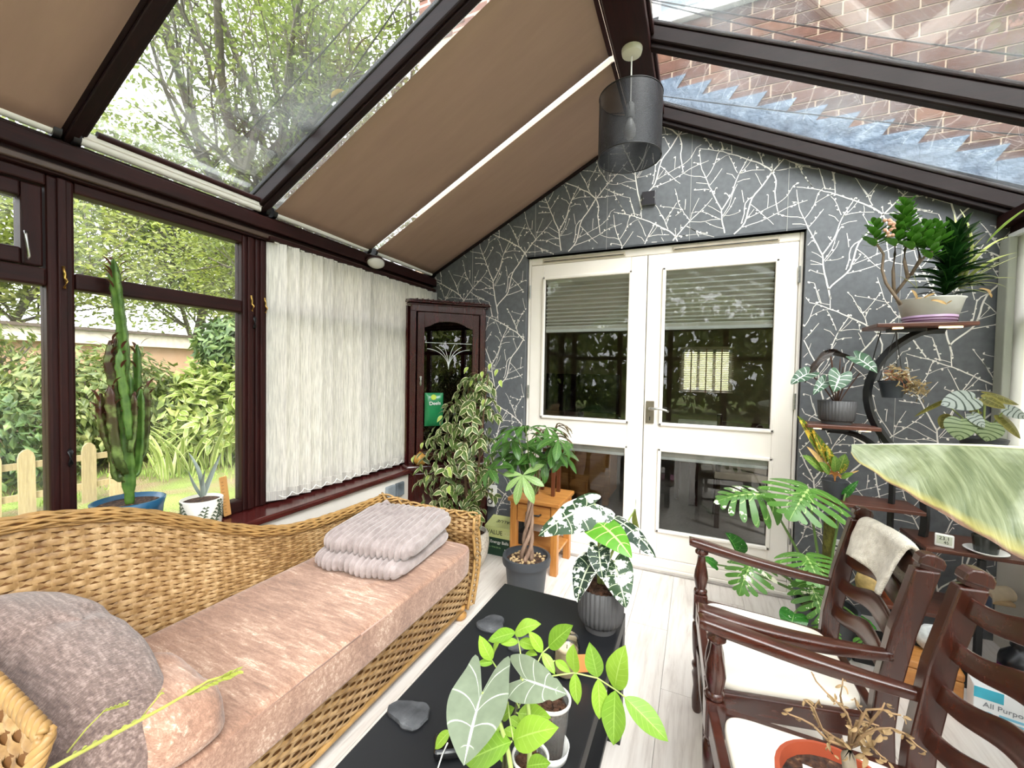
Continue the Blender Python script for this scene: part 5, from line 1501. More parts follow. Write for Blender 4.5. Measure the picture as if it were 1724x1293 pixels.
for i in range(420):
    h = .30 + 1.0 * rs.random() ** 1.1
    wid = lerp_tab([(.25, .12), (.40, .23), (.62, .27), (.85, .24), (1.05, .15), (1.25, .08), (1.4, .04)], h)
    cx_ = -1.455 + .17 * max(0, (h - .75)) / .55; a_ = rs.uniform(0, 6.3); r_ = wid * rs.uniform(.25, 1.05)
    p = V((cx_ + math.cos(a_) * r_, min(2.58, 2.38 + math.sin(a_) * r_ * .75), h))
    m_ = orient(p, p + V((rs.gauss(0, .5), rs.gauss(-.2, .5), -.7)).normalized() * rs.uniform(.055, .08), V((math.cos(a_) * .6, math.sin(a_) * .6 - .5, .7)))
    k = len(mb.v)
    for q in ((0, 0), (.24, .32), (.16, .68), (0, 1), (-.16, .68), (-.24, .32), (0, .45)): mb.v.append(m_ @ V((q[0], q[1], -.12 * q[1] ** 2 + abs(q[0]) * .2)))
    uvp = [(.5, 0), (1, .32), (1, .68), (.5, 1), (0, .68), (0, .32), (.5, .45)]
    for f_ in ((0, 1, 6), (1, 2, 6), (2, 3, 6), (3, 4, 6), (4, 5, 6), (5, 0, 6)): mb.quadface(tuple(k + q for q in f_), tuple(uvp[q] for q in f_))
mb.build('inner_foliage', m_fic, fc_, smooth=True, kind='stuff')
# a few top sprays reaching right over the wall, as in the photo
for (u, v) in ((826, 612), (838, 622), (842, 640), (812, 625), (795, 640), (788, 618), (815, 672), (745, 700), (712, 745), (722, 800), (735, 790)):
    p = P(u, v, y=2.33); link('leaf', fm2, fc_, orient(p, p + V((rs.uniform(-.03, .05), -.02, -.045)), (0, -1, .6)))

# ================================================================== money tree
mt_ = thing('money_tree', 'money tree with a plaited trunk in a round charcoal pot by the side table', 'plant', (-.875, 2.22, 0))
m_pot = plain('charcoal_pot', '#3a3d42', .5, var=.06)
MB().lathe([(.0, 0), (.10, 0), (.104, .02), (.122, .20), (.138, .205), (.141, .225), (.138, .248), (.124, .25), (.122, .225), (.11, .21)], (-.875, 2.22, 0), 36).build('pot', m_pot, mt_, auto=40)
MB().lathe([(.0, .226), (.06, .224), (.121, .218)], (-.875, 2.22, 0), 20).build('soil', SOIL, mt_)
m_chip = plain('bark_chip', '#b59a72', .9, var=.4, scale=60)
rs = random.Random(41)
mb = MB()
for i in range(60):
    a_ = rs.uniform(0, 6.3); r_ = rs.uniform(.03, .112); c = V((-.875 + r_ * math.cos(a_), 2.22 + r_ * math.sin(a_), .226))
    mb.box(-.008, .008, -.004, .004, -.002, .004, Matrix.Translation(c) @ Matrix.Rotation(rs.uniform(0, 6), 4, 'Z') @ Matrix.Rotation(rs.uniform(-.4, .4), 4, 'X'))
mb.build('bark_chips', m_chip, mt_, kind='stuff')
t = NT('pachira_bark'); t.p(Base_Color=t.ramp(t.noise(t.coord('Object', (40, 40, 6)), 1, 3), [(.3, hexc('#6d5546')), (.7, hexc('#a68a76'))]), Roughness=.8); m_pbark = t.m
for s_ in range(4):
    pts = []; rr = []
    for i in range(25):
        f = i / 24; a_ = s_ * pi / 2 + f * 5.2; r_ = .022 * (1 - f) ** .8 + .008
        pts.append(V((-.875 + .02 * f + r_ * math.cos(a_), 2.22 + r_ * math.sin(a_), .22 + .36 * f))); rr.append(.0135 - .006 * f)
    MB().tube(pts, rr, 8).build('plaited_stem', m_pbark, mt_, smooth=True)
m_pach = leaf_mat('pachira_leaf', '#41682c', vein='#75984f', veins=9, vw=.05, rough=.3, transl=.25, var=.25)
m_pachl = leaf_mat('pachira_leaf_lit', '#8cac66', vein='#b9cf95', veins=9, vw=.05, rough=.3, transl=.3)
E_PACH = [(0, 0), (.05, .12), (.13, .40), (.16, .62), (.09, .88), (0, 1)]
pmz = [leaf_mesh('leaflet', m_pach, E_PACH, 2, 9, b, .18) for b in (.3, .8, 1.1)]
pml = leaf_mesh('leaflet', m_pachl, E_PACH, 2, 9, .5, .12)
m_gstem = plain('green_stem', '#6b7f45', .5, var=.2)
def palm(hub, nrm, R_, n, mesh, par, droop=.5, start=0):
    hub = V(hub); nrm = V(nrm).normalized(); a = nrm.cross(V((.2, 1, .1))).normalized(); b = nrm.cross(a)
    for k in range(n):
        an = start + k * 2 * pi / n * (.86); d_ = a * math.cos(an) + b * math.sin(an)
        L = R_ * (1.0 if k in (n // 2, n // 2 - 1) else .82)
        ms = mesh if not isinstance(mesh, list) else mesh[k % len(mesh)]
        link('leaflet', ms, par, orient(hub, hub + (d_ + V((0, 0, -droop))).normalized() * L, nrm + V((0, 0, .5))))
crown = V((-.85, 2.22, .58))
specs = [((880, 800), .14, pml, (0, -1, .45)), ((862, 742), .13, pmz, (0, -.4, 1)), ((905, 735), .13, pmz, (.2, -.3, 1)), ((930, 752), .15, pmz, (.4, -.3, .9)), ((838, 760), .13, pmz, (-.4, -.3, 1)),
         ((885, 718), .12, pmz, (0, 0, 1)), ((915, 772), .15, pmz, (.4, -.6, .6)), ((850, 735), .12, pmz, (-.2, -.3, 1)), ((940, 740), .13, pmz, (.5, -.2, .8)), ((872, 765), .14, pmz, (0, -.7, .8)), ((825, 790), .12, pmz, (-.5, -.5, .7)), ((893, 760), .13, pmz, (.1, -.2, 1)), ((920, 720), .12, pmz, (.3, -.2, 1)), ((845, 775), .13, pmz, (-.3, -.6, .8)), ((948, 765), .14, pmz, (.6, -.4, .5)), ((868, 720), .12, pmz, (-.1, -.2, 1))]
for i, ((u, v), R_, ms, nn) in enumerate(specs):
    hub = P(u, v, y=2.16 + .10 * ((i * 37) % 5 - 2) / 2)
    MB().tube(bez(crown + V((0, 0, -.02)), (crown + hub) / 2 + V((0, 0, .06)), hub, 8), .0035, 6).build('petiole', m_gstem, mt_, smooth=True)
    palm(hub, nn, R_ * 1.15, 6, ms, mt_, .45, i * .7)
# ================================================================== coffee table and what stands on it
m_blk = plain('black_table_foil', '#16171a', .42, var=.12, scale=6)
ct = thing('coffee_table', 'low black coffee table between the daybed and the armchairs', 'table', (-.45, 1.06, 0))
cx0, cx1, cy0, cy1 = -.69, -.21, .60, 1.515
MB().box(cx0, cx1, cy0, cy1, .40, .45).build('table_top', m_blk, ct, bevel=.003)
for x in (cx0, cx1 - .05):
    for y in (cy0, cy1 - .05): MB().box(x, x + .05, y, y + .05, 0, .40).build('leg', m_blk, ct, bevel=.002)
MB().box(cx0 + .02, cx1 - .02, cy0 + .02, cy1 - .02, .13, .15).build('lower_shelf', m_blk, ct, bevel=.002)
mgz = thing('pink_booklet', 'pink patterned booklet on the lower shelf of the black coffee table', 'booklet', (-.27, 1.0, .15))
t = NT('pink_pattern'); t.p(Base_Color=t.ramp(t.noise(t.coord('Object'), 40, 2, .5, 1.5), [(.45, hexc('#c02c78')), (.55, hexc('#e9a9c9'))]), Roughness=.35); MB().box(-.42, -.20, .82, 1.05, .15, .175).build('cover', t.m, mgz, bevel=.004)
# slate stones
t = NT('dark_slate'); vec = t.coord('Object'); t.p(Base_Color=t.ramp(t.noise(vec, 14, 5, .6), [(.35, hexc('#2b2c2f')), (.6, hexc('#4a4b4e')), (.72, hexc('#6d6e70'))]), Roughness=.6); t.bump(t.noise(vec, 25, 4), .5, .01); m_slate = t.m
def slate(u, v, w, d, rz, seed, label):
    c = P(u, v, z=.45); rs = random.Random(seed)
    prof = []
    for i in range(28):
        a_ = i * 2 * pi / 28
        r_ = 1 + .16 * math.sin(2 * a_ + seed) + .13 * math.sin(3 * a_ + seed * 2) + .05 * rs.uniform(-1, 1)
        prof.append((math.cos(a_) * w * r_, math.sin(a_) * d * r_))
    m = Matrix.Translation((c.x, c.y, .45)) @ Matrix.Rotation(rz, 4, 'Z')
    mb = MB(); b0 = 0
    for (s_, z) in ((.93, 0), (1, .006), (.96, .012), (.7, .0135)):
        for (x, y) in prof: mb.v.append(m @ V((x * s_, y * s_, z + (.0015 * mnoise.noise(V((x * 60, y * 60, seed))) if z > .01 else 0))))
    n = 28
    for k in range(3):
        for i in range(n): mb.quadface((k * n + i, k * n + (i + 1) % n, (k + 1) * n + (i + 1) % n, (k + 1) * n + i))
    mb.quadface(tuple(reversed(range(n)))); mb.quadface(tuple(range(3 * n, 4 * n)))
    mb.build('slate_coaster', m_slate, None, label=label, cat='stone', auto=35)
slate(690, 1206, .050, .042, .5, 3, 'heart-shaped slate stone at the near left of the black table')
slate(827, 1054, .052, .040, .2, 5, 'slate stone at the far left of the black table')
slate(880, 1086, .045, .036, .8, 8, 'slate stone half hidden under the bright seedling leaves')

def arrow_edge(lobe=.22, lw=.2, w=.32):
    return [(0, 0), (lw * .45, -lobe * .62), (lw, -lobe), (lw * 1.45, -lobe * .62), (w, .06), (w * .93, .34), (w * .58, .68), (w * .2, .92), (0, 1)]
# ------------------------------------------------------------------ variegated elephant ear
al = thing('variegated_alocasia', 'white-splashed elephant ear in a ribbed grey pot on the black table', 'plant', (-.275, 1.39, .45))
m_gpot = plain('grey_ribbed_pot', '#4b4a4b', .55, var=.06)
pc = (-.275, 1.392, .45)
MB().lathe([(0, 0), (.052, 0), (.055, .018), (.055, .020)], pc, 60).build('pot_foot', m_gpot, al, auto=40)
MB().lathe([(.055, .020), (.068, .034), (.0725, .055), (.0735, .145), (.071, .147), (.069, .125), (0, .124)], pc, 150, ribs=30, ribd=.005).build('pot', m_gpot, al, smooth=True)
MB().lathe([(0, .133), (.04, .131), (.071, .127)], pc, 20).build('soil', SOIL, al)
m_chipb = plain('brown_bark_chip', '#452b1b', .9, var=.6, scale=50)
rs = random.Random(51)
mb = MB()
for i in range(70):
    a_ = rs.uniform(0, 6.3); r_ = .066 * math.sqrt(rs.random()); c = V((pc[0] + r_ * math.cos(a_), pc[1] + r_ * math.sin(a_), .585))
    mb.box(-.007, .007, -.005, .005, -.003, .005, Matrix.Translation(c) @ Matrix.Rotation(rs.uniform(0, 6), 4, 'Z') @ Matrix.Rotation(rs.uniform(-.6, .6), 4, 'X'))
mb.build('bark_chips', m_chipb, al, kind='stuff')
VE = '#b9cc9d'
m_fry = leaf_mat('velvet_dark_leaf', '#1f3626', edge='#f1f2ea', vein='#cbd8b4', veins=6, vw=.045, mid=.035, blotch='#eef0e6', bl=(.56, .60), bscale=7, rough=.45, transl=.12, edgew=.93)
m_fryw = leaf_mat('velvet_white_leaf', '#31492f', vein='#cbd8b4', veins=6, vw=.045, mid=.035, blotch='#f4f4ee', bl=(.50, .53), bscale=4, rough=.45, transl=.15)
m_fryg = leaf_mat('fresh_green_leaf', '#5c9a2c', vein='#d3e08f', veins=6, vw=.06, mid=.04, rough=.3, transl=.3)
m_fryo = leaf_mat('olive_back_leaf', '#7d8a3f', vein='#a9b468', veins=6, vw=.05, rough=.5, transl=.3)
AE = arrow_edge()
me1 = leaf_mesh('leaf', m_fryw, AE, 4, 20, .55, -.35, wave=.015, seed=1); me2 = leaf_mesh('leaf', m_fry, AE, 4, 20, .6, .25, wave=.012, seed=2)
me3 = leaf_mesh('leaf', m_fryg, AE, 4, 20, .7, -.25, seed=3); me4 = leaf_mesh('leaf', m_fryo, AE, 4, 20, .4, .2, seed=4); me5 = leaf_mesh('leaf', m_fry, AE, 4, 20, .9, -.3, wave=.012, seed=5)
m_pet = plain('pale_green_petiole', '#9cae62', .45, var=.15)
crown = V((pc[0], pc[1], .60))
for (bu, bv, by, tu, tv, ty, nrm, me_, w) in (
        (1002, 848, 1.40, 906, 902, 1.30, (-.25, -.75, .75), me1, 1.05), (1022, 868, 1.44, 1104, 940, 1.36, (.5, -.3, .75), me5, 1.0), (1008, 880, 1.36, 1064, 940, 1.28, (.45, -.65, .7), me3, 1.15),
        (1070, 858, 1.52, 1078, 897, 1.44, (-.3, .6, .4), me4, 1.3), (1008, 922, 1.33, 1015, 976, 1.29, (.05, -1, .25), me2, 1.25), (996, 945, 1.34, 972, 1014, 1.26, (-.5, -.8, .3), me2, 1.25),
        (1034, 945, 1.36, 1054, 1024, 1.30, (.3, -.9, .35), me1, 1.25), (1052, 940, 1.44, 1064, 972, 1.40, (.6, -.6, .3), me3, 1.0)):
    b_, t_ = P(bu, bv, y=by), P(tu, tv, y=ty)
    mid_ = (crown + b_) / 2 + V((0, 0, .05))
    MB().tube(bez(crown + V((rs.uniform(-.01, .01), 0, 0)), mid_, b_, 8), [.0055 - .0004 * k for k in range(9)], 7).build('petiole', m_pet, al, smooth=True)
    link('leaf', me_, al, orient(b_, t_, nrm, None, w))
# ------------------------------------------------------------------ candle jar
cj = thing('candle_jar', 'lidded glass candle jar with an orange tag behind the seedling leaves', 'candle', (-.32, 1.13, .45))
cc_ = (-.318, 1.135, .45)
MB().lathe([(.0, .001), (.033, .001), (.036, .01), (.036, .085), (.031, .098), (.033, .104)], cc_, 28).build('jar', glass_mat('jar_glass', (.93, .95, .93), 1.2), cj, smooth=True)
MB().lathe([(.0, .006), (.032, .006), (.032, .07), (.0, .071)], cc_, 24).build('wax', plain('cream_wax', '#e6cfae', .5, var=.04), cj, auto=40)
MB().tube([V(cc_) + V((0, 0, .07)), V(cc_) + V((.001, 0, .082))], .0012, 5).build('wick', m_black, cj)
MB().box(-.004, .028, -.001, .001, .02, .07, Matrix.Translation(V(cc_) + V((.038, -.01, 0))) @ Matrix.Rotation(.5, 4, 'Z')).build('tag', plain('orange_card', '#d98a4e', .6, var=.05), cj)
# ------------------------------------------------------------------ nursery cups
t = NT('clear_cup'); tr = t.n('ShaderNodeBsdfTransparent'); t.p(Base_Color=hexc('#b9b9b6'), Roughness=.2); mx = t.n('ShaderNodeMixShader'); mx.inputs[0].default_value = .14
t.t.links.new(tr.outputs[0], mx.inputs[1]); t.t.links.new(t.b.outputs[0], mx.inputs[2]); t.t.links.new(mx.outputs[0], t.out.inputs[0]); m_cup = t.m
m_soilw = plain('wet_potting_mix', '#2a1a11', .8, var=.6, scale=60, bump=.8)
def cup(name, label, c, r, h, saucer, rim='#dcdad6'):
    k = thing(name, label, 'plant pot', c)
    MB().lathe([(0, 0), (r * .72, 0), (r * .96, h), (r * .90, h), (r * .66, .006)], c, 28).build('cup', m_cup, k, smooth=True)
    MB().lathe([(r * .93, h - .004), (r * 1.03, h - .003), (r * 1.04, h + .003), (r * .97, h + .005), (r * .91, h + .001)], c, 28, close=False).build('rim', plain('white_cup_rim', rim, .35, var=.03), k, smooth=True)
    MB().lathe([(0, .006), (r * .66, .006), (r * .86, h * .84), (0, h * .86)], c, 24).build('soil', m_soilw, k, auto=40)
    mb = MB(); q = random.Random(int(r * 1e4) + 3)
    for i in range(60):
        a_ = q.uniform(0, 6.3); r_ = r * .82 * math.sqrt(q.random()); p_ = V(c) + V((r_ * math.cos(a_), r_ * math.sin(a_), h * .86))
        mb.box(-.005, .005, -.004, .004, -.002, .004, Matrix.Translation(p_) @ Matrix.Rotation(q.uniform(0, 6), 4, 'Z') @ Matrix.Rotation(q.uniform(-.8, .8), 4, 'X'))
    mb.build('bark_chips', m_chipb, k, kind='stuff')
    if saucer: MB().lathe([(0, -.001), (r * .9, -.001), (r * 1.0, .022), (r * .96, .022), (r * .86, .003)], c, 28).build('saucer', plain('white_saucer', '#e6e5e1', .35, var=.03), k, smooth=True)
    return k
c1 = P(929, 1262, z=.45) ; c1 = (c1.x, c1.y - .012, .452)
k1 = cup('nursery_cup', 'clear nursery cup with a white rim standing in a white saucer', c1, .043, .125, True)
c2 = (P(893, 1275, y=.735).x, .735, .45)
k2 = cup('seedling_cup', 'clear cup of bark mix nearest the camera on the black table', c2, .035, .115, False)
mb = MB(); mb.tube([V(c2) + V((.005, -.01, .10)), V(c2) + V((.01, -.012, .115)), V(c2) + V((.014, 0, .118))], [.004, .006, .003], 6); mb.build('shoot', m_gstem, k2, smooth=True)
# ------------------------------------------------------------------ pinnate seedling
sp_ = thing('pinnate_seedling', 'bright lime pinnate seedling spreading over the near end of the black table', 'plant', (P(855, 1293, y=.70).x, .70, .45))
m_lime = leaf_mat('lime_leaflet', '#93ba3f', vein='#b4d468', veins=8, vw=.035, mid=.03, rough=.35, transl=.35, var=.12)
m_lime2 = leaf_mat('deeper_lime_leaflet', '#7ba534', vein='#a3c95a', veins=8, vw=.035, mid=.03, rough=.35, transl=.35, var=.12)
E_WIS = [(0, 0), (.10, .10), (.19, .30), (.20, .55), (.11, .82), (.03, .95), (0, 1)]
lw = [leaf_mesh('leaflet', m_lime, E_WIS, 3, 12, .35, .22, wave=.006, seed=1), leaf_mesh('leaflet', m_lime, E_WIS, 3, 12, .6, .15, wave=.008, seed=2), leaf_mesh('leaflet', m_lime2, E_WIS, 3, 12, .25, .25, wave=.006, seed=3)]
def Z4(x, y, d): return P(720 + x / 3.882, 960 + y / 3.882, y=d)
leafl = [(960,668,955,480,.80),(965,672,980,880,.80),(1110,700,1058,468,.82),(1112,710,1122,975,.82),(1225,775,1292,488,.84),(1225,785,1215,1145,.82),(1285,828,1574,1122,.84),
 (570,410,742,352,.86),(575,408,395,462,.86),(595,470,478,482,.85),(600,465,722,510,.85),(560,412,488,385,.88),(750,535,658,398,.84),(750,540,832,682,.82),(790,500,952,360,.84),(835,590,935,672,.82),
 (418,590,338,425,.80),(430,602,322,612,.80),(590,935,808,966,.74),(560,1112,858,1028,.70),(548,1120,236,1256,.68),(612,800,772,830,.78),(525,760,605,808,.78),(486,965,570,900,.76),(535,962,632,1032,.74),(150,1050,48,1168,.72),
 (650,1280,806,1262,.66),(500,1040,600,1090,.72),(640,545,718,556,.84),(470,1190,486,1256,.68),(470,1020,440,1085,.72),(430,560,470,470,.82)]
for i, (a, b, c, d, yy) in enumerate(leafl):
    p0, p1 = Z4(a, b, yy), Z4(c, d, yy - .012)
    link('leaflet', lw[2] if i == 6 else lw[i % 3], sp_, orient(p0, p1, V((.1, -.55, .85)) + V((rs.uniform(-.25, .25), rs.uniform(-.2, .2), 0)), None, 1.12))
m_stemd = plain('dark_seedling_stem', '#3c3a1e', .5, var=.3); m_rach = plain('lime_rachis', '#a9bd6a', .45, var=.1)
base_ = V((P(855, 1293, y=.70).x, .70, .47))
MB().tube([base_, Z4(520, 1200, .71), Z4(545, 1060, .73), Z4(575, 920, .75), Z4(605, 770, .77)], [.0045, .0042, .0038, .0034, .003], 7).build('stem', m_stemd, sp_, smooth=True)
MB().tube([base_ + V((-.006, 0, 0)), Z4(495, 1150, .72), Z4(485, 1000, .74), Z4(470, 960, .75)], [.004, .0036, .003, .0028], 7).build('stem', m_stemd, sp_, smooth=True)
for pts in ([(600,790,.77),(690,740,.78),(820,690,.79),(960,670,.80),(1110,705,.82),(1225,780,.84),(1290,830,.84)], [(605,770,.77),(700,640,.80),(750,540,.83),(795,500,.84),(830,480,.84)], [(605,770,.78),(615,600,.82),(595,465,.85),(570,405,.87)],
            [(600,900,.75),(530,760,.77),(420,590,.80)], [(560,1110,.70),(535,960,.74),(525,860,.76)], [(575,930,.75),(590,935,.74)], [(500,1180,.70),(550,1118,.69)], [(545,980,.74),(700,700,.80),(830,590,.82)]):
    MB().tube([Z4(*q) for q in pts], .0016, 5).build('rachis', m_rach, sp_, smooth=True)
# ------------------------------------------------------------------ silvery elephant ear
sv = thing('silver_alocasia', 'silvery arrow-shaped elephant ear leaf rising at the near end of the table', 'plant', (P(868, 1293, y=.66).x, .66, .45))
m_silv = leaf_mat('silver_leaf', '#828e77', vein='#e9efe2', veins=5, vw=.035, mid=.028, rough=.45, transl=.3, var=.18, edge='#cfd8c4', edgew=1.15)
SE = [(0, 0), (.05, -.18), (.14, -.48), (.215, -.66), (.255, -.70), (.285, -.60), (.30, -.35), (.345, -.08), (.375, .12), (.36, .34), (.28, .60), (.15, .82), (.05, .95), (0, 1)]
SE2 = [(0, 0), (.03, -.2), (.08, -.52), (.15, -.74), (.19, -.77), (.235, -.66), (.28, -.38), (.34, -.05), (.36, .15), (.34, .38), (.26, .62), (.14, .83), (.05, .95), (0, 1)]
sm1 = leaf_mesh('leaf', m_silv, SE, 5, 30, .35, .18, midpow=1.25, edge2=SE2, seed=2)
SE3 = [(0, 0), (.06, -.15), (.16, -.38), (.24, -.46), (.29, -.34), (.33, -.05), (.31, .22), (.22, .56), (.14, .68), (.16, .74), (.07, .90), (0, 1)]
sm2 = leaf_mesh('leaf', m_silv, SE3, 5, 30, .35, .2, midpow=1.2, seed=3)
b_ = Z4(355, 800, .68); link('leaf', sm1, sv, orient(b_, Z4(236, 1278, .585), (.05, -.8, .6), None, 1.42))
b2_ = Z4(620, 708, .74); link('leaf', sm2, sv, orient(b2_, Z4(912, 810, .72), (.1, -.75, .65), None, 1.2))
sb_ = V((P(868, 1293, y=.66).x, .66, .45))
MB().tube(bez(sb_, sb_ + V((-.01, .04, .18)), b_, 10), [.006 - .0003 * i for i in range(11)], 8).build('petiole', m_pet, sv, smooth=True)
MB().tube(bez(sb_ + V((.008, .01, 0)), sb_ + V((.02, .06, .2)), b2_, 10), [.006 - .0003 * i for i in range(11)], 8).build('petiole', m_pet, sv, smooth=True)
MB().lathe([(0, 0), (.03, 0), (.04, .06), (.037, .062), (0, .055)], (sb_.x, sb_.y - .0, .45), 20).build('pot', m_black, sv, auto=40)
# black case with a white cable
bc_ = thing('glasses_case', 'black case with a white cable beside the near slate stone', 'case', P(760, 1265, z=.45))
p_ = P(768, 1262, z=.45)
MB().box(-.05, .05, -.028, .028, 0, .022, Matrix.Translation((p_.x, p_.y, .45)) @ Matrix.Rotation(.55, 4, 'Z')).build('case', plain('gloss_black', '#0b0b0d', .15), bc_, bevel=.008, seg=3)
MB().tube([Z4(130, 1130, .74), P(745, 1270, z=.475), P(735, 1300, z=.455)], .0018, 6).build('cable', m_whitep, bc_, smooth=True)
# grass ear leaning into view at the lower left
gs = thing('grass_stem', 'yellow-green flowering grass stem in the foreground over the mauve pillow', 'grass', (-.55, .2, .55))
m_gr = plain('yellow_grass', '#a3a44c', .5, var=.15)
def G(x, y, d): return P(x / 2.733, 820 + y / 2.733, y=d)
MB().tube([G(180, 1330, .24), G(300, 1260, .26), G(540, 1130, .29), G(760, 1010, .31), G(880, 940, .325), G(960, 890, .33), G(1100, 850, .34)], [.0032, .003, .0026, .002, .0017, .0014, .001], 7).build('stem', m_gr, gs, smooth=True)
MB().tube([G(310, 1220, .265), G(400, 1110, .28), G(480, 1030, .29), G(590, 1000, .295)], [.0014, .0012, .001, .0008], 6).build('side_stem', m_gr, gs, smooth=True)
MB().tube([G(640, 1075, .30), G(700, 1000, .305), G(745, 945, .31)], [.001, .001, .0008], 6).build('side_stem', m_gr, gs, smooth=True)
m_ear = leaf_mat('grass_glume', '#a8b052', rough=.5, transl=.3)
em = leaf_mesh('glume', m_ear, E_LANCE, 2, 6, .5, .3)
for i in range(44):
    f = i / 43; x = 850 + f * 250; y = 955 - f * 110
    p = G(x, y, .325 + .012 * f); d_ = G(x + 40, y - 18 + (-1) ** i * 22, .328 + .012 * f) - p
    link('glume', em, gs, orient(p, p + d_.normalized() * .011 * rs.uniform(.8, 1.3), (0, -.6, .8)))
for i in range(12):
    f = i / 11; p = G(470 + f * 110, 1035 - f * 38, .29); link('glume', em, gs, orient(p, p + (G(520 + f * 110, 1010 - f * 40 + (-1) ** i * 14, .29) - p).normalized() * .013, (0, -.6, .8)))
for i in range(6):
    p = G(720 + i * 5, 965 - i * 5, .31); link('glume', em, gs, orient(p, p + (G(745 + i * 4, 935 + (-1) ** i * 18, .31) - p).normalized() * .009, (0, -.6, .8)))
for i in range(8):
    p = G(330 + i * 45, 1235 - i * 24, .27); link('glume', em, gs, orient(p, p + (G(410 + i * 45, 1170 - i * 20, .275) - p).normalized() * .016, (0, -.6, .8)))

# ================================================================== on the window sill
cs = thing('tall_cactus', 'tall branching euphorbia cactus in a blue pot on the window sill', 'plant', (-1.955, .835, .60))
m_blue = plain('cobalt_pot', '#1c5578', .3, var=.1)
cxp = (-1.955, .838, .60)
MB().lathe([(0, 0), (.085, 0), (.103, .17), (.110, .198), (.101, .201), (.094, .178), (0, .17)], cxp, 32).build('pot', m_blue, cs, smooth=True, )
MB().lathe([(0, .183), (.095, .183)], cxp, 20).build('soil', SOIL, cs)
t = NT('cactus_green'); tc = t.n('ShaderNodeTexCoord'); sx_ = t.n('ShaderNodeSeparateXYZ'); t.t.links.new(tc.outputs['UV'], sx_.inputs[0])
cgr = t.mix(t.ramp(sx_.outputs[1], [(.25, .25), (.8, .95)]), hexc('#3a5624'), hexc('#421f16')); cgr = t.mix(t.ramp(t.noise(t.coord('Object'), 30, 3), [(.45, 0), (.7, .6)]), cgr, hexc('#8ba85a'))
t.p(Base_Color=cgr, Roughness=.4); m_cac = t.m
t = NT('cactus_trunk'); t.p(Base_Color=t.ramp(t.noise(t.coord('Object'), 25, 3), [(.3, hexc('#35591f')), (.7, hexc('#66893c'))]), Roughness=.4); m_cact = t.m
m_caclf = leaf_mat('cactus_leaf', '#5a3426', rough=.4, transl=.15)
clm = leaf_mesh('leaf', m_caclf, E_LANCE, 1, 6, 1.0, .2)
def CZ(x, y, d): return P(100 + x / 2.81, 420 + y / 2.81, x=d)
def cactus_arm(pts, w, mat, leaves=0, spine_n=20, rot=0):
    pts = [V(p) for p in pts]
    # smooth path
    path = []
    n = len(pts)
    for i in range(n - 1):
        for k in range(5): path.append(pts[i].lerp(pts[i + 1], k / 5))
    path.append(pts[-1])
    mb = MB(); k = len(path); b = 0
    R3 = 3
    secs = 12
    for i, p in enumerate(path):
        d = (path[min(i + 1, k - 1)] - path[max(i - 1, 0)]).normalized(); a = d.cross(V((0.2, 1, 0))).normalized(); c = a.cross(d)
        f = i / (k - 1); tap = min(1, .55 + f * 3) * min(1, (1 - f) * 6 + .25)
        for j in range(secs):
            th = 2 * pi * j / secs + rot
            ridge = max(0, math.cos(1.5 * ((th - rot) % (2 * pi / 3)) - 0)) if False else (abs(math.cos(1.5 * (th - rot)))) ** 1.5
            r_ = w * (.36 + .74 * ridge) * tap * (1 + .14 * math.sin(i * 2.2) * ridge)
            mb.v.append(p + a * r_ * math.cos(th) + c * r_ * math.sin(th))
    for i in range(k - 1):
        for j in range(secs):
            j2 = (j + 1) % secs
            mb.quadface((i * secs + j, i * secs + j2, (i + 1) * secs + j2, (i + 1) * secs + j), ((0, i / k), (1, i / k), (1, (i + 1) / k), (0, (i + 1) / k)))
    mb.quadface(tuple((k - 1) * secs + j for j in range(secs))); mb.quadface(tuple(reversed(range(secs))))
    o = mb.build('arm', mat, cs, smooth=True)
    # spines along the ribs
    sp = MB()
    for i in range(1, k - 1):
        d = (path[i + 1] - path[i - 1]).normalized(); a = d.cross(V((0.2, 1, 0))).normalized(); c = a.cross(d)
        f = i / (k - 1); tap = min(1, .55 + f * 3) * min(1, (1 - f) * 6 + .25)
        for j in range(3):
            th = 2 * pi * j / 3 + rot; dd = a * math.cos(th) + c * math.sin(th)
            q = path[i] + dd * w * tap * .98; sp.tube([q, q + dd * .006 + d * .002], [.0012, .0003], 3, cap=False)
    sp.build('spines', m_caclf, o, kind='stuff')
    for i in range(leaves):
        f = 1 - .30 * i / max(1, leaves); p = path[min(k - 1, int(f * (k - 1)))]
        th = rot + (i % 3) * 2 * pi / 3; d = V((0, 0, 1)); dd = V((math.cos(th), math.sin(th), 0))
        q = p + dd * w * .7
        link('leaf', clm, o, orient(q, q + (dd * 1.0 + V((0, 0, .9))).normalized() * .045, V((0, 0, 1)) - dd * .5))
X0 = -1.955
cactus_arm([CZ(335, 1215, X0), CZ(328, 1050, X0), CZ(318, 900, X0), CZ(322, 700, X0), CZ(318, 560, X0)], 0.0203, m_cact, 0, rot=.3)
cactus_arm([CZ(312, 640, X0), CZ(312, 500, X0), CZ(300, 380, X0), CZ(282, 250, X0), CZ(268, 140, X0), CZ(256, 45, X0)], 0.0187, m_cact, 12, rot=.9)
cactus_arm([CZ(330, 900, X0 + .03), CZ(318, 760, X0 + .03), CZ(300, 640, X0 + .03), CZ(284, 560, X0 + .03), CZ(286, 470, X0 + .03)], 0.0140, m_cact, 4, rot=.1)
cactus_arm([CZ(318, 1090, X0), CZ(268, 1080, X0), CZ(250, 960, X0), CZ(215, 880, X0), CZ(195, 780, X0), CZ(195, 680, X0)], 0.0156, m_cac, 8, rot=1.4)
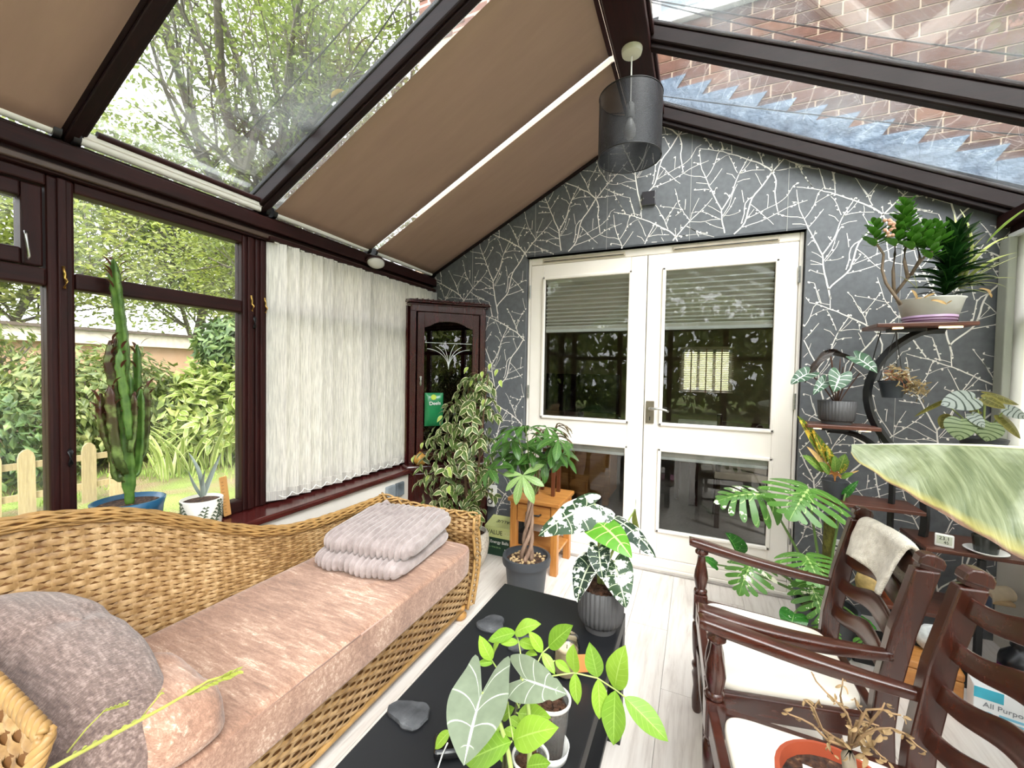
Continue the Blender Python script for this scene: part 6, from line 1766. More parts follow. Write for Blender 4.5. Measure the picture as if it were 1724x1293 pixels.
cactus_arm([CZ(318, 1060, X0 + .02), CZ(285, 1000, X0 + .03), CZ(262, 880, X0 + .03), CZ(246, 740, X0 + .03), CZ(240, 640, X0 + .03)], 0.0156, m_cac, 4, rot=.5)
cactus_arm([CZ(318, 1000, X0 - .03), CZ(290, 900, X0 - .03), CZ(272, 760, X0 - .03), CZ(250, 620, X0 - .03), CZ(232, 540, X0 - .03), CZ(240, 430, X0 - .03)], 0.0148, m_cac, 9, rot=.2)
cactus_arm([CZ(335, 1090, X0), CZ(372, 1050, X0), CZ(385, 920, X0), CZ(388, 780, X0), CZ(388, 660, X0)], 0.0156, m_cact, 3, rot=.8)
cactus_arm([CZ(340, 1040, X0 - .02), CZ(400, 960, X0 - .02), CZ(412, 840, X0 - .02), CZ(415, 720, X0 - .02), CZ(412, 640, X0 - .02)], 0.0140, m_cac, 6, rot=.4)
cactus_arm([CZ(335, 980, X0 - .03), CZ(360, 820, X0 - .03), CZ(370, 680, X0 - .03), CZ(372, 560, X0 - .03), CZ(368, 450, X0 - .03)], 0.0148, m_cact, 7, rot=1.0)
cactus_arm([CZ(322, 900, X0 - .03), CZ(278, 620, X0 - .04), CZ(272, 500, X0 - .04), CZ(272, 410, X0 - .04)], 0.0133, m_cac, 6, rot=.0)
cactus_arm([CZ(335, 960, X0 + .03), CZ(352, 860, X0 + .03), CZ(356, 760, X0 + .03), CZ(352, 680, X0 + .03)], 0.0125, m_cac, 3, rot=.6)

av = thing('small_aloe', 'small grey aloe in a white pot printed with green fern leaves on the sill', 'plant', (-1.955, 1.09, .60))
ca = (-1.955, 1.092, .60)
t = NT('fern_print_pot'); t.p(Base_Color=hexc('#e7e2d6'), Roughness=.35); m_fern = t.m
MB().lathe([(0, 0), (.066, 0), (.072, .03), (.078, .135), (.073, .137), (.07, .12), (0, .118)], ca, 36).build('pot', m_fern, av, smooth=True)
MB().lathe([(0, .124), (.07, .124)], ca, 20).build('soil', SOIL, av)
m_fernink = plain('fern_ink', '#4f5d48', .5, var=.2)
mb = MB()
for k in range(9):
    a0 = k * .70; lean = (-1) ** k * .35; z0 = .02 + .03 * (k % 2)
    for i in range(7):
        f = i / 6; a_ = a0 + lean * f; z = z0 + .085 * f; r_ = .0735 + .005 * (z / .13)
        for s_ in (-1, 1):
            L = .030 * (1 - .6 * f)
            pts = [(a_, z), (a_ + s_ * L / r_ * .55, z + L * .55), (a_ + s_ * L / r_, z + L * .35)]
            mb.ribbon([V((ca[0] + (r_ + .0012) * math.cos(q), ca[1] + (r_ + .0012) * math.sin(q), ca[2] + min(w, .132))) for q, w in pts], [.002, .0085, .0015], (math.cos(a_), math.sin(a_), 0))
mb.build('fern_print', m_fernink, av, kind='stuff')
m_aloe = leaf_mat('grey_aloe_leaf', '#8e9a92', edge='#b9c0b8', rough=.5, transl=.05, edgew=.85)
E_ALOE = [(0, 0), (.05, .03), (.055, .3), (.04, .65), (.016, .92), (0, 1)]
am = leaf_mesh('leaf', m_aloe, E_ALOE, 2, 12, -.5, .5); am2 = leaf_mesh('leaf', m_aloe, E_ALOE, 2, 12, .9, .5)
bA = V((ca[0], ca[1], .735))
for (x, y, d, me_) in ((765, 965, -1.93, am), (610, 1045, -1.93, am), (640, 1010, -1.98, am2), (610, 960, -1.97, am2), (690, 1040, -1.90, am)):
    tp = CZ(x, y, d); link('leaf', me_, av, orient(bA + (tp - bA).normalized() * .005, tp, V((.8, 0, .6)), None, 1.6 if (tp - bA).length < .12 else 1.0))
rl = thing('wooden_thermometer', 'narrow wooden thermometer strip leaning behind the fern pot', 'thermometer', CZ(785, 1240, -2.01))
b0 = CZ(796, 1260, -2.0); t0 = CZ(772, 1075, -2.015)
mb = MB(); mb.beam(b0, t0, .034, .006, (1, 0, 0)); mb.build('strip', wood('pale_ruler_wood', '#c98f4f', '#dba866', .45, 1, 'z'), rl, bevel=.003)
for i in range(10):
    p = b0.lerp(t0, .1 + i * .085) + V((.0036, 0, 0)); MB().box(-.0003, .0003, -.012, -.002, -.0006, .0006, Matrix.Translation(p)).build('tick', m_ink, rl)
# ================================================================== ladder-back armchairs
m_chair = wood('dark_polished_mahogany', '#2a1009', '#4a2114', .26, 1.3, 'x', .4)
m_chairv = wood('dark_polished_mahogany_post', '#280f09', '#461f13', .26, 1.3, 'z', .4)
t = NT('cream_seat_cloth'); vec = t.coord('Object')
t.p(Base_Color=t.ramp(t.noise(vec, 7, 4), [(.3, hexc('#e9dfce')), (.7, hexc('#f3ecdf'))]), Roughness=.8); t.bump(t.noise(vec, 200, 2), .2, .002); m_cream = t.m
def armchair(loc, rz, label, lift=0.0):
    c = thing('ladderback_armchair', label, 'chair', loc, rz, 'ladder-back armchairs')
    M_ = WM[c.name]
    def T(p): return M_ @ V(p)
    FW, BW = .25, .188
    for s in (-1, 1):
        # turned front leg, block, baluster under the arm: three pieces of one post
        y = s * FW
        mb = MB()
        prof = [(.014, 0), (.018, .01), (.020, .05), (.016, .10), (.019, .13), (.022, .15), (.017, .165), (.0235, .18), (.0235, .19), (.016, .20), (.022, .24), (.0255, .30), (.0255, .345), (.018, .355), (.0245, .365), (.0245, .375), (.018, .385)]
        mb.lathe(prof, (0, 0, 0), 16, M_ @ Matrix.Translation((0, y, 0))); mb.build('front_leg', m_chairv, c, auto=50)
        MB().box(-.024, .024, y - .024, y + .024, .375, .468, M_).build('leg_block', m_chairv, c, bevel=.004)
        mb = MB()
        mb.lathe([(.018, .466), (.024, .473), (.024, .48), (.018, .487), (.0225, .51), (.0255, .53), (.0225, .555), (.016, .585), (.0135, .612), (.016, .618), (.0235, .624), (.0235, .632), (.017, .640), (.017, .648)], (0, 0, 0), 16, M_ @ Matrix.Translation((0, y, 0)))
        mb.build('arm_support', m_chairv, c, auto=50)
        # arm
        def arm(u, v):
            x = -.045 + .45 * v
            yy = s * (FW + .004 - (FW - BW - .002) * max(0, (v - .1) / .9) ** 1.4)
            zc = .664 - .05 * v - .012 * math.sin(v * pi)
            w = lerp_tab([(0, .021), (.12, .027), (.3, .024), (.7, .021), (1, .013)], v); h = lerp_tab([(0, .013), (.1, .0165), (.6, .016), (1, .012)], v)
            th = u * 2 * pi; e = .45
            cc, ss = math.cos(th), math.sin(th)
            return T((x, yy + w * math.copysign(abs(cc) ** e, cc), zc + h * math.copysign(abs(ss) ** e, ss)))
        mb = MB(); mb.grid(arm, 20, 24, True); b_ = 0
        mb.quadface(tuple(range(20))); mb.quadface(tuple(24 * 20 + i for i in reversed(range(20)))); mb.build('arm', m_chair, c, smooth=True)
        # raked back post
        pts = [(.425, s * .182, 0), (.405, s * .184, .20), (.392, s * .186, .42), (.398, s * .187, .52), (.425, s * .188, .68 + lift * .5), (.465 + lift * .2, s * .188, .845 + lift)]
        mb = MB()
        for a, b in zip(pts, pts[1:]):
            pass
        secs = []
        for i, p in enumerate(pts): secs.append([T((p[0] + dx, p[1] + dy, p[2])) for dx, dy in ((-.026, -.0165), (.026, -.0165), (.026, .0165), (-.026, .0165))])
        k0 = len(mb.v)
        for q in secs: mb.v += q
        for i in range(len(secs) - 1):
            for j in range(4): mb.quadface((i * 4 + j, i * 4 + (j + 1) % 4, (i + 1) * 4 + (j + 1) % 4, (i + 1) * 4 + j))
        mb.quadface((3, 2, 1, 0)); n = len(secs) * 4; mb.quadface((n - 4, n - 3, n - 2, n - 1)); mb.build('back_post', m_chairv, c, bevel=.005)
        m2 = M_ @ Matrix.Translation((.468 + lift * .2, s * .188, .845 + lift)) @ Matrix.Rotation(.24, 4, 'Y')
        MB().box(-.020, .020, -.0125, .0125, 0, .008, m2).build('post_groove', m_chairv, c)
        mb = MB(); mb.prism([(-.026, .008), (.026, .008), (.026, .026), (.018, .037), (0, .041), (-.018, .037), (-.026, .026)], m2 @ V((0, -.0165, 0)), m2.to_3x3() @ V((1, 0, 0)), m2.to_3x3() @ V((0, 0, 1)), m2.to_3x3() @ V((0, .033, 0))); mb.build('post_finial', m_chairv, c, bevel=.004)
        MB().tube([T((.0, s * FW, .20)), T((.2, s * (FW + BW) / 2, .20)), T((.405, s * .184, .20))], [.011, .014, .011], 8).build('side_stretcher', m_chair, c, smooth=True)
    # slats
    for z in (.805 + lift, .715 + lift * .75, .625 + lift * .5, .535 + lift * .25):
        def slat(u, v, z=z):
            y = -.176 + .352 * u; bow = .034 * math.sin(u * pi); x = .398 + max(0, z + (v - .5) * .05 - .52) * .205 + bow
            hump = math.sin(u * pi) ** 2
            zc = z + .012 * hump + .006 * math.sin(u * 4 * pi); h = .040 + .020 * hump
            return T((x, y, zc + (v - .5) * h))
        mb = MB(); mb.grid(slat, 24, 3); mb.build('slat', m_chair, c, smooth=False, solid=.013, bevel=.003, auto=40)
    # seat rails and cushion
    for s in (-1, 1): mb = MB(); mb.beam(T((.0, s * (FW - .005), .415)), T((.39, s * .184, .415)), .024, .06); mb.build('seat_rail', m_chair, c, bevel=.004)
    mb = MB(); mb.beam(T((-.006, -FW + .02, .415)), T((-.006, FW - .02, .415)), .024, .06); mb.build('seat_rail', m_chair, c, bevel=.004)
    mb = MB(); mb.beam(T((.39, -.17, .415)), T((.39, .17, .415)), .024, .06); mb.build('seat_rail', m_chair, c, bevel=.004)
    mb = MB(); mb.tube([T((0, -FW, .26)), T((0, 0, .26)), T((0, FW, .26))], [.011, .016, .011], 8); mb.build('front_stretcher', m_chair, c, smooth=True)
    def seat(u, v):
        th = u * 2 * pi; ph = (v - .5) * pi
        def sp(w, q): return math.copysign(abs(w) ** q, w)
        a = sp(math.cos(ph), .25); x = sp(math.cos(th), .25) * a; y = sp(math.sin(th), .25) * a
        hw = .228 - (x + 1) / 2 * .06
        return T((.19 + x * .182, y * hw, .443 + .022 * sp(math.sin(ph), .6) + (.012 * (1 - x * x) * (1 - y * y) if math.sin(ph) > 0 else 0)))
    mb = MB(); mb.grid(seat, 48, 20, True); mb.build('seat', m_cream, c, smooth=True)
    return c
chA = armchair((.052, 1.50, 0), .06, 'dark ladder-back armchair with a face cloth hung over its top slat')
chB = armchair((.098, .945, 0), .125, 'nearer dark ladder-back armchair carrying the terracotta pot of dried stems', .03)
# face cloth over chair A
t = NT('beige_terry'); vec = t.coord('Object')
t.p(Base_Color=t.ramp(t.noise(vec, 60, 3), [(.3, hexc('#c3b8a4')), (.7, hexc('#e3dac8'))]), Roughness=.95, Sheen_Weight=.4); t.bump(t.noise(vec, 350, 2), .9, .006); m_terry = t.m
MA = WM[chA.name]
def cloth(u, v):
    y = -.105 + .235 * u + .012 * math.sin(v * 5)
    bow = .034 * math.sin((y + .176) / .352 * pi); x0 = .398 + .285 * .205 + bow; top = .842 + .012
    f = v * 2 - 1           # -1 front hem .. +1 back hem
    L = .118 + .014 * math.sin(u * 5 + 1)
    if abs(f) < .16: x = x0 + f / .16 * .016; z = top + .010 * math.cos(f / .16 * pi / 2)
    else:
        g = (abs(f) - .16) / .84; x = x0 + math.copysign(.016 + .018 * math.sin(u * 9 + 1) * g * .6 + .012 * g, f) - .03 * g; z = top - L * g
    return MA @ V((x + .004 * mnoise.noise(V((u * 6, v * 6, 1))), y, z))
cl_ = MB().grid(cloth, 28, 40).build('face_cloth', m_terry, None, smooth=True, solid=.009, label='beige terry face cloth draped over the top slat of the far armchair', cat='cloth')

# ================================================================== curved plant stand
ps_ = thing('plant_stand', 'black curved metal plant stand with brown wooden shelves by the papered wall', 'plant stand', (.95, 2.5, 0))
m_iron = plain('black_iron', '#17181a', .45, var=.1)
m_shelf = wood('walnut_shelf', '#3f2118', '#6b3d2b', .4, 1.2, 'x', .2)
def rod(pts, w=.024):
    pts = [V(p) for p in pts]
    # densify
    xz = smooth_line([(p.x, p.z) for p in pts], 40)
    ys = [pts[0].y + (pts[-1].y - pts[0].y) * i / 40 for i in range(41)]
    mb = MB(); mb.tube([V((a, y, b)) for (a, b), y in zip(xz, ys)], w / 2 * 1.2, 4, up=(0, 1, 0)); return mb
YS = 2.52
rod([(1.02, YS, 1.538), (.93, YS, 1.525), (.82, YS, 1.43), (.755, YS, 1.28), (.768, YS, 1.14), (.83, YS, 1.02), (.91, YS, .91), (.965, YS, .80), (.985, YS, .66), (.965, YS, .50), (.92, YS, .36), (.90, YS, .20), (.92, YS, .03)], .03).build('curved_frame', m_iron, ps_, auto=40)
rod([(.60, YS, 1.05), (.68, YS, 1.045), (.76, YS, 1.01), (.83, YS, .93), (.86, YS, .82), (.86, YS, .60), (.88, YS, .3), (.90, YS, .03)], .022).build('curved_frame', m_iron, ps_, auto=40)
rod([(1.17, YS, .975), (1.12, YS, .95), (1.04, YS, .88), (.99, YS, .78)], .022).build('curved_frame', m_iron, ps_, auto=40)
MB().box(.70, 1.25, YS - .15, YS + .15, 0, .025).build('base', m_iron, ps_, bevel=.004)
for (x0, x1, z, d0, d1) in ((.748, 1.092, 1.545, -.10, .10), (.498, .785, 1.065, -.09, .09), (.99, 1.33, .975, -.10, .10), (.57, .95, .70, -.10, .10), (.93, 1.27, .565, -.16, .10), (.80, 1.19, .28, -.16, .10)):
    MB().box(x0, x1, YS + d0, YS + d1, z, z + .018).build('shelf', m_shelf, ps_, bevel=.003)
for (x0, x1, z) in ((.82, .95, 1.53), (.57, .68, 1.05)): MB().box(x0, x1, YS - .03, YS + .03, z, z + .016).build('shelf_bracket', m_iron, ps_, bevel=.003)
MB().box(1.10, 1.122, 2.36, 2.38, .02, .56).build('support_leg', m_iron, ps_, bevel=.002)
# warm grow-light strips under two shelves
t = NT('warm_lamp_strip'); em_ = t.n('ShaderNodeEmission'); em_.inputs[0].default_value = (1, .66, .32, 1); em_.inputs[1].default_value = 3; t.t.links.new(em_.outputs[0], t.out.inputs[0]); m_glow = t.m
for (x0, x1, z) in ((.815, .85, 1.539), (.975, 1.05, 1.539), (.53, .56, 1.060), (.71, .75, 1.060)):
    MB().box(x0, x1, YS - .075, YS - .062, z, z + .005).build('light_strip', m_glow, ps_)
MB().tube([(.80, YS + .02, 1.54), (.78, YS + .03, 1.42), (.76, YS + .04, 1.25), (.79, YS + .04, 1.12), (.82, YS + .03, 1.0)], .0025, 6).build('lamp_cable', m_black, ps_, smooth=True)

# ------------------------------------------------------------------ bowl of mixed foliage on the top shelf
bw = thing('mixed_planter', 'pale bowl with lilac rings holding jade plant and dark dracaena on the top shelf', 'plant', (.965, YS, 1.563))
cb_ = (.965, YS, 1.563)
m_opal = plain('cloudy_plastic', '#cfcfca', .3, var=.12, scale=10); m_lil = plain('lilac_plastic', '#c3a5c6', .35, var=.05); m_plum = plain('plum_ring', '#6d4468', .4)
MB().lathe([(0, 0), (.088, 0), (.094, .035)], cb_, 36).build('bowl_base', m_lil, bw, smooth=True)
for z in (.012, .024): mb = MB(); mb.lathe([(.0895 + z * .15, z - .0025), (.0925 + z * .15, z), (.0895 + z * .15, z + .0025)], cb_, 36); mb.build('ring', m_plum, bw, smooth=True)
MB().lathe([(.094, .035), (.112, .105), (.118, .112), (.108, .112), (.102, .10), (0, .095)], cb_, 36).build('bowl', m_opal, bw, smooth=True)
MB().lathe([(0, .104), (.103, .101)], cb_, 20).build('soil', SOIL, bw)
def T4(x, y, d=YS): return P(1420 + x / 5.171, 320 + y / 5.171, y=d)
m_jst = plain('jade_stem', '#7b6a58', .7, var=.25, scale=40)
m_jade = leaf_mat('jade_leaf', '#477a27', edge='#6a9a3f', rough=.25, transl=.1, var=.3, edgew=.9)
E_JADE = [(0, 0), (.10, .08), (.24, .40), (.26, .66), (.15, .9), (0, 1)]
jm = [leaf_mesh('leaf', m_jade, E_JADE, 2, 6, b, .1) for b in (.3, -.4)]
rs = random.Random(61)
stems = [[(500, 1000), (440, 910), (370, 810), (335, 690), (350, 560), (290, 470), (275, 350)], [(440, 905), (432, 700), (448, 560), (450, 470)], [(450, 905), (540, 790), (620, 690), (690, 600), (760, 520)], [(560, 760), (530, 620), (535, 520), (570, 440)], [(590, 740), (670, 600), (640, 480), (660, 430)]]
for i, s_ in enumerate(stems):
    pts = [T4(x, y, YS - .05 + .02 * (i % 3)) for x, y in s_]
    MB().tube(pts, [.0075 - .004 * k / len(pts) for k in range(len(pts))], 7).build('stem', m_jst, bw, smooth=True)
def jade_column(x0, y0, x1, y1, n, d, L, spread=1.0):
    a, b = T4(x0, y0, d), T4(x1, y1, d)
    MB().tube([a, b], .004, 6).build('stem', m_jst, bw)
    for i in range(n):
        f = i / (n - 1); p = a.lerp(b, f)
        for k in range(3):
            an = i * 1.57 + k * 2.09
            dd = V((math.cos(an), math.sin(an) * .8, .35 + .5 * f)).normalized()
            link('leaf', jm[(i + k) % 2], bw, orient(p, p + dd * L * (1.05 - .35 * f) * rs.uniform(.85, 1.1), V((0, 0, 1)) - dd * .4))
jade_column(520, 380, 545, 120, 14, YS - .04, .072)
jade_column(275, 490, 280, 310, 9, YS - .05, .066)
jade_column(450, 490, 490, 330, 9, YS - .06, .066)
jade_column(600, 520, 620, 380, 9, YS - .08, .07)
jade_column(700, 520, 720, 320, 9, YS - .06, .07)
jade_column(810, 500, 815, 320, 9, YS - .05, .07)
jade_column(760, 600, 780, 470, 7, YS - .10, .06)
for i in range(14):   # dried flower head
    p = T4(385 + rs.uniform(-35, 60), 330 + rs.uniform(-70, 70), YS - .08)
    if i == 0: m_dfl = plain('dried_blossom', '#d9a98f', .8, var=.2)
    blob(p, (.009, .009, .008), i + 20, 7).build('dried_blossom', m_dfl, bw, smooth=True)
m_drac = leaf_mat('dark_dracaena_leaf', '#1a3a17', vein='#3f6630', veins=1, vw=.02, mid=.06, rough=.25, transl=.08, var=.3)
E_DRA = [(0, 0), (.11, .06), (.145, .35), (.11, .68), (.04, .92), (0, 1)]
dmz = [leaf_mesh('leaf', m_drac, E_DRA, 2, 9, b, .3) for b in (.3, .7, 1.1)]
core0, core1 = T4(880, 930, YS + .01), T4(990, 400, YS)
for i in range(92):
    f = (i / 92) ** .9; p = core0.lerp(core1, f * .86); an = i * 2.399
    up = .15 + 1.2 * f * f
    dd = V((math.cos(an) + .25, math.sin(an) * .9, up)).normalized()
    link('leaf', dmz[i % 3], bw, orient(p, p + dd * rs.uniform(.105, .15) * (1.1 - .1 * f), V((0, 0, 1)) - dd * .4))
m_spid = leaf_mat('spider_plant_leaf', '#b9c46a', edge='#e3e2b0', rough=.4, transl=.35, edgew=.65)
E_BLADE = [(0, 0), (.022, .08), (.030, .4), (.02, .75), (0, 1)]
spm = [leaf_mesh('leaf', m_spid, E_BLADE, 1, 12, b, .5) for b in (.4, .9, 1.4)]
for (x, y) in ((1530, 540), (1480, 400), (1560, 560), (1440, 860), (1520, 770), (1380, 620), (1300, 830), (1420, 560), (1350, 760), (1260, 900), (1100, 870), (960, 860), (1250, 380), (460, 740), (560, 660), (1010, 160), (960, 200)):
    b_ = T4(1000, 900, YS + .03) if x > 900 else T4(640, 900, YS)
    link('leaf', spm[rs.randrange(3)], bw, orient(b_ + V((0, 0, .02)), T4(x, y, YS + rs.uniform(-.1, .1)), (0, -.3, 1)))
mgr = leaf_mat('fresh_blade', '#8fae4c', edge='#bcd27c', rough=.35, transl=.3, edgew=.7)
bl2 = leaf_mesh('leaf', mgr, [(0, 0), (.03, .1), (.055, .45), (.035, .8), (0, 1)], 2, 10, .35, .4)
link('leaf', bl2, bw, orient(T4(1240, 470, YS), T4(1640, 130, YS - .12), (-.3, -.6, .7)))
m_tan = leaf_mat('dead_tan_leaf', '#b59560', rough=.7, transl=.2)
tm = leaf_mesh('leaf', m_tan, E_LANCE, 2, 8, 1.2, .3, wave=.03)
for (a, b, c, d) in ((620, 950, 690, 940), (700, 940, 800, 900), (760, 960, 900, 1000), (1180, 860, 1290, 890), (1250, 880, 1290, 940), (900, 990, 950, 960), (590, 870, 640, 950)):
    link('leaf', tm, bw, orient(T4(a, b, YS - .11), T4(c, d, YS - .12), (0, -1, .5)))

# ------------------------------------------------------------------ ribbed pot with striped elephant ear on the left shelf
def Z5(x, y, d=YS): return P(1320 + x / 4.267, 560 + y / 4.267, y=d)
ap = thing('striped_alocasia', 'small white-veined elephant ear in a ribbed grey pot on the left shelf', 'plant', (.635, YS, 1.083))
ca_ = (.635, YS, 1.083)
MB().lathe([(0, 0), (.060, 0), (.062, .014)], ca_, 48).build('pot_foot', m_gpot, ap, auto=40)
MB().lathe([(.062, .014), (.070, .022), (.077, .115), (.072, .116), (.070, .10), (0, .10)], ca_, 144, ribs=36, ribd=.0025).build('pot', m_gpot, ap, smooth=True)
MB().lathe([(0, .107), (.070, .103)], ca_, 20).build('soil', SOIL, ap)
m_poly = leaf_mat('white_veined_leaf', '#46634c', vein='#dfe8dc', veins=6, vw=.09, mid=.05, rough=.35, transl=.2, edge='#cfdccb', edgew=1.1)
m_polyd = leaf_mat('purple_back_leaf', '#2c2420', vein='#4a3a30', veins=6, vw=.05, rough=.5, transl=.1)
pa1 = leaf_mesh('leaf', m_poly, arrow_edge(.3, .22, .36), 4, 20, .4, .2, wave=.02, seed=1); pa2 = leaf_mesh('leaf', m_polyd, arrow_edge(.2, .12, .20), 4, 20, 1.0, -.3, wave=.02, seed=2)
cr_ = V((.635, YS, 1.19))
for (a, b, c, d, me_, nn, w, dy) in ((325, 125, 150, 360, pa2, (-.5, -.7, .5), .6, 0), (330, 125, 560, 240, pa2, (.4, .7, .5), .5, 0), (520, 180, 672, 292, pa1, (.3, -.8, .6), 1.2, -.03), (180, 290, 48, 372, pa1, (-.4, -.8, .5), 1.1, -.05), (405, 300, 355, 428, pa1, (0, -1, .3), 1.35, -.07), (300, 345, 208, 448, pa1, (-.3, -.9, .3), .8, -.06)):
    b_, t_ = Z5(a, b, YS + dy), Z5(c, d, YS + dy - .03)
    MB().tube(bez(cr_ - V((0, 0, .02)), (cr_ + b_) / 2 + V((0, .0, .02)), b_, 6), .0032, 6).build('petiole', plain('purple_petiole', '#4d3328', .5), ap, smooth=True)
    link('leaf', me_, ap, orient(b_, t_, nn, None, w))
for (a, b) in ((405, 185), (425, 245), (545, 290)):
    MB().tube(bez(cr_ - V((0, 0, .02)), (cr_ + Z5(a, b)) / 2, Z5(a, b), 5), .0028, 6).build('petiole', plain('purple_petiole', '#4d3328', .5), ap, smooth=True)
# ------------------------------------------------------------------ hanging pot
hg = thing('hanging_pot', 'small dark pot of dried rhipsalis hanging under the top shelf', 'plant', (.835, YS - .02, 1.23))
ch = (.838, YS - .02, 1.222)
MB().lathe([(0, 0), (.036, 0), (.050, .070), (.054, .072), (.054, .080), (.047, .08), (.045, .065), (0, .06)], ch, 24).build('pot', plain('slate_blue_pot', '#2b3138', .5), hg, auto=40)
for (x, y) in ((-.05, 0), (.045, .02), (.0, -.05)): MB().tube([V(ch) + V((x, y, .076)), V((ch[0] + .005, ch[1], 1.535))], .0015, 5).build('cord', m_black, hg)
m_dry = leaf_mat('dried_sprig', '#8b7853', rough=.8, transl=.15, var=.4); drm = [leaf_mesh('sprig', m_dry, E_LANCE, 1, 5, b, .2) for b in (.5, 1.2)]
m_rust = leaf_mat('rusty_sprig', '#83553a', rough=.8, transl=.15, var=.4); drr = leaf_mesh('sprig', m_rust, E_LANCE, 1, 5, .9, .2)
for i in range(230):
    f = rs.random(); 
    c0 = Z5(760 + 230 * f + rs.gauss(0, 25), 290 + 130 * f ** 1.3 + rs.gauss(0, 32), YS - .05 + rs.gauss(0, .03))
    dd = V((rs.gauss(.3, 1), rs.gauss(-.3, .6), rs.gauss(-.5, .8))).normalized()
    link('sprig', drr if (rs.random() < .35 and f < .55) else drm[i % 2], hg, orient(c0, c0 + dd * rs.uniform(.018, .034), (rs.gauss(0, 1), -1, .5)))
for i in range(14):
    f = i / 13; MB().tube(bez(V(ch) + V((.01, 0, .07)), V(ch) + V((.04 + .03 * f, -.02, .11 - .05 * f)), Z5(850 + 160 * f, 300 + 150 * f, YS - .05), 6), .0014, 4).build('dry_stem', m_dry, hg)
# ------------------------------------------------------------------ silver dragon on the right shelf
sd_ = thing('silver_dragon', 'elephant ear with silvery dark-veined oval leaves on the right shelf', 'plant', (1.17, YS, .993))
cs_ = (1.165, YS, .993)
MB().lathe([(0, 0), (.06, 0), (.078, .062), (.074, .064), (0, .055)], cs_, 28).build('pot', m_pot, sd_, auto=40)
MB().lathe([(0, .057), (.073, .057)], cs_, 16).build('soil', SOIL, sd_)
m_sdr = leaf_mat('silver_dragon_leaf', '#9aa39b', dark='#38453b', veins=6, vw=.05, mid=.03, rough=.45, transl=.15)
m_sdg = leaf_mat('green_dragon_leaf', '#8a9a70', dark='#41552f', veins=6, vw=.05, mid=.03, rough=.45, transl=.2)
m_sdo = leaf_mat('olive_dragon_leaf', '#6d6a2c', edge='#8a8440', vein='#9c9650', veins=6, vw=.04, rough=.45, transl=.3)
E_SD = [(0, 0), (.10, -.12), (.24, -.13), (.36, .02), (.40, .28), (.33, .58), (.17, .84), (0, 1)]
s1 = leaf_mesh('leaf', m_sdr, E_SD, 4, 18, .4, -.15, seed=1); s2 = leaf_mesh('leaf', m_sdg, E_SD, 4, 18, .5, -.2, seed=2); s3 = leaf_mesh('leaf', m_sdo, E_SD, 4, 18, .5, -.2, seed=3)
cr_ = V((cs_[0], cs_[1], 1.05))
for (a, b, c, d, me_, nn, w, dy) in ((1370, 470, 1125, 520, s1, (.0, -.85, .6), .80, -.06), (1450, 440, 1690, 520, s3, (.1, -.5, .9), .75, 0), (1272, 625, 1255, 775, s2, (-.1, -1, .3), 1.1, -.09), (1350, 585, 1440, 685, s1, (.1, -.9, .6), .8, -.08), (1485, 650, 1450, 782, s2, (.1, -1, .3), 1.2, -.08),
                                   (1600, 545, 1745, 620, s1, (.3, -.8, .5), 1.0, -.06), (1130, 490, 935, 605, s3, (-.2, .8, .5), .22, -.02), (1560, 600, 1700, 765, s3, (.4, -.7, .5), .6, -.04), (1200, 600, 1130, 690, s3, (-.4, -.7, .4), .9, -.03), (1440, 470, 1590, 545, s3, (.1, -.9, .3), .7, -.04), (1400, 560, 1330, 570, s3, (0, -.6, .8), .8, -.02)):
    b_, t_ = Z5(a, b, YS + dy), Z5(c, d, YS + dy - .02)
    MB().tube(bez(cr_, (cr_ + b_) / 2 + V((0, 0, .02)), b_, 6), .003, 6).build('petiole', m_pet, sd_, smooth=True)
    link('leaf', me_, sd_, orient(b_, t_, nn, None, w * 1.3))
# ------------------------------------------------------------------ croton
cn = thing('croton', 'yellow-streaked croton in a dark pot on the lower left shelf', 'plant', (.64, YS, .718))
cc0 = (.64, YS, .718)
MB().lathe([(0, 0), (.042, 0), (.056, .085), (.052, .087), (0, .075)], cc0, 24).build('pot', m_pot, cn, auto=40); MB().lathe([(0, .078), (.051, .078)], cc0, 16).build('soil', SOIL, cn)
m_cro = leaf_mat('croton_leaf', '#5d7a2c', blotch='#d9bf45', bl=(.5, .56), bscale=8, vein='#d9a24a', veins=7, vw=.04, mid=.05, rough=.3, transl=.2)
m_crg = leaf_mat('croton_green', '#6f9440', vein='#b9c46a', veins=7, vw=.04, rough=.3, transl=.25)
cm1 = leaf_mesh('leaf', m_cro, E_LANCE, 2, 10, .5, .35); cm2 = leaf_mesh('leaf', m_crg, E_OVAL, 2, 9, .6, .2); cm3 = leaf_mesh('leaf', plain('tan_croton', '#cba66a', .6), E_LANCE, 1, 8, .4, .3)
b0 = V((.64, YS, .80))
for (x, y, me_, w) in ((95, 595, cm1, .8), (160, 815, cm3, .7), (130, 880, cm2, .9), (470, 920, cm1, 1.0), (540, 990, cm3, .6), (440, 870, cm2, 1.2), (200, 700, cm1, .9), (300, 800, cm1, 1), (360, 880, cm2, 1), (250, 930, cm2, 1.1), (500, 1010, cm2, 1)):
    tp = Z5(x, y, YS - .06); st_ = b0 + (tp - b0) * .35
    MB().tube(bez(b0, b0 + V((0, 0, .05)), st_, 4), .003, 5).build('stem', plain('orange_petiole', '#c98a4a', .5), cn); link('leaf', me_, cn, orient(st_, tp, (0, -.8, .6), None, w))
